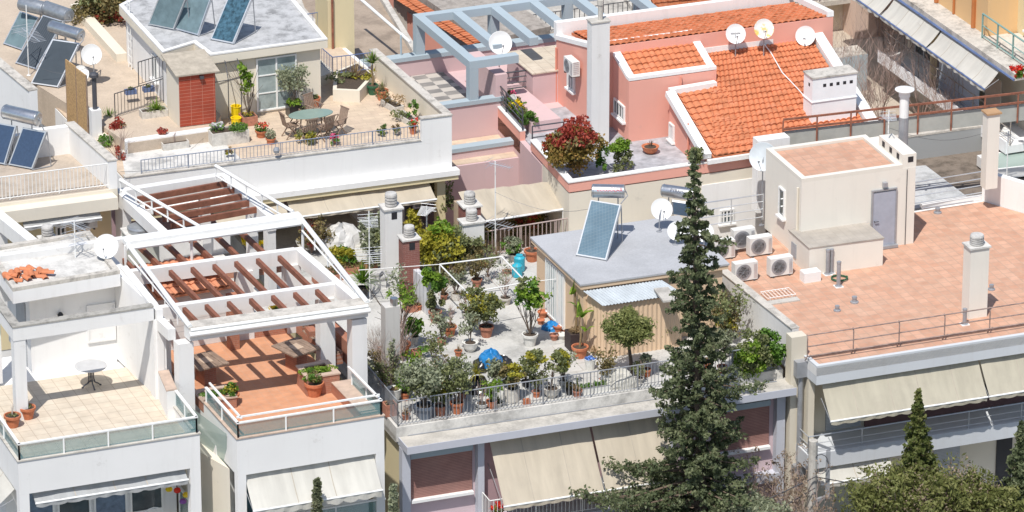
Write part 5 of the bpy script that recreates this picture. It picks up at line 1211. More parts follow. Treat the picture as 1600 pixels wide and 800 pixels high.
def heater(label, panels, zb, zt, tank, tz, tr, pmat, tmat=None, word=None, frame=None, striped=False):
    BL0, BR0, TR0, TL0 = panels[0]; pb = G(*BL0, zb)
    o = root('solar_water_heater', label, 'solar heater', at_(pb, zb), 0, 'solar water heaters on the roofs')
    fr = MB(); n_up = None
    for (bl, br, tr_, tl) in panels:
        BL, BR, TR = G(*bl, zb + .05), G(*br, zb + .05), G(*tr_, zt); TL = G(*tl, zt); TR = TL + (BR - BL)
        mb = MB(); quadpanel(mb, BL, BR, TR, TL, .07); c_ = mb.build('collector', frame or m_alu, o)
        n_ = (BR - BL).cross(TL - BL).normalized(); e = .045
        def ins(a, b): return BL.lerp(BR, a).lerp(TL.lerp(TR, a), b) + n_ * .004
        w_ = (BR - BL).length; h_ = (TL - BL).length; ea, eb = e / w_, e / h_
        mb = MB(); quadpanel(mb, ins(ea, eb), ins(1 - ea, eb), ins(1 - ea, 1 - eb), ins(ea, 1 - eb), .002); mb.build('pane', pmat, c_)
        if striped:
            mb = MB(); 
            for k in range(1, 10): a = ins(ea + (1 - 2 * ea) * k / 10, eb); b = ins(ea + (1 - 2 * ea) * k / 10, 1 - eb); mb.tube([a, b], .008, 4)
            mb.build('collector_tube', m_metald, c_)
        for T_ in (TL, TR): fr.tube([T_ - n_ * .07, at_(T_ - n_ * .25, zb)], .02, 5)
        fr.tube([BL - n_ * .08, TL - n_ * .08], .02, 5); fr.tube([BR - n_ * .08, TR - n_ * .08], .02, 5); fr.tube([at_(TL - n_ * .2, zb + .02), at_(BL, zb + .02)], .02, 5); fr.tube([at_(TR - n_ * .2, zb + .02), at_(BR, zb + .02)], .02, 5)
    fr.build('stand', m_metalg, o)
    if tank:
        A, B = G(*tank[0], tz), G(*tank[1], tz); d = (B - A).normalized(); q = d.to_track_quat('Z', 'Y').to_matrix(); L = (B - A).length
        mb = MB(); mb.lathe(A, [(.02, -.02), (tr * .8, -.015), (tr * .96, .01), (tr, .05), (tr, L - .05), (tr * .96, L - .01), (tr * .8, L + .015), (.02, L + .02)], 24, q)
        tk = mb.build('tank', tmat or m_steel, o, smooth=True)
        for t_ in (.04, L - .06): mb = MB(); mb.lathe(A + d * t_, [(tr * 1.01, 0), (tr * 1.03, .005), (tr * 1.03, .02), (tr * 1.01, .025)], 24, q); mb.build('tank_band', m_steeld, tk)
        mb = MB(); mb.lathe(B + d * .015, [(.06, 0), (.06, .02), (.01, .025)], 10, q); mb.build('end_cap', m_steeld, tk)
        if word:
            f = Vector((d.y, -d.x, 0)).normalized(); nrm = (f * .85 + Z * .53).normalized(); up = nrm.cross(d); rot = Matrix((d, up, nrm)).transposed()
            text(word[0], A.lerp(B, word[1]) + nrm * (tr + .004), rot, word[2], word[3], tk)
        mb = MB()
        for t_ in (.2, .8): p = A.lerp(B, t_) - Z * tr; mb.tube([p, at_(p, zb)], .022, 5)
        q1, q2 = B + d * .05, G(*panels[-1][2], zt); mb.tube([q1, q1 - Z * .15 + d * .05, q2], .02, 5); mb.build('bracket', m_metalg, tk)
    return o
def aircon(c, rz, label, zb=None, s=(.84, .32, .64), group='air conditioner units on the salmon roof'):
    o = root('air_conditioner', label, 'air conditioner', c, rz, group); M_ = Matrix.Rotation(rz, 3, 'Z'); c = Vector(c)
    w_, d_, h_ = s
    mb = MB(); mb.box(c + Z * .06, (w_, d_, h_), rz); mb.build('case', m_acw, o)
    mb = MB(); q = M_ @ Matrix.Rotation(math.pi / 2, 3, 'X'); fc = c + M_ @ Vector((-w_ * .12, -d_ / 2 - .002, .06 + h_ / 2))
    mb.lathe(fc, [(h_ * .44, 0), (h_ * .44, .012), (h_ * .41, .014), (h_ * .41, .004)], 22, q)
    for rr in (.33, .25, .17, .09): mb.lathe(fc, [(h_ * (rr + .012), .006), (h_ * (rr + .012), .012), (h_ * rr, .012), (h_ * rr, .006)], 18, q)
    for k in range(8): a = k * math.pi / 4; mb.tube([fc + q @ Vector((0, 0, .01)), fc + q @ Vector((math.cos(a) * h_ * .42, math.sin(a) * h_ * .42, .01))], .004, 4)
    mb.build('fan_grille', m_metalg, o)
    mb = MB(); mb.lathe(fc, [(h_ * .42, .001), (.01, .003)], 20, q); mb.build('fan', plain('fan_dark', (.20, .20, .20), .6), o)
    mb = MB(); mb.box(c + M_ @ Vector((w_ * .40, -d_ / 2 - .004, .12)), (w_ * .14, .008, h_ * .8), rz)
    for k in range(7): mb.box(c + M_ @ Vector((w_ / 2 + .003, 0, .16 + k * .07)), (.006, d_ * .7, .03), rz)
    mb.build('side_panel', m_alu, o)
    for sx in (-1, 1): mb = MB(); mb.box(c + M_ @ Vector((sx * w_ * .36, 0, 0)), (.06, d_ * 1.1, .06), rz); mb.build('foot', m_metald, o)
    return o
def cowl(c, r, h, n, o, name='cowl', mat=None):
    mb = MB(); pr = []; 
    for k in range(n): z0 = h * k / n; pr += [(r * .78, z0), (r * .78, z0 + h / n * .3), (r, z0 + h / n * .32), (r, z0 + h / n * .97)]
    pr += [(r, h), (r * .9, h + .05), (.02, h + .07)]; mb.lathe(c, pr, 18); mb.build(name, mat or concrete('cowl_concrete', (.58, .56, .53), .5, 3), o)
    return o
def stack(px, py, z, w_, d_, top, mat, label, cowlr=.2, cowlh=.38, rz=TH, slot=True, cap=None):
    c = G(px, py, z); h_ = hz(c, top) - z
    o = root('chimney', label, 'chimney', c, rz); M_ = Matrix.Rotation(rz, 3, 'Z')
    mb = MB(); mb.box(c, (w_, d_, h_), rz); mb.build('shaft', mat, o)
    mb = MB(); mb.box(c + Z * (h_ + .002), (w_ + .1, d_ + .1, .06), rz); mb.build('cap', cap or m_concw, o)
    if slot: mb = MB(); mb.box(c + M_ @ Vector((.02, -d_ / 2 - .003, h_ - .34)), (.2, .01, .26), rz); mb.build('flue_opening', m_dark, o)
    if cowlr: cowl(c + Z * (h_ + .062), cowlr, cowlh, 4, o)
    return o
def yagi(px, py, z, top, label, booms=((.95, 1.0, 9, .5),), rz=.3, mat=None):
    c = G(px, py, z); h_ = hz(c, top) - z; o = root('tv_antenna', label, 'antenna', c, rz, 'television antennas on the roofs'); M_ = Matrix.Rotation(rz, 3, 'Z')
    mb = MB(); mb.tube([c, c + Z * h_], .022, 6); mb.lathe(c, [(.08, 0), (.08, .02), (.02, .03)], 8); mb.build('mast', mat or m_metalw, o)
    for (f, L, n, wd) in booms:
        mb = MB(); b0_ = c + Z * h_ * f; d = M_ @ Vector((0, -1, 0)); s_ = M_ @ Vector((1, 0, 0))
        mb.tube([b0_ - d * L * .3, b0_ + d * L * .7], .014, 5)
        for k in range(n): p = b0_ + d * L * (-.3 + k / (n - 1)); w2 = wd * (1 - .45 * k / n); mb.tube([p - s_ * w2, p + s_ * w2], .008, 4)
        for a in (-.12, .12): mb.tube([b0_ - d * L * .28 - s_ * wd + Z * a, b0_ - d * L * .28 + s_ * wd + Z * a], .008, 4)
        mb.build('antenna_boom', mat or m_alu, o)
    return o
POTS = {'t': m_terra, 'o': m_terra2, 'w': m_ceram, 'c': m_plantc, 'g': m_plantc, 'n': m_green, 'k': m_black, 'y': m_ygreen}
def pot(mb, c, r, h, style='round', rz=TH, L=None):
    if style == 'round': mb.lathe(c, [(r * .66, 0), (r * .92, h * .78), (r * 1.06, h * .80), (r * 1.08, h), (r * .92, h), (r * .90, h * .86), (.01, h * .86)], 16)
    elif style == 'bowl': mb.lathe(c, [(r * .5, 0), (r * .55, h * .12), (r * .85, h * .4), (r * 1.0, h * .85), (r * 1.07, h), (r * .93, h), (r * .88, h * .9), (.01, h * .88)], 18)
    elif style == 'drum': mb.lathe(c, [(r * .92, 0), (r, h * .05), (r, h * .95), (r * 1.04, h), (r * .93, h), (r * .9, h * .9), (.01, h * .9)], 18)
    elif style == 'box':
        L = L or r * 2; t = .035
        for (dx, dy, sx, sy) in ((0, -r + t / 2, L, t), (0, r - t / 2, L, t), (-L / 2 + t / 2, 0, t, 2 * r - 2 * t - .002), (L / 2 - t / 2, 0, t, 2 * r - 2 * t - .002)):
            mb.box(Vector(c) + Matrix.Rotation(rz, 3, 'Z') @ Vector((dx, dy, 0)), (sx, sy, h), rz)
    return mb
_seed = [11]
def potted(px, py, z, pr, ph, pk, label, fol, style='round', L=None, rz=TH, cat='potted plant', group='potted plants on the terraces', name='potted_plant', at=None):
    c = Vector(at) if at is not None else G(px, py - pr * 14, z)
    o = root(name, label, cat, c, 0, group)
    pm = POTS[pk] if isinstance(pk, str) else pk
    mb = MB(); pot(mb, c, pr, ph, style, rz, L); mb.build('pot', pm, o)
    mb = MB()
    if style == 'box': mb.box(c + Z * (ph - .10), ((L or pr * 2) - .08, pr * 2 - .08, .05), rz)
    else: mb.lathe(c + Z * (ph * .87), [(pr * .88, 0), (pr * .6, .015), (.01, .03)], 12)
    mb.build('soil', m_soil, o)
    plantparts(o, c + Z * ph * .9, fol); return o
def plantparts(o, c, fol):
    for f in fol:
        _seed[0] += 1; sd_ = _seed[0]; k = f[0]; mb = MB()
        if k == 'ball':                 # ball, (dx,dy,dz), rx, rz, n, size, mat, clumps
            _, d, rx, rz_, n, sz, m, cl = f; leaves(mb, c + Vector(d), (rx, rx, rz_), n, sz, sd_, clumps=cl); mb.build('foliage', m, o)
        elif k == 'long':               # elongated row of growth
            _, d, L, rx, rz_, n, sz, m = f; a = c + Vector(d); 
            for j in range(max(1, int(L / .25))): t = (j + .5) / max(1, int(L / .25)) - .5; leaves(mb, a + U * L * t, (rx, rx, rz_ * rnd.uniform(.7, 1.2)), n, sz, sd_ * 31 + j)
            mb.build('foliage', m, o)
        elif k == 'blades': _, d, n, L, w2, m, dr = f; blades(mb, c + Vector(d), n, L, w2, sd_, dr); mb.build('leaves', m, o)
        elif k == 'twig': _, n, L, r_, m, sp, sub = f; branches(mb, c, n, L, r_, sd_, sp, sub); mb.build('stem', m, o)
        elif k == 'stem': _, h_, r_, m = f; mb.tube([c, c + Vector((.03, 0, h_ * .35)), c + Vector((-.02, .02, h_ * .7)), c + Z * h_], r_, 6, r_ * .6); mb.build('stem', m, o)
        elif k == 'bush':               # stems with leaf clumps at their tips: n stems, height, spread, leaves per tip, size, mat
            _, n, L, sp, per, sz, m = f; tips = branches(mb, c, n, L, .014, sd_, sp, 3); mb.build('stem', m_bark, o)
            mb = MB(); 
            for j, t in enumerate(tips): leaves(mb, t - Z * .02, (L * .17, L * .17, L * .15), per, sz, sd_ * 77 + j, shell=.1)
            mb.build('foliage', m, o)
def shrub(px, py, z, label, fol, cat='shrub', name='shrub', group=None, at=None):
    c = Vector(at) if at is not None else G(px, py, z); o = root(name, label, cat, c, 0, group); plantparts(o, c, fol); return o

# ============================================================ solar heaters
heater('steel tank with two dark blue collectors on the far left terrace', [((-30, 250), (7, 257), (25, 197), (-12, 190)), ((13, 257), (50, 264), (69, 204), (35, 199))], ZHh + .02, ZHh + 1.35, ((7, 174), (60, 186)), ZHh + 1.75, .25, m_pblue)
ZJ = ZF + .01
heater('dull grey tank with pale collector, farthest of the top left roof', [((5, 68), (34, 78), (66, 26), (31, 17))], ZJ, ZJ + 1.2, ((33, 5), (70, 14)), ZJ + 1.6, .26, m_plight, m_steeld)
heater('dull grey tank with striped dark collector, middle of the top left roof', [((24, 98), (56, 108), (94, 33), (67, 23))], ZJ, ZJ + 1.5, ((70, 12), (108, 25)), ZJ + 1.6, .27, m_panel, m_steeld, striped=True)
heater('shiny steel tank with dark framed collector in front on the top left roof', [((48, 130), (90, 136), (121, 73), (82, 61))], ZJ, ZJ + 1.45, ((80, 41), (127, 55)), ZJ + 1.75, .23, m_panel)
heater('pair of plain grey green collectors on the penthouse roof', [((231, 38), (271, 46), (290, -3), (250, -10)), ((273, 45), (309, 55), (334, -4), (293, -12))], ZR_ + .02, ZR_ + 1.3, None, 0, 0, m_plight)
heater('single streaked blue collector at the right of the penthouse roof', [((329, 61), (364, 68), (399, -4), (359, -11))], ZR_ + .02, ZR_ + 1.4, None, 0, 0, plain('streaked_glass', (.045, .10, .14), .45, .0, .6, 7, spec=.15))
m_red = plain('lettering_red', (.55, .03, .02)); m_yl = plain('lettering_yellow', (.75, .55, .05)); m_ink = plain('lettering_ink', (.03, .03, .05))
h1_ = heater('steel tank lettered red over a sky blue collector on the grey hut roof', [((900, 398), (947, 406), (970, 318), (923, 312))], ZH + .01, ZH + 1.42, ((925, 298), (976, 299)), ZH + 1.72, .235, m_pcell, word=('ECOSOLAR', .55, .17, m_red))
h2_ = heater('steel tank lettered in black half hidden by the tall conifer', [((1046, 334), (1080, 339), (1084, 320), (1050, 315))], ZH - .6 + .01, ZH + .35, ((1035, 297), (1085, 304)), ZH + .55, .22, m_blue, word=('PYRAMIS', .55, .15, m_ink))
# ============================================================ dishes
m_stain, _n, _b = _new('stained_dish'); _n.links.new(_ramp(_n, _noise(_n, _tc(_n), 3.2, 5), [(.50, (.72, .71, .68)), (.60, (.78, .50, .12))]), _b.inputs['Base Color']); _b.inputs['Roughness'].default_value = .6
dish(G(143, 85, ZJ + 1.2), .37, G(147, 118, ZJ), 'white satellite dish on a pole right of the top left solar tanks', az=15, el=25)
dish(G(126, 115, ZJ + .5), .30, G(128, 128, ZJ), 'small white satellite dish peeking over the reed screen', az=10, el=30)
dish(G(166, 385, ZT + .5), .40, G(168, 404, ZT + .03), 'white satellite dish on the flat roof above the cream tiled terrace', az=-10, el=30)
dish(G(782, 67, ZI + 1.6), .43, G(780, 112, ZI + .0), 'large white satellite dish beside the blue grey pergola', az=15, el=25)
dish(G(800, 160, ZI - .1), .30, G(806, 178, ZI - .9), 'white satellite dish on the pale pink wall below the pergola', az=-60, el=20)
for (x, y, lab, lg, b) in ((1147, 53, 'white satellite dish with small blue lettering, left one above the clay roof', ('cosmote', (0, .03, 0), .10, m_ink, 'lettering'), 70), (1191, 45, 'white satellite dish with rusty yellow stains, middle one above the clay roof', None, 62), (1256, 56, 'plain white satellite dish, right one above the clay roof', None, 72)):
    p = onroof(x + 2, b if x > 1200 else 90); dish(at_(p, hz(p, y)), .36, p, lab, az=8 if x < 1200 else -12, el=25, logo=lg, mat=m_stain if x == 1191 else None)
pz = onroof(1191, 62) + Z * .62; dd = Matrix.Rotation(R(8), 3, 'Z') @ Vector((0, -math.cos(R(25)), math.sin(R(25))))
pD = G(1190, 352, ZD); dish(at_(pD, hz(pD, 245)), .50, pD, 'big grey white satellite dish beside the stair house', az=-20, el=20, mat=plain('grey_dish', (.56, .60, .62), .4, 0, .1))
dish(G(1034, 327, ZH + .72), .37, G(1030, 362, ZH), 'white satellite dish standing left on the grey hut roof', az=12, el=30)
dish(G(1058, 361, ZH + .45), .33, G(1055, 382, ZH), 'white satellite dish with a black round logo on the hut roof', az=0, el=32, logo=('e', (0, .04, 0), .16, m_ink, 'emblem'))
dish(G(1100, 363, ZH + .45), .33, G(1100, 386, ZH), 'white satellite dish right of the tall conifer on the hut roof', az=-8, el=32, logo=('TVS', (-.02, .1, 0), .12, m_ink, 'lettering'))
# ============================================================ air conditioners
ra_ = TH + .03
aircon(G(1163, 438, ZD), ra_, 'air conditioner unit at the left front, nearest the garden wall'); aircon(G(1218, 430, ZD), ra_, 'air conditioner unit at the right front beside the stair house')
aircon(G(1186, 398, ZD + .0), ra_, 'air conditioner unit with clear round fan grille in the second row'); aircon(G(1160, 388, ZD + .1), ra_, 'air conditioner unit in the rear row, behind the fan unit', s=(.8, .3, .7)); aircon(G(1128, 404, ZD), ra_, 'air conditioner unit just right of the tall conifer')
P, Q, z0, z1 = wr(La, Lb, 896, 86, 108, 913)
aircon(fpt(P, Q, .5, z0, .28), ang(P, Q), 'air conditioner unit mounted on the salmon pink wall', group=None, s=(.8, .3, .55))
P, Q, z0, z1 = wr(H0 + vH * .68, H1 + vH * .68, 113, 333, 355, 145)
aircon(fpt(P, Q, .5, z0, .3), ang(P, Q), 'air conditioner unit under the grey awning, far left', group=None, s=(.8, .3, .55))
# ============================================================ chimneys
stack(612, 432, 0, .62, .55, 324, m_white2, 'tall white chimney stack with round slotted cowl, behind the garden', .21, .42)
stack(640, 470, 0, .58, .5, 372, m_brickd, 'dark red chimney stack with slotted cowl beside the tall white one', .19, .34)
stack(734, 392, 0, .62, .6, 320, m_brickd, 'dark red chimney stack with white cap behind the yellow green bush', .2, .36)
stack(737, 410, 0, .75, .5, 346, m_white2, 'wide white chimney stack in front of the rear fence', .2, .34, slot=False)
stack(586, 448, 0, .62, .55, 432, m_white2, 'short white stack with flat round lid beside the palm', .28, .08, slot=False)
stack(76, 410, 3.2, .5, .5, 374, m_white2, 'small white chimney stack with cowl above the white parapet, left edge', .2, .38, slot=False)
stack(1522, 492, ZD, .68, .56, 384, m_pcream, 'tall cream chimney stack with grey cowl on the salmon tiled roof', .24, .30, slot=False)
o_ = stack(1545, 292, ZD + .9, .46, .42, 176, m_pcream, 'tall plain cream chimney stack with rusty top behind the salmon roof', 0, 0, slot=False, cap=plain('rusty_cap', (.45, .27, .14)))
fb_ = stack(222, 455, ZB, 1.0, .95, 364, stucco('pale_green_grey', (.52, .54, .48)), 'pale green grey block with a round metal fan lid beside the pergola', 0, 0, slot=False)
mb = MB(); c = G(219, 353, ZB + 0); h_ = 0
M_c = fb_.location; t_ = hz(M_c, 366) ; mb.lathe(Vector((M_c.x, M_c.y, t_ + .07)), [(.35, 0), (.42, .06), (.44, .14), (.44, .2), (.36, .24), (.3, .24), (.02, .26)], 22); mb.build('fan_lid', m_steeld, fb_)
# metal flue
c = at_(G(1411, 225, ZS), ZS + .0); o = root('metal_flue', 'white and grey metal flue pipe with round cap on the stair house', 'flue', c)
mb = MB(); tz_ = hz(c, 140); mb.tube([c, at_(c, (c.z + tz_) / 2)], .17, 14); mb.build('pipe', m_metalg, o); mb = MB(); mb.tube([at_(c, (c.z + tz_) / 2), at_(c, tz_ - .25)], .165, 14); mb.build('upper_pipe', m_metalw, o)
mb = MB(); mb.lathe(at_(c, tz_ - .25), [(.2, 0), (.2, .22), (.34, .24), (.34, .27), (.1, .33), (.01, .34)], 20); mb.build('cap', m_metalw, o)
# flue by the reed mat, reed mats
c = G(150, 216, ZE); o = root('metal_flue', 'dark metal flue on a white base beside the reed screen', 'flue', c)
mb = MB(); mb.box(c, (.36, .36, 1.1), TH); mb.build('base', m_white2, o); mb = MB(); tz_ = hz(c, 122); mb.tube([c + Z * 1.1, at_(c, tz_)], .085, 10); mb.lathe(at_(c, tz_), [(.09, 0), (.17, .05), (.17, .15), (.1, .2)], 12); mb.build('pipe', m_metald, o)
P0, P1 = G(106, 190, ZE), G(138, 214, ZE); o = root('reed_screen', 'tall tan reed screen beside the dark flue, upper left', 'screen', P0)
mb = MB(); mb.wall(P0, P0.lerp(P1, .48), ZE, ZE + 2.35, .04); mb.build('reed_mat', m_reed, o); mb = MB(); mb.wall(P0.lerp(P1, .52), P1, ZE, ZE + 2.3, .04); mb.build('reed_mat', m_reed, o)
mb = MB(); 
for t_ in (0, .5, 1): p = P0.lerp(P1, t_); mb.tube([p, at_(p, ZE + 2.3)], .03, 5)
mb.build('post', m_wood2, o)
# ============================================================ antennas and pipes
yagi(45, 118, ZJ, 8, 'tv antenna with many rods in front of the top left collectors', ((.62, 1.6, 12, .42),), .5)
yagi(578, 470, 0, 330, 'tv antenna with two sets of rods beside the tall white chimney', ((.90, .9, 8, .35), (.52, 1.1, 7, .5)), .2)
yagi(667, 400, 0, 322, 'small tv antenna slanting behind the dark red chimney', ((.93, .8, 9, .28),), -.3)
yagi(774, 404, 0, 252, 'tall white pole with tv antenna by the rear fence', ((.97, .9, 9, .26), (.36, 1.0, 8, .5)), 1.0)
yagi(1387, 238, ZS, 172, 'small tv antenna on the stair house roof', ((.85, .6, 8, .3),), .2)
yagi(1572, 300, -.3, 205, 'thin tv antenna behind the cream chimney at the right edge', ((.95, .7, 7, .25),), .4)
yagi(118, 404, ZT, 345, 'tv antenna beside the satellite dish on the left flat roof', ((.9, .9, 8, .35), (.6, .7, 5, .4)), .7)
for (x, y, tp, z, m, lab) in ((187, 300, 195, ZE - 3.0, m_rust, 'rusty twisted pipes standing between the far left building and the white terrace'), (1108, 60, 18, ZFf + 1.4, m_rust, 'rusty pole on the rear clay roof'), (627, 116, 55, 1.9, m_bluegrey, 'blue grey post carrying a white pipe near the pergola')):
    c = G(x, y, z); h_ = hz(c, tp) - z; mb = MB(); mb.tube([c, c + Z * h_], .04, 6)
    if 'twisted' in lab:
        for k in range(4): a = Vector((.08 * k - .15, .03 * k, 0)); mb.tube([c + a + Z * (h_ * t + 0) + Vector((.07 * math.sin(t * 9 + k * 2), 0, 0)) for t in (0, .2, .4, .6, .8, 1)], .022, 5)
    tag(mb.build('pole', m, world=True), lab, 'pole')
A_, B_ = G(556, -8, 3.6), G(641, 66, 3.3); mb = MB(); mb.tube([A_, B_], .06, 8); tag(mb.build('pipe', m_metalw), 'long white pipe slanting above the brown roof', 'pipe')
# ladder on the penthouse side
c = fpt(pw[0], pw[1], .12, ZF, .12); mb = MB()
for s_ in (0, .32): mb.tube([c + (pw[1] - pw[0]).normalized() * s_, c + (pw[1] - pw[0]).normalized() * s_ + Z * 2.6], .018, 5)
for k in range(9): mb.tube([c + Z * (.2 + k * .28), c + (pw[1] - pw[0]).normalized() * .32 + Z * (.2 + k * .28)], .012, 4)
tag(mb.build('ladder', m_metalw), 'white ladder against the penthouse side wall', 'ladder')
# gate and fence by the shed
g0, g1 = G(180, 184, ZF), G(256, 160, ZF); fe = root('metal_fence', 'dark thin barred fence left of the red tiled shed', 'fence', g0)
railing([g0, g1], ZF, .9, m_metald, fe, sp=.15, r=.010); g2 = G(218, 148, ZF); railing([G(218, 172, ZF), g1], ZF + .9, .9, m_metald, fe, sp=.15, r=.010)
# arbour of bent bars in front of the penthouse
ar = root('wire_arbour', 'thin metal arbour of bent bars beside the red tiled shed', 'arbour', G(340, 195, ZF)); mb = MB()
for (xa, ya, xb, yb) in ((333, 200, 322, 92), (358, 194, 345, 95), (378, 192, 360, 88)):
    A_ = G(xa, ya, ZE); mb.tube([A_, A_ + Z * 1.7, A_ + Z * 2.25 + V * .3, A_ + Z * 2.4 + V * 1.0], .018, 5)
A_ = G(333, 200, ZE); B_ = G(378, 192, ZE); mb.tube([A_ + Z * 1.7, B_ + Z * 1.7], .015, 5); mb.tube([A_ + Z * 2.25 + V * .3, B_ + Z * 2.25 + V * .3], .015, 5); mb.build('bar', m_metald, ar)
# climbing frame / barrel, hoses and small things on D
def pipe2(x, y, h, r, lab, m=m_metalg):
    c = G(x, y, ZD); o = root('vent_pipe', lab, 'vent pipe', c, 0, 'vent pipes on the salmon tiled roof'); mb = MB(); mb.lathe(c, [(r * 1.8, 0), (r * 1.8, .05), (r, .06), (r, h), (r * 1.15, h + .01), (r * 1.15, h + .08), (r * .3, h + .1)], 12); mb.build('pipe', m, o)
    if h > .3: mb = MB(); mb.box(c, (r * 4, r * 4, .03), TH); mb.build('foot', m_white, o)
pipe2(1293, 429, .85, .07, 'grey vent pipe in front of the annex, left one of the pair'); pipe2(1299, 427, .82, .06, 'grey vent pipe in front of the annex, right one of the pair'); pipe2(1310, 448, .85, .07, 'grey vent pipe standing alone near the coiled hose'); pipe2(1507, 507, .5, .07, 'short grey vent pipe in front of the tall cream chimney')
pipe2(1335, 473, .15, .08, 'stubby drain vent in the middle of the salmon roof'); pipe2(1308, 486, .12, .07, 'stubby drain vent nearest the roof railing'); pipe2(1465, 333, .12, .08, 'stubby drain vent near the rear parapet'); pipe2(1549, 453, .12, .07, 'stubby drain vent behind the tall cream chimney')
c = G(1266, 438, ZD); mb = MB(); mb.box(c, (.62, .4, .36), TH); bx = tag(mb.build('concrete_box', m_white), 'small white box on the salmon roof beside the annex', 'box'); 
c = G(1312, 440, ZD); mb = MB(); mb.tube([c + Vector((.28 * math.cos(a / 3), .16 + .25 * math.sin(a / 3), .03 + a * .002)) for a in range(40)], .018, 5); tag(mb.build('hose', m_green), 'coiled dark green hose on the salmon roof', 'hose')
c = G(1215, 463, ZD); rk = root('wire_rack', 'low white wire clothes rack lying on the salmon roof', 'rack', c, TH); mb = MB()
for k in range(9): a = c + U * (k * .13 - .5); mb.tube([a - V * .3 + Z * .12, a + V * .3 + Z * .12], .01, 4)
for s_ in (-.3, .3): mb.tube([c - U * .5 + V * s_ + Z * .12, c + U * .54 + V * s_ + Z * .12], .014, 5); mb.tube([c - U * .4 + V * s_, c - U * .4 + V * s_ + Z * .12], .014, 5); mb.tube([c + U * .4 + V * s_, c + U * .4 + V * s_ + Z * .12], .014, 5)
mb.build('frame', m_metalw, rk); mb = MB(); mb.box(c - V * .5, (1.1, .3, .05), TH); mb.build('board', m_conc, rk)
# roof tile pile on A's roof
c = G(40, 432, ZT + .03); tp = root('tile_pile', 'heap of loose orange roof tiles on the flat white roof', 'roof tiles', c, TH)
rg = random.Random(4)
for k in range(26):
    mb = MB(); p = c + U * rg.uniform(-.7, .7) + V * rg.uniform(-.35, .35) + Z * (.02 + .05 * (k // 9)); a = rg.uniform(-.3, .3) + (0 if k % 3 else 1.2) + TH; M_ = Matrix.Rotation(a, 3, 'Z')
    L_, w_ = .4, .2; pts = []
    for i in range(7): t = math.pi * i / 6; pts.append((math.cos(t) * w_ / 2, math.sin(t) * .08))
    vs_ = [p + M_ @ Vector((x_, y_, h_)) for y_ in (-L_ / 2, L_ / 2) for x_, h_ in pts] + [p + M_ @ Vector((x_ * .85, y_, h_ * .8)) for y_ in (-L_ / 2, L_ / 2) for x_, h_ in pts]
    mb.add(vs_, [(i, i + 1, 7 + i + 1, 7 + i) for i in range(6)] + [(14 + i, 14 + 7 + i, 14 + 7 + i + 1, 14 + i + 1) for i in range(6)] + [(i + 1, i, 14 + i, 14 + i + 1) for i in range(6)])
    mb.build('tile', m_roof, tp)
# ============================================================ furniture
# round table on A's terrace
c = G(143, 604, ZA); o = root('round_table', 'round table with white top and black iron legs on the cream tiled terrace', 'table', c, 0)
mb = MB(); mb.lathe(c + Z * .70, [(.50, 0), (.52, .01), (.52, .03), (.50, .04), (.01, .04)], 28); mb.build('table_top', plain('grey_table_top', (.50, .50, .50)), o)
for k in range(4):
    a = k * math.pi / 2 + .4; d = Vector((math.cos(a), math.sin(a), 0)); mb = MB(); mb.tube([c + d * .30 + Z * .01, c + d * .22 + Z * .09, c + d * .12 + Z * .14, c + d * .08 + Z * .3, c + d * .08 + Z * .7], .024, 6); mb.lathe(c + d * .31, [(.025, 0), (.03, .03), (.01, .05)], 8); mb.build('leg', m_metald, o)
mb = MB(); mb.tube([c + Vector((.1, 0, .2)), c + Vector((-.1, 0, .2))], .012, 5); mb.tube([c + Vector((0, .1, .2)), c + Vector((0, -.1, .2))], .012, 5); mb.build('stretcher', m_metald, o)
# picnic tables and benches on B's terrace
def picnic(px, py, lab, benchL, rz):
    c = G(px, py, ZB); o = root('slatted_table', lab, 'table', c, rz, 'brown tables on the terracotta terrace'); M_ = Matrix.Rotation(rz, 3, 'Z')
    mb = MB()
    for k in range(5):
        if k != 2: mb.box(c + M_ @ Vector((-.44 + k * .22, 0, .70)), (.2, 1.2, .05), rz)
    mb.box(c + M_ @ Vector((0, .42, .70)), (.2, .36, .05), rz); mb.box(c + M_ @ Vector((0, -.42, .70)), (.2, .36, .05), rz); mb.build('table_top', m_wood2, o)
    mb = MB(); mb.box(c + M_ @ Vector((0, 0, .702)), (.36, .42, .056), rz); mb.build('tile_inset', plain('beige_inset', (.5, .38, .28)), o)
    mb = MB(); mb.box(c, (.42, .6, .69), rz); mb.build('leg', m_brick, o)
picnic(463, 575, 'brown slatted table with pale tile inset on the right of the terracotta terrace', 1.6, TH + .35); picnic(322, 596, 'brown slatted table on the left of the terracotta terrace behind the column', 1.2, TH + .2)
def bench(p0, p1, lab, dep=.45):
    A, B = G(*p0, ZB), G(*p1, ZB); o = root('slatted_bench', lab, 'bench', A, ang(A, B), 'brown benches built round the terracotta terrace'); n = Vector((-(B - A).y, (B - A).x, 0)).normalized()
    mb = MB()
    for k in range(4): mb.wall(A + n * (.06 + k * dep / 4), B + n * (.06 + k * dep / 4), ZB + .40, ZB + .44, .085)
    mb.build('seat', m_wood2, o); mb = MB(); mb.prism([A, B, B + n * dep, A + n * dep], ZB + .001, ZB + .39); mb.build('base', m_brick, o)
bench((536, 568), (492, 532), 'long brown slatted bench against the right wall of the terracotta terrace'); bench((492, 524), (458, 496), 'brown slatted bench behind the long one, under the pergola')
mb = MB(); A_, B_ = G(556, 575, ZB), G(490, 512, ZB); n = Vector((-(B_ - A_).y, (B_ - A_).x, 0)).normalized()
mb.wall(A_, B_, ZB + .001, ZB + .8, .3); mb.build('seat_back_wall', m_brick, bB); 
mb = MB(); c = G(494, 540, ZB); mb.box(c, (.6, .45, .62), TH); mb.build('brick_block', m_brick, bB)
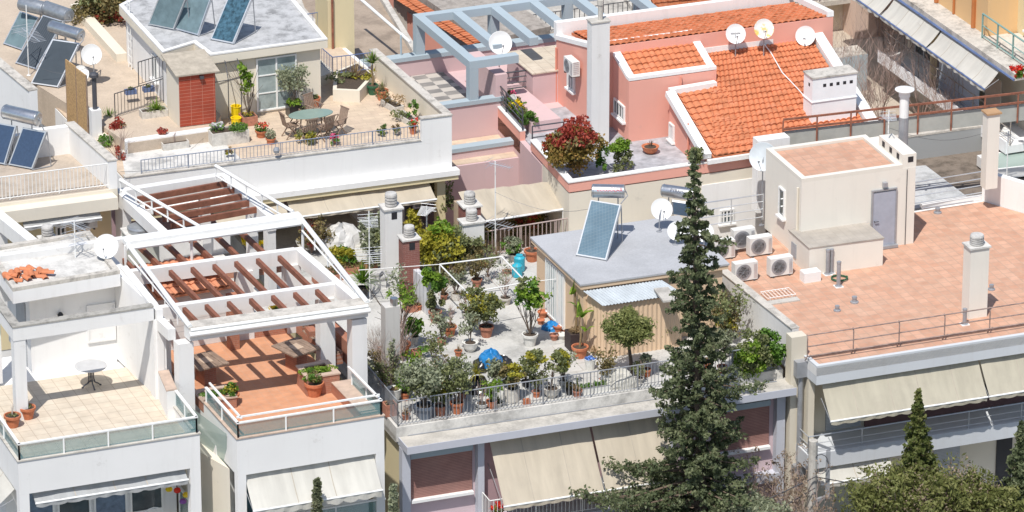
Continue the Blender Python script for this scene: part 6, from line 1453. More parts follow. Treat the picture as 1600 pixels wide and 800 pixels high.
def planterbox(q, h, lab, leafs, z=ZB):
    pts = [G(x, y, z) for x, y in q]; o = root('brick_planter', lab, 'planter', pts[0], 0); mb = MB(); ring(mb, pts, z + .001, z + h, .14); mb.build('brick_side', m_brick, o)
    mb = MB(); ring(mb, inset(pts, -.03), z + h + .001, z + h + .05, .2); mb.build('rim', plain('pinkish_rim', (.50, .38, .30)), o)
    mb = MB(); mb.prism(inset(pts, .13), z + h - .1, z + h - .05); mb.build('soil', m_soil, o)
    if leafs:
        c = sum(pts, Vector()) / len(pts) + Z * (h + .02); mb = MB()
        for j in range(9): t = j / 8 - .5; leaves(mb, c + U * t * leafs[0] + V * rnd.uniform(-.1, .1), (.16, .18, .1), 120, .045, 900 + j); 
        mb.build('foliage', leafs[1], o)
planterbox([(464, 601), (480, 620), (531, 612), (512, 592)], .62, 'brick planter with low green plants beside the glass rail corner', (1.0, m_lfb))
planterbox([(302, 628), (318, 645), (370, 637), (352, 619)], .35, 'brick planter with green plants on the left of the terracotta terrace', (.8, m_lf))
# dining set on E's terrace
tc = G(486, 208, ZE); o = root('dining_table', 'oval green topped garden table between wooden chairs', 'table', tc, TH)
mb = MB(); q = Matrix.Diagonal((1.35, .75, 1)); mb.lathe(tc + Z * .70, [(.58, 0), (.6, .01), (.6, .03), (.58, .04), (.01, .04)], 28, Matrix.Rotation(TH, 3, 'Z') @ q); mb.build('table_top', plain('green_glass_top', (.22, .30, .26), .25), o)
for sx in (-1, 1):
    for sy in (-1, 1): mb = MB(); mb.tube([tc + U * sx * .5 + V * sy * .25, tc + U * sx * .42 + V * sy * .2 + Z * .7], .025, 5); mb.build('leg', m_wood2, o)
pc = root('folding_chair', 'x', 'chair', (0, 0, 0), 0, 'wooden chairs round the green table')
mb = MB()
for k in range(6): mb.box((0, -.2 + k * .08, .43), (.44, .065, .02))
mb.build('seat', m_wood2, pc); mb = MB()
for k in range(6): a = -.18 + k * .072; mb.bar((a, .24, .45), (a, .36, .92), .05, .015)
mb.bar((-.23, .36, .92), (.23, .36, .92), .03, .05); mb.build('backrest', m_wood2, pc)
for sx in (-1, 1):
    mb = MB(); mb.bar((sx * .22, -.24, 0), (sx * .22, .26, .62), .025, .035); mb.build('leg', m_wood2, pc); mb = MB(); mb.bar((sx * .2, .26, 0), (sx * .2, -.2, .62), .025, .035); mb.build('leg', m_wood2, pc)
    mb = MB(); mb.bar((sx * .24, -.22, .64), (sx * .24, .28, .64), .045, .02); mb.build('armrest', m_wood2, pc)
for (x, y, rz, lab) in ((455, 214, 1.7, 'wooden folding chair at the left end of the green table'), (481, 221, 3.3, 'wooden folding chair in front of the green table, left of the pair'), (507, 217, 3.5, 'wooden folding chair in front of the green table, right of the pair'), (527, 211, -1.2, 'wooden folding chair at the right end of the green table'), (492, 190, .4, 'wooden folding chair behind the green table')): place(pc, G(x, y, ZE), TH + rz, lab)
# white tarp heap, bags, barrels
def heap(px, py, z, rx, ry, h, mat, lab, cat, seed, name, spike=1.0):
    c = G(px, py, z); rg = np.random.default_rng(seed); mb = MB(); n, m = 22, 9; o_ = rg.random(8) * 6; k0 = 0
    vs_ = []
    for j in range(m + 1):
        ph = j / m * math.pi / 2
        for i in range(n):
            t = 2 * math.pi * i / n; f = 1 + .13 * math.sin(3 * t + o_[0]) + .09 * math.sin(5 * t + o_[1] + ph * 3) + .07 * math.sin(8 * t + o_[2]) * math.cos(ph) + .22 * (rg.random() - .5)
            vs_.append(c + Vector((rx * math.cos(t) * math.cos(ph) * f, ry * math.sin(t) * math.cos(ph) * f, h * math.sin(ph) ** spike * (1 + .12 * math.sin(4 * t + o_[3]) + .12 * (rg.random() - .5)))))
    mb.add(vs_, [(j * n + i, j * n + (i + 1) % n, (j + 1) * n + (i + 1) % n, (j + 1) * n + i) for j in range(m) for i in range(n)])
    return tag(mb.build(name, mat, smooth=False), lab, cat)
m_tarp = plain('tarp', (.55, .54, .52), .6, 0, .12, 4, bump=.3)
heap(536, 392, 0, .95, .6, .95, m_tarp, 'white tarpaulin thrown over a heap at the dark rear wall', 'tarpaulin', 3, 'tarpaulin', 1.15)
heap(572, 398, 0, .4, .35, .5, m_awnw, 'small white sheet bundle right of the tarpaulin heap', 'sheet', 5, 'tarpaulin')
m_bag = plain('bin_bag', (.02, .02, .024), .22, 0, .3, 5, spec=.7)
heap(752, 578, 0, .34, .3, .42, m_bag, 'black bin bag left of the blue plastic bag', 'bag', 11, 'bin_bag'); heap(783, 573, 0, .33, .3, .38, m_bag, 'black bin bag right of the blue plastic bag', 'bag', 12, 'bin_bag')
heap(767, 572, .16, .38, .26, .58, m_blue, 'bright blue plastic bag between two black bin bags', 'bag', 13, 'plastic_bag', .8)
heap(746, 612, 0, .42, .34, .52, m_bag, 'black plastic sheet bundled behind the front railing', 'bag', 14, 'bin_bag')
heap(862, 515, 0, .3, .22, .3, m_blue, 'blue plastic sheet crumpled among the stacked flower pots', 'bag', 15, 'plastic_bag')
heap(966, 604, 0, .62, .3, .62, m_awnw, 'grey white cloth bundle behind the front railing near the round tree', 'cloth', 16, 'cloth_bundle')
c = G(808, 432, 0); o = root('water_barrel', 'turquoise plastic barrels beside the terracotta pot near the hut', 'barrel', c); mb = MB(); mb.lathe(c + Vector((.08, .5, 0)), [(.17, 0), (.19, .05), (.19, .5), (.12, .56), (.12, .6), (.01, .6)], 14); mb.build('rear_barrel', m_cyan, o); mb = MB(); mb.lathe(c, [(.16, 0), (.18, .04), (.18, .42), (.1, .48), (.01, .5)], 14); mb.build('front_barrel', m_cyan, o)
c = G(922, 577, 0); o = root('bucket', 'white bucket with a blue bag on top beside the banana pot', 'bucket', c); mb = MB(); mb.lathe(c, [(.14, 0), (.19, .36), (.2, .38), (.17, .38), (.12, .03)], 16); mb.build('pail', m_ceram, o); mb = MB(); leaves(mb, c + Z * .4, (.2, .16, .05), 50, .09, 77, elong=1.1); mb.build('crumpled_bag', plain('blue_film', (.12, .25, .62), .4), o)
# garden pipe frame and pipes
o = root('garden_arbour', 'thin white pipe frame over the middle of the garden', 'frame', G(736, 470, 0)); hf = 1.55
fr_ = [G(687, 413, hf), G(784, 401, hf), G(822, 441, hf), G(731, 458, hf)]; mb = MB()
for i in range(4): mb.tube([fr_[i], fr_[(i + 1) % 4]], .025, 6)
mb.tube([G(560, 422, hf), fr_[0]], .014, 5); mb.tube([fr_[2], G(905, 432, hf + .3)], .012, 5)
mb.build('top_rail', m_metalw, o)
for p in fr_: mb = MB(); mb.tube([p, at_(p, 0)], .022, 6); mb.build('post', m_metalw, o)
# metal drum and ivy on the grey pier in the garden
c = G(611, 600, 0); o = root('garden_pier', 'square grey white pier carrying a silver can, left side of the garden', 'pier', c, TH); hp = hz(c, 476); mb = MB(); mb.box(c, (.50, .45, hp), TH); mb.build('shaft', stucco('grimy_pier', (.56, .54, .51), dirt=(.25, .22, .19), amt=.7, streak=.7), o)
mb = MB(); mb.lathe(at_(c, hp) + Vector((.12, -.05, 0)), [(.13, 0), (.13, .26), (.11, .27), (.01, .27)], 14); tag(mb.build('silver_can', m_steel), 'silver metal can standing on the garden pier', 'can')
# low wall with panel siding by the dark red chimney
mb = MB(); A_, B_ = G(642, 466, 0), G(672, 492, 0); mb.wall(A_, B_, 0, 1.25, .2); o = tag(mb.build('slatted_low_wall', tiles('white_boards', (.60, .61, .63), (.60, .61, .63), (.36, .38, .4), .12, 40, .01, 0, coord='XZ')), 'low whitish board wall with pale coping beside the dark red chimney', 'wall')

pts = [onroof(x, y) + Z * .12 for x, y in ((1188, 66), (1205, 88), (1222, 118), (1245, 142), (1266, 166))]; mb = MB(); mb.tube(pts, .02, 5); tag(mb.build('cable', m_metalw), 'white cable running down the orange clay roof to the white vent chimney', 'cable')
for k, (A_, B_, sg, lb_) in enumerate(((G(147, 100, ZJ + .9), G(60, 105, ZJ + .8), .3, 'white wire strung in front of the top left solar tanks'), (G(188, 268, ZE + .5), G(330, 205, ZE + .3), .5, 'slack wire from the rusty pipes to the planter by the shed'), (G(773, 300, 2.6), G(955, 318, ZH + .2), .5, 'slack wire from the tall antenna pole to the hut roof'), (G(1390, 200, ZS + .8), G(1548, 205, 2.0), .4, 'slack wire behind the stair house flue'))):
    mb = MB(); mb.tube([A_.lerp(B_, t / 10) - Z * sg * math.sin(math.pi * t / 10) for t in range(11)], .006, 4); tag(mb.build('wire', m_metald), lb_, 'wire')

# ============================================================ plants of the rooftop garden
gshr = []
RG = 'potted plants in the rooftop garden'
def gp(*a, **k): k.setdefault('group', RG); return potted(*a, **k)
B = lambda d, rx, rz, n, sz, m, cl=0: ('ball', d, rx, rz, n, sz, m, cl)
gp(680, 506, 0, .22, .40, 'o', 'tall bright green bush in a fluted red pot, middle left of the garden', [B((0, 0, .45), .33, .40, 700, .06, m_lfo, 6), B((0, 0, 1.15), .40, .48, 1300, .07, m_lf, 8), B((0, -.05, 1.25), .36, .4, 500, .07, m_lfb, 6)])
gp(703, 527, 0, .22, .34, 't', 'bare brown stalks in a salmon pot right of the tall green bush', [('twig', 9, .9, .010, m_twig, .35, 3), B((0, 0, .1), .2, .08, 60, .05, m_dry)])
gp(641, 488, 0, .2, .24, 'o', 'round green bush in a square red planter by the low board wall', [B((0, 0, .2), .30, .22, 400, .05, m_lfo)], style='box')
gp(654, 486, 0, .13, .2, 't', 'small terracotta pot beside the square planter', [B((0, 0, .05), .1, .06, 30, .04, m_dry)])
gp(648, 540, 0, .14, .3, 'g', 'glossy green laurel in a grey bucket beside the large terracotta pot', [B((0, 0, .35), .36, .36, 320, .15, m_lf, 7), B((.05, 0, .45), .3, .3, 120, .14, m_lfb, 5)])
gp(628, 559, 0, .29, .44, 't', 'large terracotta pot with a tall thin twiggy tree beside the pier', [('twig', 6, 2.5, .022, m_bark, .22, 6), B((-.1, 0, 2.3), .55, .5, 240, .06, m_lfs, 9), B((.3, 0, 1.8), .4, .4, 120, .06, m_lfb, 6)])
gp(651, 560, 0, .15, .26, 'o', 'small square clay pot with trailing leaves right of the large terracotta pot', [B((.25, 0, .1), .25, .12, 40, .11, m_lf)], style='box')
gp(597, 555, 0, .17, .2, 't', 'terracotta bowl with short grass next to the railing corner column', [('blades', (0, 0, 0), 40, .25, .02, m_lfo, .3)], style='bowl')
gp(604, 577, 0, .18, .2, 'g', 'pale bowl with dry white stalks, left side of the garden', [('twig', 7, .35, .008, m_dry, .5, 3)], style='bowl')
gp(615, 585, 0, .15, .18, 'w', 'white bowl with dry stalks, in front of the pale bowl', [('twig', 5, .3, .008, m_dry, .5, 3)], style='bowl')
gp(587, 578, 0, .1, .16, 't', 'tiny terracotta pot at the side railing', [B((0, 0, .06), .1, .08, 30, .04, m_dry)])
gp(609, 650, 0, .2, .4, 'o', 'red brick coloured pot in the railing corner of the garden', [B((0, 0, .05), .15, .08, 50, .05, m_dry)], style='box')
gp(616, 632, 0, .24, .5, 'w', 'white stone bowl on a pedestal at the side railing', [B((0, 0, .03), .18, .06, 60, .05, m_dry)], style='bowl')
gp(633, 627, 0, .16, .28, 't', 'bright green leafy plant in a red pot near the railing corner', [B((-.1, 0, .42), .33, .38, 500, .08, m_lfb, 6), B((0, 0, .3), .3, .2, 200, .06, m_lf)])
gp(663, 657, 0, .31, .46, plain('slate_pot', (.14, .17, .22), .5), 'big sage green oleander in a slate blue pot behind the front railing', [('bush', 18, 1.5, .62, 34, .07, m_lfs), B((0, 0, .75), .6, .6, 700, .07, m_lfo, 22)])
gp(634, 657, 0, .14, .2, 'o', 'small brown pot with reddish dry leaves in front of the slate blue pot', [('blades', (0, 0, 0), 30, .35, .03, m_dry, .2)])
gp(688, 651, 0, .21, .34, 'o', 'dark red pot with olive leaves between two oleanders', [B((0, 0, .35), .32, .36, 450, .06, m_lfo, 8), B((.05, 0, .5), .3, .3, 160, .06, m_lfy, 6)])
gp(714, 648, 0, .22, .38, 't', 'open olive green oleander in a terracotta pot behind the front railing', [('bush', 9, 1.5, .40, 34, .075, m_lfo), B((0, 0, 1.25), .45, .38, 420, .07, m_lfs, 10)])
gp(735, 552, 0, .26, .34, 'w', 'white bowl pot with a thin grey shrub left of the black bags', [('bush', 5, 1.0, .3, 20, .06, m_lfs)], style='bowl')
gp(760, 529, 0, .24, .38, 'o', 'large red fluted pot with a broad olive and yellow bush', [('bush', 12, 1.1, .6, 30, .07, m_lfo), B((-.25, 0, .95), .62, .5, 900, .07, m_lfo, 14), B((-.1, -.1, 1.0), .6, .45, 420, .07, m_lfy, 10), B((-.4, 0, .6), .4, .4, 300, .07, m_lfd, 8)])
gp(828, 543, 0, .26, .42, 'w', 'small tree with airy bright green crown in a white pot by the slat planter', [('stem', 1.5, .035, m_bark), ('twig', 7, 1.9, .018, m_bark, .5, 3), B((0, 0, 1.45), .5, .5, 520, .09, m_lf, 12), B((.1, 0, 1.5), .55, .45, 330, .10, m_lfb, 10), B((-.2, 0, 1.9), .35, .2, 160, .08, m_lfo, 5)])
o = gp(899, 548, 0, .28, .62, plain('dark_slats', (.045, .03, .03), .7, 0, .2, 10), 'dark slatted planter with tall banana stems beside the hut', [('stem', 1.7, .05, m_dry), ('blades', (-.1, 0, 1.4), 3, .8, .24, m_lfb, .7), ('blades', (.1, 0, .9), 3, .6, .2, m_lf, .8), B((0, 0, .1), .22, .1, 60, .08, m_dry)], style='box')
gp(906, 562, 0, .27, .40, 't', 'orange pot with drooping banana leaves next to the white bucket', [('stem', 1.2, .045, m_dry), ('blades', (0, 0, 1.1), 4, .9, .26, m_lfb, .8), ('blades', (.2, 0, .6), 3, .6, .22, m_lfb, .9)])
gp(799, 629, 0, .27, .46, 'c', 'grey concrete drum with a yellow olive shrub behind the front railing', [('bush', 8, .75, .4, 30, .07, m_lfo), B((0, 0, .5), .42, .3, 500, .07, m_lfd, 8), B((0, 0, .65), .4, .2, 250, .07, m_lfy, 8)], style='drum')
gp(862, 624, 0, .28, .34, 'c', 'stone bowl with two headed olive shrub behind the front railing', [('twig', 5, 1.0, .022, m_bark, .45, 2), B((-.55, 0, 1.05), .42, .36, 900, .065, m_lfo, 12), B((-.5, -.1, 1.1), .4, .3, 350, .065, m_lfy, 8), B((.22, 0, .95), .46, .38, 900, .065, m_lfo, 12), B((.25, 0, 1.05), .42, .3, 350, .065, m_lfy, 8)], style='bowl')
gp(778, 637, 0, .15, .14, 'c', 'small spiky plant by the bottom of the front railing', [('blades', (0, 0, 0), 46, .38, .03, m_lfo, .25)])
gp(753, 640, 0, .22, .18, 'w', 'white bowl with bare reddish twigs behind the front railing', [('twig', 7, .85, .010, m_twig, .5, 4)], style='bowl')
gp(744, 610, 0, .14, .3, 'k', 'spider plant hanging yellow green leaves over the front railing', [('blades', (0, -.55, .5), 60, .75, .03, m_lfy, 1.4), ('blades', (0, -.5, .5), 40, .6, .03, m_lfo, 1.3)])
gp(902, 622, 0, .16, .24, 'o', 'brown clay pot with cactus behind the front railing', [('stem', .45, .05, m_lfo), B((0, 0, .1), .15, .1, 80, .05, m_dry)])
gp(890, 618, 0, .15, .22, 'k', 'black pot with small reddish plant next to the cactus pot', [B((0, 0, .12), .18, .14, 140, .05, m_lfd)])
gp(926, 613, 0, .13, .2, 'w', 'long white trough with low green plants behind the front railing', [('long', (0, 0, .06), 1.0, .13, .09, 55, .05, m_lf)], style='box', L=1.15)
gp(1104, 580, 0, .17, .28, 't', 'red terracotta pot right of the tall conifer behind the railing', [B((0, 0, .1), .16, .1, 90, .05, m_dry)])
gp(1128, 584, 0, .16, .24, 't', 'clay pot with dry stalks near the yellow green bush', [('twig', 6, .4, .008, m_twig, .4, 3)])
gp(1148, 560, 0, .15, .22, 'c', 'small stone pot beside the yellow green bush', [B((0, 0, .08), .15, .1, 100, .05, m_lfs)])
# row under the rear fence
gp(726, 424, 0, .24, .34, 'c', 'stone bowl on a slab under the pipe frame, rear row', [B((0, 0, .03), .18, .05, 50, .05, m_dry)], style='bowl')
gp(706, 422, 0, .2, .26, 'o', 'long clay trough with dry plants, left end of the rear row', [('long', (0, 0, .1), .55, .16, .14, 90, .05, m_lfd)], style='box', L=.7)
gp(756, 418, 0, .13, .22, 't', 'small upright terracotta pot in the rear row', [])
gp(775, 414, 0, .18, .22, 'w', 'pale pot with dry yellow grass in the rear row', [('blades', (0, 0, 0), 60, .75, .015, m_dry, .15)])
gp(803, 410, 0, .2, .26, 'g', 'grey pot with grey green bush in the rear row', [B((0, 0, .35), .42, .34, 600, .06, m_lfs, 8), B((0, 0, .3), .4, .3, 200, .06, m_lf, 6)])
gp(831, 411, 0, .26, .40, 't', 'large terracotta pot with a cut stump beside the turquoise barrels', [('stem', .2, .07, m_bark), ('twig', 3, .35, .02, m_bark, .4, 2)])
gp(792, 430, 0, .16, .12, 'o', 'low reddish bowl beside the turquoise barrels', [B((0, 0, .03), .1, .04, 30, .04, m_dry)], style='bowl')
gp(672, 640, 0, .14, .22, 'c', 'small stone pot with ivy tucked behind the slate blue pot', [B((0, 0, .2), .3, .25, 260, .07, m_lfb, 8)], at=G(700, 628, 0))
gp(770, 612, 0, .15, .24, 'w', 'white pot with loose pale green shoots behind the grey drum', [('bush', 7, .8, .4, 14, .07, m_lfs)])
gp(822, 606, 0, .16, .2, 'k', 'black pot with thin leggy shoots between the drum and the stone bowl', [('bush', 7, .7, .4, 12, .06, m_lfo)])
gp(718, 560, 0, .13, .2, 't', 'small clay pot with dead grass beside the thin grey shrub', [('blades', (0, 0, 0), 30, .3, .02, m_dry, .3)], at=G(716, 556, 0))
gp(790, 478, 0, .2, .26, 'g', 'grey tub with airy grey twigs right of the broad olive bush', [('twig', 9, 1.3, .010, m_twig, .5, 5), B((0, 0, .9), .5, .5, 160, .05, m_lfs, 12)])
gp(730, 500, 0, .18, .24, 'c', 'stone pot with dry bush under the front bar of the pipe frame', [('twig', 9, .9, .010, m_twig, .6, 4), B((0, 0, .5), .4, .35, 300, .05, m_lfd, 10)])
gp(660, 612, 0, .14, .2, 't', 'clay pot with red leaved sprigs behind the sage oleander', [B((0, 0, .25), .25, .25, 200, .06, m_lfd, 8)])
gp(693, 470, 0, .16, .2, 'o', 'clay tub of dead ferns right of the tall bright green bush', [('blades', (0, 0, 0), 60, .6, .03, m_dry, .4)])
more = [(578, 600, 'w', 's', 'white pot of pale shoots outside the pier by the side railing'), (600, 606, 't', 'o', 'clay pot of olive sprigs below the white bowls'), (590, 592, 'c', 'd', 'stone pot with a dry bush in the left railing corner'),
 (645, 600, 'k', 'b', 'black pot with bright leaves behind the sage oleander'), (690, 605, 't', 'd', 'clay pot with a faded bush in the middle of the left floor'), (678, 575, 'w', 'o', 'small white pot standing alone on the left floor'),
 (722, 625, 'o', 's', 'brown pot of grey shoots between the oleanders and the black sheet'), (768, 640, 't', 'b', 'clay pot of fresh leaves at the foot of the railing'), (782, 606, 'c', 'd', 'stone pot with a browning bush behind the grey drum'),
 (838, 622, 't', 'o', 'clay pot with olive leaves left of the two headed shrub'), (880, 606, 'w', 's', 'white pot with silver leaves behind the cactus pot'), (945, 606, 't', 'd', 'clay pot with dry leaves right of the long white trough'), (1000, 600, 'c', 'o', 'stone pot beside the trunk of the round tree'),
 (665, 455, 't', 'd', 'clay pot with a brown bush near the dark red chimney foot'), (712, 470, 'c', 's', 'stone pot with grey leaves under the pipe frame corner'), (745, 450, 'o', 'd', 'brown pot with dead growth in the middle of the pipe frame'), (762, 440, 'w', 'o', 'white pot with thin leaves right of the dead growth'), (690, 540, 'o', 's', 'brown pot with wispy grey plant in the open left floor'),
 (1090, 590, 'w', 'o', 'white pot behind the railing right of the tall conifer'), (1132, 560, 'c', 's', 'stone pot with silver tuft by the yellow shrub')]
for k, (x, y, pk, fk, lb_) in enumerate(more):
    m1_ = {'s': m_lfs, 'o': m_lfo, 'd': m_lfd, 'b': m_lfb}[fk]; h_ = .35 + .1 * (k * 7 % 6); r_ = .12 + .02 * (k * 5 % 4)
    gp(x, y, 0, r_, .18 + .03 * (k % 4), pk, lb_, [('bush', 5 + k % 4, h_ + .25, .45, 12, .06, m1_)] + ([B((0, 0, h_ * .5), .2 + .03 * (k % 3), h_ * .5, 130, .06, m1_, 7)] if k % 2 else [('twig', 6, h_ + .4, .007, m_twig, .5, 3)]), style=('round', 'bowl', 'drum')[k % 3])
gp(1010, 590, 0, .16, .26, 't', 'clay pot with grey leaves just left of the tall conifer', [B((0, 0, .3), .3, .3, 300, .06, m_lfs, 8)])
gp(1060, 580, 0, .15, .22, 'c', 'stone pot hidden behind the conifer trunk', [B((0, 0, .2), .3, .2, 200, .06, m_lf, 8)])
gp(940, 556, 0, .1, .1, 't', 'row of thin creepers at the foot of the peach sheet wall', [('long', (0, 0, .15), 1.4, .1, .16, 40, .05, m_dry)])
for k, (x, y, kind, lb_) in enumerate(((668, 415, 'y', 'bright yellow green creeper on the left rear railing'), (700, 395, 'o', 'wispy olive bush above the rear troughs'), (744, 404, 'd', 'faded shrub against the white chimney stack'), (645, 425, 'd', 'dry thicket beside the dark red chimney stack'))):
    m1_ = {'y': m_lfb, 'o': m_lfo, 'd': m_lfd}[kind]; gshr.append((x, y, m1_, lb_))
mb = MB(); mb.quad(G(852, 612, .004), G(1010, 588, .004), G(940, 520, .004), G(835, 548, .004)); mb.build('paving_slabs', m_slab, bC)
# pots without plants stacked near the hut door
sp = [(848, 498, .17, .22, 't'), (858, 488, .2, .12, 'o'), (868, 504, .2, .14, 'o'), (845, 508, .13, .16, 't'), (872, 520, .17, .22, 't'), (878, 532, .18, .18, 'w'), (866, 533, .15, .2, 'o'), (884, 521, .13, .2, 't'), (855, 478, .22, .12, 'o')]
w_ = ['upright clay pot, left one of the heap by the hut door', 'wide reddish saucer pot in the heap by the hut door', 'wide brown bowl behind the blue sheet near the hut door', 'small clay pot leftmost in front of the heap by the hut door', 'clay pot right of the blue sheet near the slatted planter', 'white rimmed pot in front of the slatted planter', 'brown pot lowest of the heap in front of the slatted planter', 'small clay pot touching the slatted planter', 'wide reddish tub farthest back in the heap by the hut door']
for (x, y, r, h, k), lb_ in zip(sp, w_):
    c = G(x, y - r * 14, 0); mb = MB(); pot(mb, c, r, h, 'round'); tag(mb.build('flower_pot', POTS[k]), lb_, 'flower pot', 'empty flower pots heaped by the hut door')
c = G(823, 632, 0); mb = MB(); mb.box(c, (.22, .12, .2), TH); tag(mb.build('hollow_brick', m_terra), 'single red hollow brick behind the front railing', 'brick')
for (x, y, m1_, lb_) in gshr: shrub(x, y, 0, lb_, [('bush', 8, 1.1, .55, 16, .06, m1_), B((0, 0, .7), .5, .45, 420, .06, m1_, 14)])
# trees and shrubs standing free in the garden
c = G(985, 588, 0); o = root('round_tree', 'small round headed pine like tree in front of the peach sheet wall', 'tree', c)
mb = MB(); mb.tube([c, c + Z * .5 + U * .02, c + Z * 1.0 - U * .05, c + Z * 1.5 - U * .08], .075, 8, .04); mb.build('trunk', m_bark, o)
tt = c + Z * 1.1; mb = MB(); tips = branches(mb, tt, 22, 1.15, .02, 5, 1.3, 4); mb.build('branch', m_bark, o); mb = MB()
for j, t in enumerate(tips): leaves(mb, t, (.2, .2, .17), 62, .05, 3000 + j, shell=.05, elong=3.2)
leaves(mb, tt + Z * .55, (.86, .86, .62), 1500, .045, 99, shell=.5, clumps=34, elong=3.2); mb.build('crown', m_pine, o)
shrub(1181, 582, 0, 'bushy yellow green conifer shrub at the right end of the front railing', [B((0, 0, .6), .55, .6, 2200, .07, m_lfb, 18), B((.1, 0, .8), .6, .6, 2200, .07, m_lfo, 18)], at=G(1172, 582, 0))
shrub(1200, 576, 0, 'green bush against the pillar behind the front railing', [B((0, 0, .8), .48, .6, 1900, .075, m_lf, 14), B((0, 0, .5), .4, .5, 500, .07, m_lfo, 10)], at=G(1203, 574, 0) + Z * 0)
shrub(1120, 545, 0, 'silvery sage bush right of the tall conifer', [B((0, 0, .45), .5, .42, 1600, .06, m_lfs, 14)])
shrub(1136, 535, 0, 'tall loose yellow shrub by the salmon roof parapet', [('bush', 10, 1.9, .4, 22, .07, m_lfo), B((0, 0, 1.0), .5, .7, 700, .07, m_lfd, 16), B((0, 0, .8), .45, .5, 300, .07, m_lfy, 12)])
shrub(1035, 540, 0, 'thin climbing shrub on the peach sheet wall', [('bush', 5, 1.1, .3, 14, .05, m_lfo)])
shrub(685, 430, 0, 'big yellow green bush between the two chimney groups', [('bush', 14, 1.7, .5, 30, .09, m_lfy), B((0, 0, 1.2), .75, .75, 1900, .085, m_lfy, 22), B((.15, 0, .8), .7, .8, 1500, .08, m_lfo, 20), B((.1, 0, 1.6), .55, .45, 600, .09, m_lfb, 12)])
shrub(722, 420, 0, 'wide olive green bush before the white chimney stack', [('bush', 10, 1.3, .6, 24, .07, m_lfo), B((0, 0, .9), .7, .65, 1900, .07, m_lfo, 22), B((.3, 0, .6), .5, .5, 800, .07, m_lfd, 14)])
shrub(702, 440, 0, 'dull bush with dry pink stalks beside the pipe frame', [B((0, 0, .5), .5, .5, 700, .07, m_lfd, 12), ('twig', 8, 1.0, .01, m_twig, .5, 4)], cat='shrub')
shrub(770, 398, 0, 'brown dry reed clump by the tall antenna pole', [('blades', (0, 0, 0), 140, 1.3, .022, m_dry, .1), B((0, 0, .9), .55, .55, 500, .06, m_lfd, 14)], at=G(768, 380, -.0) + nC * .9)
shrub(805, 372, 0, 'rust coloured shrub behind the rear fence', [B((0, 0, .5), .6, .5, 1100, .07, m_lfd, 14), B((.3, 0, .6), .4, .3, 200, .07, m_lfr, 8)], at=G(812, 372, -.2))
shrub(835, 368, 0, 'orange tinged bush near the canopy post', [B((0, 0, .3), .5, .4, 600, .07, m_lfd, 12), B((0, 0, .4), .4, .3, 160, .07, m_lfy, 8)], at=G(838, 362, -.3))
shrub(750, 340, 0, 'dark green bush behind the dark red chimney by the canopy', [B((0, 0, .9), .5, .7, 900, .08, m_lf, 14)], at=G(757, 375, -.4))
shrub(593, 405, 0, 'tall grey green bush left of the tall white chimney', [B((0, 0, 1.2), .48, 1.0, 2100, .08, m_lfs, 22), B((.1, .1, 1.1), .5, .9, 1200, .08, m_lfo, 18)], at=G(585, 420, 0))
shrub(537, 410, 0, 'yellow green bush in front of the tarpaulin', [B((0, 0, .5), .45, .45, 1200, .07, m_lfy, 14), B((0, 0, .4), .45, .4, 600, .07, m_lf, 12)], at=G(538, 418, 0))
shrub(478, 380, 0, 'wild reddish brown thicket behind the pergola rail', [('twig', 20, 1.5, .012, m_twig, .6, 5), B((0, 0, .8), .7, .7, 900, .07, m_lfd, 18), B((0, 0, .8), .6, .6, 300, .07, m_lfr, 12)], at=G(487, 395, 0))
shrub(660, 370, 0, 'autumn coloured creeper hanging by the yellow post', [B((0, 0, 1.6), .35, .9, 900, .07, m_lfd, 16), B((.5, 0, 1.1), .4, .7, 600, .07, m_lfo, 14)], at=G(672, 350, 0) )
shrub(641, 380, 0, 'yellow leaved bush right of the tall white chimney', [B((0, 0, .7), .4, .5, 600, .07, m_lfy, 12), B((0, 0, .4), .4, .5, 400, .07, m_lfd, 10)], at=G(648, 375, 0))
shrub(590, 500, 0, 'tangle of dry white twigs at the left edge of the garden', [('twig', 26, 1.2, .008, plain('pale_twig', (.45, .40, .36)), .7, 5)], at=G(585, 560, 0))
shrub(0, 0, 0, 'leafy creeper covering the foot of the garden pier', [B((0, 0, .7), .4, .7, 500, .06, m_lfo, 14), B((0, 0, 1.3), .3, .6, 200, .06, m_lfs, 10), ('twig', 14, 2.2, .010, m_twig, .2, 5)], at=G(606, 604, 0) - nC * .25)
shrub(640, 520, 0, 'dry climber twisting up the garden pier', [('twig', 14, 2.1, .012, m_twig, .3, 6), B((0, 0, 2.4), .5, .5, 200, .07, m_lfb, 10)], at=G(630, 565, 0) + Z * 0)
c = G(570, 470, 0); o = potted(566, 470, 0, .24, .4, 'k', 'palm like plant with dark green straps in a black pot left of the pier', [('blades', (0, 0, .2), 110, .95, .05, m_lf, .55), ('blades', (0, 0, .3), 60, .8, .05, m_lfb, .4)], group=RG)
for k, (x, y, L_) in enumerate(((535, 430, 1.5), (556, 424, 1.5), (515, 440, 1.2))):
    potted(x, y, 0, .15, .22, 'o', ['long clay trough with red earth behind the pergola, middle one', 'long clay trough behind the pergola, nearest the antenna', 'long clay trough behind the pergola, nearest the rail'][k], [('long', (0, 0, .08), L_ - .1, .14, .1, 40, .05, m_lfd)], style='box', L=L_, group='clay troughs behind the pergola')
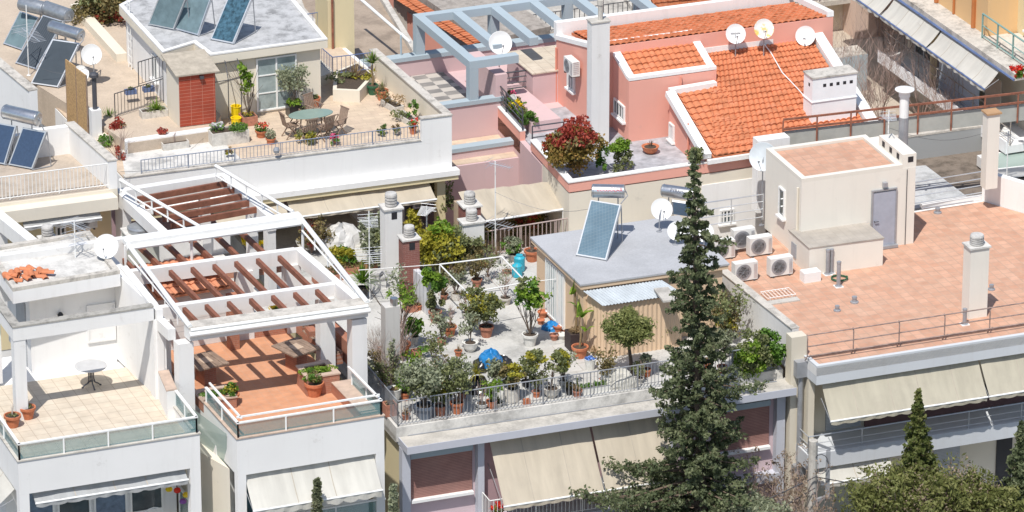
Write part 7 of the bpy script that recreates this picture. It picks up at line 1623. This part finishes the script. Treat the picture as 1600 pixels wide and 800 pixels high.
# ============================================================ pots on B, A
potted(360, 636, ZB, .28, .40, 't', 'terracotta pot with short bush inside the left glass rail of the terracotta terrace', [B((0, 0, .2), .26, .22, 600, .05, m_lf, 8), B((0, 0, .2), .22, .2, 100, .05, m_lfy)])
potted(491, 622, ZB, .30, .46, 't', 'terracotta pot with short bush beside the brick planter', [B((0, 0, .22), .30, .26, 900, .045, m_lf, 8), B((0, 0, .25), .26, .2, 200, .045, m_lfd)])
for k, (x, y) in enumerate(((20, 670), (43, 657))): potted(x, y, ZA, .26, .40, 't', ['terracotta pot with dry pale stalks and a violet ball, front left corner', 'terracotta pot with dry pale stalks beside the left column'][k], [('twig', 5, .5, .02, plain('pale_stalk', (.55, .50, .45)), .2, 0), B((0, 0, .05), .15, .06, 60, .04, m_lfo)])
shrub(340, 385, 0, 'green bush and yellow flowers showing through the pergola', [B((0, 0, .35), .4, .35, 600, .08, m_lf, 8), B((1.3, .2, .3), .4, .25, 200, .07, m_fly, 6)], at=G(335, 392, ZB))
shrub(445, 480, 0, 'yellow flowering plant in the brick bed under the pergola', [B((0, 0, .2), .4, .2, 300, .07, m_fly, 8), B((0, 0, .1), .4, .2, 300, .07, m_lf, 8)], at=G(437, 512, ZB) + Z * .5)
for c, w2 in ((G(440, 516, ZB), 2.2), (G(380, 428, ZB), 2.6)): mb = MB(); mb.box(c, (w2, .6, .6), TH); mb.build('brick_bed', m_brick, bB)
# ============================================================ E terrace plants
EGp = 'potted plants on the dining terrace'
def ep(*a, **k): k.setdefault('group', EGp); return potted(*a, **k)
ep(460, 184, ZE, .25, .42, 'k', 'small olive tree with grey green leaves beside the french door', [('bush', 7, 1.5, .28, 42, .06, m_lfs), B((0, 0, .15), .3, .12, 160, .06, m_lfb)], style='box')
ep(476, 186, ZE, .22, .34, m_wood2, 'brown wooden box planter beside the olive tree', [B((0, 0, .05), .2, .06, 50, .05, m_lfo)], style='box')
ep(490, 171, ZE, .24, .38, 't', 'bright orange pot with low plants by the penthouse corner', [B((0, 0, .06), .2, .06, 100, .05, m_lfo)])
ep(582, 150, ZE, .2, .36, 'n', 'yucca palm in a dark green pot at the terrace corner', [('stem', .8, .05, m_dry), ('blades', (0, 0, .85), 90, .55, .05, m_lfb, .3), ('blades', (0, 0, .85), 60, .55, .05, m_lfs, .5)])
ep(597, 159, ZE, .22, .38, 't', 'orange pot with upright cactus next to the yucca palm', [('blades', (0, 0, 0), 26, .4, .06, m_lfo, 0)])
ep(613, 172, ZE, .19, .22, 'c', 'long concrete trough with reddish shrub along the right parapet', [B((-.3, 0, .4), .28, .42, 200, .05, m_lfd, 9), B((.2, 0, .15), .3, .2, 120, .05, m_dry)], style='box', L=1.0, rz=TH + math.pi / 2 + .2)
ep(635, 192, ZE, .19, .22, 'c', 'long concrete trough with green plant, nearest the terrace railing', [B((.2, 0, .3), .24, .3, 240, .06, m_lf, 7), B((-.3, 0, .08), .3, .12, 140, .05, m_lfo)], style='box', L=1.0, rz=TH + math.pi / 2 + .2)
ep(645, 211, ZE, .13, .26, 't', 'red flowers in a small terracotta pot at the railing end', [B((0, 0, .2), .22, .2, 90, .06, m_flr, 6), B((0, 0, .12), .2, .15, 90, .05, m_lf)])
ep(408, 217, ZE, .2, .26, 't', 'terracotta pot with red flowers left of the green table', [B((0, 0, .15), .26, .16, 140, .05, m_lf), B((.1, 0, .22), .22, .12, 50, .05, m_flr)])
ep(423, 227, ZE, .17, .22, 't', 'small terracotta pot with pale leaves by the railing left of the table', [B((0, 0, .18), .2, .2, 160, .05, m_lfs)])
ep(388, 197, ZE, .27, .34, 'o', 'square terracotta pot with tall leafy climber beside the yellow bucket', [('twig', 5, 2.0, .018, m_bark, .25, 3), B((0, 0, 1.5), .35, .6, 160, .12, m_lfb, 10), B((0, 0, .1), .22, .08, 60, .05, m_lfy)], style='box')
for k, (x, y, h) in enumerate(((369, 196, .3), (369, 186, .5))): 
    c = G(x, y, ZE); mb = MB(); mb.lathe(c, [(.16, 0), (.18, h - .02), (.2, h), (.16, h), (.14, .03)], 12); tag(mb.build('yellow_bucket', m_ygreen), ['yellow bucket in front, beside the square terracotta pot', 'yellow bucket behind the other yellow bucket'][k], 'bucket')
o = potted(357, 226, ZE - .0, .30, .48, 'c', 'long pale planter with white flowers and green hedge below the tiled shed', [('ball', (-.42, 0, .15), .3, .2, 300, .05, m_flw, 8), ('ball', (-.4, 0, .1), .3, .2, 160, .05, m_lf, 0), ('ball', (.35, 0, .12), .36, .16, 700, .04, m_lf, 0)], style='box', L=1.35, group=EGp)
ep(240, 184, ZF, .2, .26, 'c', 'concrete trough with strap leaved plant left of the tiled shed', [('blades', (.1, 0, .0), 60, .55, .05, m_lfb, .5), B((0, 0, .05), .4, .07, 80, .05, m_lfo)], style='box', L=.95)
ep(273, 234, ZE, .2, .26, 'c', 'concrete trough with dead stalks on the lower white ledge', [('twig', 3, .4, .01, m_twig, .3, 2)], style='box', L=.95)
ep(254, 213, ZF, .14, .1, 'o', 'tiny bowl with dark red succulent before the white step', [B((0, 0, .06), .2, .12, 90, .07, m_lfr)], style='bowl')
for k, (x, y) in enumerate(((204, 148), (232, 144))): ep(x, y, ZF + .35, .12, .16, m_metalb, ['blue flower box hanging on the left of the barred fence', 'blue flower box hanging nearest the penthouse wall'][k], [('long', (0, 0, .05), .35, .1, .06, 50, .05, m_lfo)], style='box', L=.4)
shrub(168, 188, 0, 'spiky agave clump beside the dark flue', [('blades', (0, 0, 0), 90, .75, .06, m_lf, .3), ('blades', (0, 0, .1), 60, .6, .06, m_lfb, .2)], at=G(170, 196, ZE), cat='agave')
shrub(178, 205, 0, 'round dark red bush in front of the agave', [B((0, 0, .38), .48, .36, 1500, .05, m_lfr, 14), B((0, 0, .3), .45, .32, 400, .05, m_lfd, 10)], at=G(180, 214, ZE))
shrub(170, 225, 0, 'small dark green bush below the red bush', [B((0, 0, .2), .3, .22, 500, .05, m_lf)], at=G(165, 228, ZE))
mb = MB(); mb.prism([G(157, 222, ZE + .2), G(206, 212, ZE + .2), G(196, 200, ZE + .2), G(152, 205, ZE + .2)], ZE, ZE + .2); tag(mb.build('raised_bed', m_cream), 'low raised bed holding the red bush and the agave', 'planter bed')
for (x, y, m1_, m2_, lb_, r) in ((358, 252, m_dry, m_lfy, 'thin dry plant on the long railing, left part', .14), (480, 230, m_lfo, m_lfy, 'loose yellowish bush on the railing in front of the green table', .42), (523, 232, m_flp, m_lf, 'pink flowering plant on the terrace railing', .22), (595, 218, m_lf, m_lfo, 'dark green small bush on the terrace railing', .2), (620, 217, m_dry, m_lfo, 'wispy dry plant on the right part of the terrace railing', .16), (432, 240, m_steeld, m_metalg, 'small grey round lamp on the terrace railing', .1)):
    if 'lamp' in lb_:
        c = G(x, y, ZE + .3); mb = MB(); mb.lathe(c, [(.02, 0), (.1, .04), (.12, .14), (.08, .22), (.01, .24)], 12); tag(mb.build('railing_lamp', m_metalg), lb_, 'lamp'); continue
    shrub(x, y, 0, lb_, [B((0, 0, .2), r, r * .9, int(900 * r), .05, m1_, 6), B((0, 0, .15), r, r * .8, int(900 * r), .05, m2_, 6)], cat='plant', name='railing_plant', at=G(x, y - 8, ZE + .05))
shrub(0, 0, 0, 'dry grass and agave leaves in the curved cream planter bed', [('blades', (0, 0, 0), 50, .7, .06, m_dry, .2), B((-.5, -.1, .1), .6, .12, 300, .06, m_lfo, 8), B((.3, .1, .1), .5, .12, 200, .06, m_lfy, 8)], at=G(555, 122, ZE + .45), cat='plant', name='bed_plants')
# ============================================================ F plants
shrub(0, 0, 0, 'large red tipped photinia bush on the corner of the salmon terrace', [('bush', 18, 1.4, .8, 30, .09, m_lfd), B((0, 0, .72), 1.0, .78, 5200, .075, leafmat('photinia_leaf', (.26, .20, .05), (.46, .24, .08), 4), 44), B((.05, .1, 1.25), .85, .55, 2600, .08, m_lfr, 26), B((-.6, -.1, .9), .4, .4, 400, .08, m_lfr, 8)], at=G(893, 262, ZFf + .45), name='photinia_bush')
shrub(0, 0, 0, 'round yellow green bush right of the photinia on the salmon terrace', [B((0, 0, .72), .46, .32, 1500, .06, m_lfb, 12), B((0, 0, .4), .42, .45, 900, .06, m_lfo, 12)], at=G(968, 262, ZFf + .2))
shrub(0, 0, 0, 'narrow dark green shrub between the photinia and the round bush', [B((0, 0, .5), .26, .5, 800, .06, m_lf, 10)], at=G(939, 264, ZFf + .2))
shrub(0, 0, 0, 'sparse trailing shrub at the corner under the clay roof', [('bush', 8, .8, .5, 18, .07, m_lfo)], at=G(1086, 262, ZFf + .3))
c = G(1016, 240, ZFf + .06); potted(1016, 243, ZFf + .06, .30, .26, 't', 'wide terracotta bowl with dead stalks on the grey salmon house terrace', [('twig', 9, .3, .01, m_bark, .6, 3)], style='bowl')
for k, (t_, m_) in enumerate(((.2, m_flp), (.38, m_lfd), (.55, m_fly), (.72, m_lfo), (.88, m_lf))):
    p = bl1.lerp(bl0, t_); shrub(0, 0, 0, ['pink flowering plant at the top of the sloping balcony rail', 'brown leaved plant second down the balcony rail', 'yellow flowering plant in the middle of the balcony rail', 'olive plant fourth down the balcony rail', 'green plant at the bottom of the balcony rail'][k], [B((.1, 0, .3), .3, .3, 300, .06, m_, 8), B((.1, 0, .2), .3, .28, 260, .06, m_lf, 8)], at=at_(p, ZFf + .35) + dF * .3, cat='plant', name='balcony_plant', group='plants along the sloping balcony rail')
shrub(0, 0, 0, 'leafy plant behind the small lower balcony rail', [B((0, 0, .35), .35, .35, 400, .07, m_lf, 8), B((0, 0, .5), .2, .2, 60, .06, m_flr, 4)], at=G(820, 262, .2), cat='plant', name='balcony_plant')
# ============================================================ big conifer and the trees in front
def conifer(px_top, py_top, base_xy, zb, label, prof, seed, nb, leafm, size, per, trunk_r, name='cypress_tree', prof2=None, inner=.18):
    # prof: (fraction down from the top, radius in metres)
    o = root(name, label, 'tree', (base_xy[0], base_xy[1], zb)); zt = hz((base_xy[0], base_xy[1], 0), py_top); H = zt - zb
    topx = tw(Vector((base_xy[0] - 5, base_xy[1], 0)), Vector((base_xy[0] + 5, base_xy[1], 0)), zt, px_top).x - base_xy[0]
    rg = random.Random(seed); mt = MB(); pts = [Vector((base_xy[0] + topx * t + .05 * math.sin(t * 7), base_xy[1], zb + H * t)) for t in (0, .2, .4, .6, .8, .9, 1)]
    mt.tube(pts, trunk_r, 9, .015); mt.build('trunk', m_bark, o)
    def rad1(f, prof):
        for i in range(len(prof) - 1):
            if prof[i][0] <= f <= prof[i + 1][0]: t = (f - prof[i][0]) / (prof[i + 1][0] - prof[i][0] + 1e-6); return prof[i][1] * (1 - t) + prof[i + 1][1] * t
        return prof[-1][1]
    def rad(f, a):
        if not prof2: return rad1(f, prof)
        k = .5 + .5 * math.cos(a); l_, r_ = rad1(f, prof), rad1(f, prof2); return l_ * (1 - k) + r_ * k if abs(math.cos(a)) > .5 else min(l_, r_) * .9
    bm_ = MB(); lm = MB(); fmax = prof[-1][0]
    for b in range(nb):
        f = fmax * ((b + rg.random()) / nb) ** .72; zc = zt - H * f; t = 1 - f; cx = base_xy[0] + topx * t
        a = b * 2.39996 + rg.uniform(-.4, .4); r = rad(f, a) * rg.choice((rg.uniform(.35, .6), rg.uniform(.5, .8), rg.uniform(.8, 1.0), rg.uniform(.92, 1.15))); d = Vector((math.cos(a), math.sin(a), 0)); s_ = Vector((-d.y, d.x, 0))
        P0 = Vector((cx, base_xy[1], zc)); pts = []
        for k in range(5): u_ = k / 4; pts.append(P0 + d * r * u_ + Z * (r * (.10 * u_ - .32 * u_ * u_ + .26 * u_ ** 4)) + s_ * .05 * r * math.sin(u_ * 3 + b))
        bm_.tube(pts, .012 + .016 * r, 4, .004)
        n = max(1, int(per * (r + .18)))
        for j in range(max(3, int(r * 5) + 2)):
            u_ = inner + (1 - inner) * (j + rg.random() * .6) / max(3, int(r * 5) + 2); u_ = min(u_, 1.02); i = min(3, int(u_ * 4)); q = pts[i].lerp(pts[i + 1], u_ * 4 - i)
            w_ = r * .17 * (1.15 - u_ * .6) + .03; q = q + s_ * rg.uniform(-w_, w_) + Z * rg.uniform(-.05, .06)
            rr = (.085 + .055 * r) * rg.uniform(.6, 1.3)
            leaves(lm, q, (rr, rr, rr * .75), max(5, int(per * .26 * rg.uniform(.7, 1.3))), size, seed * 1000 + b * 37 + j, shell=.1, elong=1.8, up=.3)
    bm_.build('branch', m_bark, o); lm.build('crown', leafm, o); return o
bp = l0 + dC * ((tw(l0, l1, 0, 1076) - l0).length) - nC * 2.3
zt0 = hz((bp.x, bp.y, 0), 238); Hc = zt0 + 13.5
pxm = lambda y: (zt0 - hz((bp.x, bp.y, 0), y)) / Hc
mk = lambda L_: [(0, .03)] + [(pxm(y), r) for y, r in L_]
profL = mk(((262, .22), (300, .45), (350, .75), (400, .85), (480, 1.0), (520, .9), (560, 1.3), (600, 1.75), (645, 1.5), (680, 1.5), (700, 2.1), (730, 3.0), (760, 3.8), (800, 3.9), (900, 4.2)))
profR = mk(((262, .22), (300, .45), (345, .75), (372, 1.4), (390, .85), (450, .95), (520, .85), (570, 1.0), (598, 1.95), (625, 1.8), (650, 1.25), (700, 1.6), (740, 1.7), (800, 2.3), (900, 2.6)))
conifer(1083, 238, (bp.x, bp.y), -13.5, 'tall dark green conifer rising in front of the rooftop garden', profL, 21, 340, m_cyp, .075, 92, .24, 'tall_conifer', profR, .32)
def small_con(px, top, wid, depth, lab, seed, lm=m_lfo):
    b = tw(l0 - nC * depth - dC * 30, l1 - nC * depth + dC * 30, -5, px); z_ = hz((b.x, b.y, 0), top); H = z_ + 13.5
    pr = [(0, .03), (1.2 / H, wid * .45), (2.4 / H, wid * .8), (3.4 / H, wid), (5.5 / H, wid * 1.05)]
    conifer(px, top, (b.x, b.y), -13.5, lab, pr, seed, 330, lm, .075, 80, .12, 'young_conifer')
small_con(1435, 612, .78, 3.4, 'slender bright conifer in front of the beige right building', 31, leafmat('young_cypress', (.12, .15, .04), (.24, .24, .09), 3))
small_con(495, 750, .42, 3.0, 'small conifer tip in front of the white awning, bottom left middle', 32, leafmat('grey_cypress', (.16, .18, .10), (.28, .28, .17), 3))
small_con(1596, 660, .75, 4.0, 'conifer cut off by the right edge of the view', 33, m_cyp)
small_con(614, 757, .28, 3.0, 'thin sparse shrub tip between the two front buildings', 34, m_lfs)
def bushmass(px, py, depth, rx, rz_, lab, seed, m1_, m2_, name='pine_bush', n=5200):
    b = tw(l0 - nC * depth - dC * 30, l1 - nC * depth + dC * 30, -4, px); z_ = hz((b.x, b.y, 0), py) - rz_; c = Vector((b.x, b.y, z_)); o = root(name, lab, 'tree', (b.x, b.y, -13.5))
    mb = MB(); mb.tube([(b.x, b.y, -13.5), (b.x + .1, b.y, -9), (b.x, b.y, z_)], .2, 7, .08); mb.build('trunk', m_bark, o)
    mb = MB(); tips = branches(mb, c - Z * rz_ * .9, 26, rz_ * 2.0, .03, seed, 1.3, 5); mb.build('branch', m_twig, o)
    mb = MB(); leaves(mb, c, (rx, rx * .8, rz_), int(n * 1.35), .058, seed, clumps=110, elong=3.0)
    for j, t in enumerate(tips): leaves(mb, t, (.26, .26, .2), 55, .055, seed * 50 + j, shell=.05, elong=3.0)
    mb.build('crown', m1_, o); mb = MB(); leaves(mb, c + Z * .12, (rx * 1.0, rx * .8, rz_), n // 2, .055, seed + 5, clumps=60, elong=1.3); mb.build('dry_cones', m2_, o)
m_pineb = leafmat('pine_bush_leaf', (.18, .20, .06), (.32, .31, .12), 2.2); m_cone = leafmat('cone_leaf', (.32, .24, .17), (.48, .38, .29), 3)
bushmass(1400, 738, 4.2, 1.6, 1.3, 'olive pine bush at the bottom right, left one', 41, m_pineb, m_cone)
bushmass(1462, 728, 3.8, 1.7, 1.4, 'olive pine bush in the middle of the bottom right corner', 42, m_pineb, m_cone)
bushmass(1535, 762, 4.2, 1.6, 1.2, 'olive pine bush at the bottom right, right one', 43, m_pineb, m_cone)
bushmass(1180, 782, 3.2, .7, .8, 'low scrub beside the foot of the tall conifer', 44, m_lfs, m_cone, n=900)
def baretree(base, lab, n, L, r, seed, sub=8, spread=.9, m=None, lf=None, name='bare_bush'):
    o = root(name, lab, 'bare shrub', base, 0, 'bare shrubs'); mb = MB(); tips = branches(mb, base, n, L, r, seed, spread, sub); tips2 = []
    for j, t in enumerate(tips[::2]): tips2 += branches(mb, t, 3, L * .28, r * .35, seed * 9 + j, .9, 2)
    mb.build('branch', m or m_twig, o)
    if lf: mb = MB(); [leaves(mb, t, (.1, .1, .1), 9, .05, seed + j) for j, t in enumerate(tips + tips2)]; mb.build('foliage', lf, o)
bb = tw(l0 - nC * 1.6 - dC * 3, l1 - nC * 1.6 + dC * 30, -6, 1196)
baretree(Vector((bb.x, bb.y, -8.5)), 'grey brown leafy shrub against the lilac wall right of the tall conifer', 13, 5.8, .03, 51, 8, .22, None, m_cone)
for k, (x, y, L_) in enumerate(((1310, 160, 3.2), (1375, 190, 3.2), (1440, 190, 3.4), (1405, 130, 3.0), (1285, 110, 2.8), (1480, 215, 2.6), (1345, 205, 2.4))):
    baretree(G(x, y, -.8) , ['bare reddish shrub behind the white vent chimney', 'bare shrub under the rusty railed balcony, left of the flue', 'bare shrub under the rusty railed balcony, right of the flue', 'bare shrub nearest the rusty balcony corner', 'bare shrub by the old tan apartment block', 'bare shrub behind the rusty fence at the right', 'bare shrub right behind the rusty fence start'][k], 12, L_, .013, 60 + k, 6, .8)
# thorny bush top left, planted strip
shrub(0, 0, 0, 'brown green shrubbery climbing the cream wall at the top left', [B((0, 0, .8), 1.2, 1.0, 2600, .09, m_lfd, 30), B((.2, 0, .9), 1.1, .9, 1600, .09, m_lfo, 26), B((.3, 0, .3), .9, .5, 400, .09, m_lfr, 12)], at=G(160, 30, ZF))
# ivy twigs on the rusty pipes, red flowers at the far right
shrub(0, 0, 0, 'dark pink leafed creeper on the rusty pipes', [B((0, 0, .5), .25, .35, 160, .06, m_lfr, 8), ('twig', 10, 1.6, .01, m_twig, .3, 4)], at=G(186, 262, ZE - .3))
shrub(0, 0, 0, 'red flowering plant on the balcony at the right edge', [B((0, 0, .3), .35, .3, 260, .07, m_flr, 8), B((0, 0, .2), .3, .25, 160, .07, m_lf, 6)], at=G(1592, 122, zU + .5), cat='plant', name='balcony_plant')
potted(763, 792, -3.5, .18, .3, 't', 'orange red flowers in a pot on the small balcony below the garden', [B((0, 0, .25), .26, .18, 260, .06, m_flr, 7), B((0, 0, .15), .22, .15, 120, .05, m_lf)], at=fpt(wx(752), wx(1035), .05, -3.5, .7))
# ============================================================ utility pole, duct and cables, bottom right
b = tw(d0 - nD * 1.2 - dD * 3, d1 - nD * 1.2, -4, 1268); zt_ = hz((b.x, b.y, 0), 688); o = root('utility_pole', 'pale concrete utility pole with cable bracket in front of the balcony', 'pole', (b.x, b.y, -13.5))
mb = MB(); mb.tube([(b.x, b.y, -13.5), (b.x, b.y, zt_)], .19, 12, .15); mb.build('shaft', m_conc, o)
mb = MB(); q = Vector((b.x, b.y, zt_ - .1)); mb.bar(q - nD * .1, q + dD * .55 - Z * .3 - nD * .1, .08, .08); mb.bar(q + dD * .5 - Z * 2.0 - nD * .1, q + dD * .5 - Z * .3 - nD * .1, .14, .1); mb.bar(q - Z * 2.1 - nD * .1, q + dD * .6 - Z * 2.0 - nD * .1, .1, .1); mb.build('bracket', m_metalg, o)
mb = MB(); mb.tube([q - nD * .2 + dD * .2 + Vector((.25 * math.cos(a), 0, .35 * math.sin(a) - .7)) for a in [k * .5 for k in range(13)]], .015, 5); mb.build('cable_loop', m_metald, o)
for k, (e_, lb_) in enumerate(((dD * 9 - Z * 1.0, 'dark cable running right from the utility pole'), (-dD * 9 - Z * .8, 'dark cable running left from the utility pole, upper one'), (-dD * 9 - Z * 1.9, 'dark cable running left from the utility pole, lower one'))):
    A_ = q - nD * .25 - Z * (1.1 + .4 * (k == 2)); mb = MB(); mb.tube([A_ + e_ * t + Z * (-.7 * math.sin(math.pi * t)) for t in [j / 8 for j in range(9)]], .02, 5); tag(mb.build('cable', m_metald), lb_, 'cable', 'cables at the utility pole')
A_ = e0_ - dD * .15 - nD * .22; c = at_(A_, -13.5); o = root('wall_duct', 'grey duct pipe with boxes running down the beige pillar', 'duct', c); mb = MB(); mb.tube([c, at_(A_, .2)], .09, 10); mb.build('pipe', m_metalg, o); mb = MB(); mb.box(at_(A_, .0), (.42, .34, .55), TH); mb.build('top_box', m_metalg, o); mb = MB(); mb.box(at_(A_, -3.6), (.42, .34, .4), TH); mb.build('lower_box', m_metalg, o)
c = DX(1542, y0 + .5);
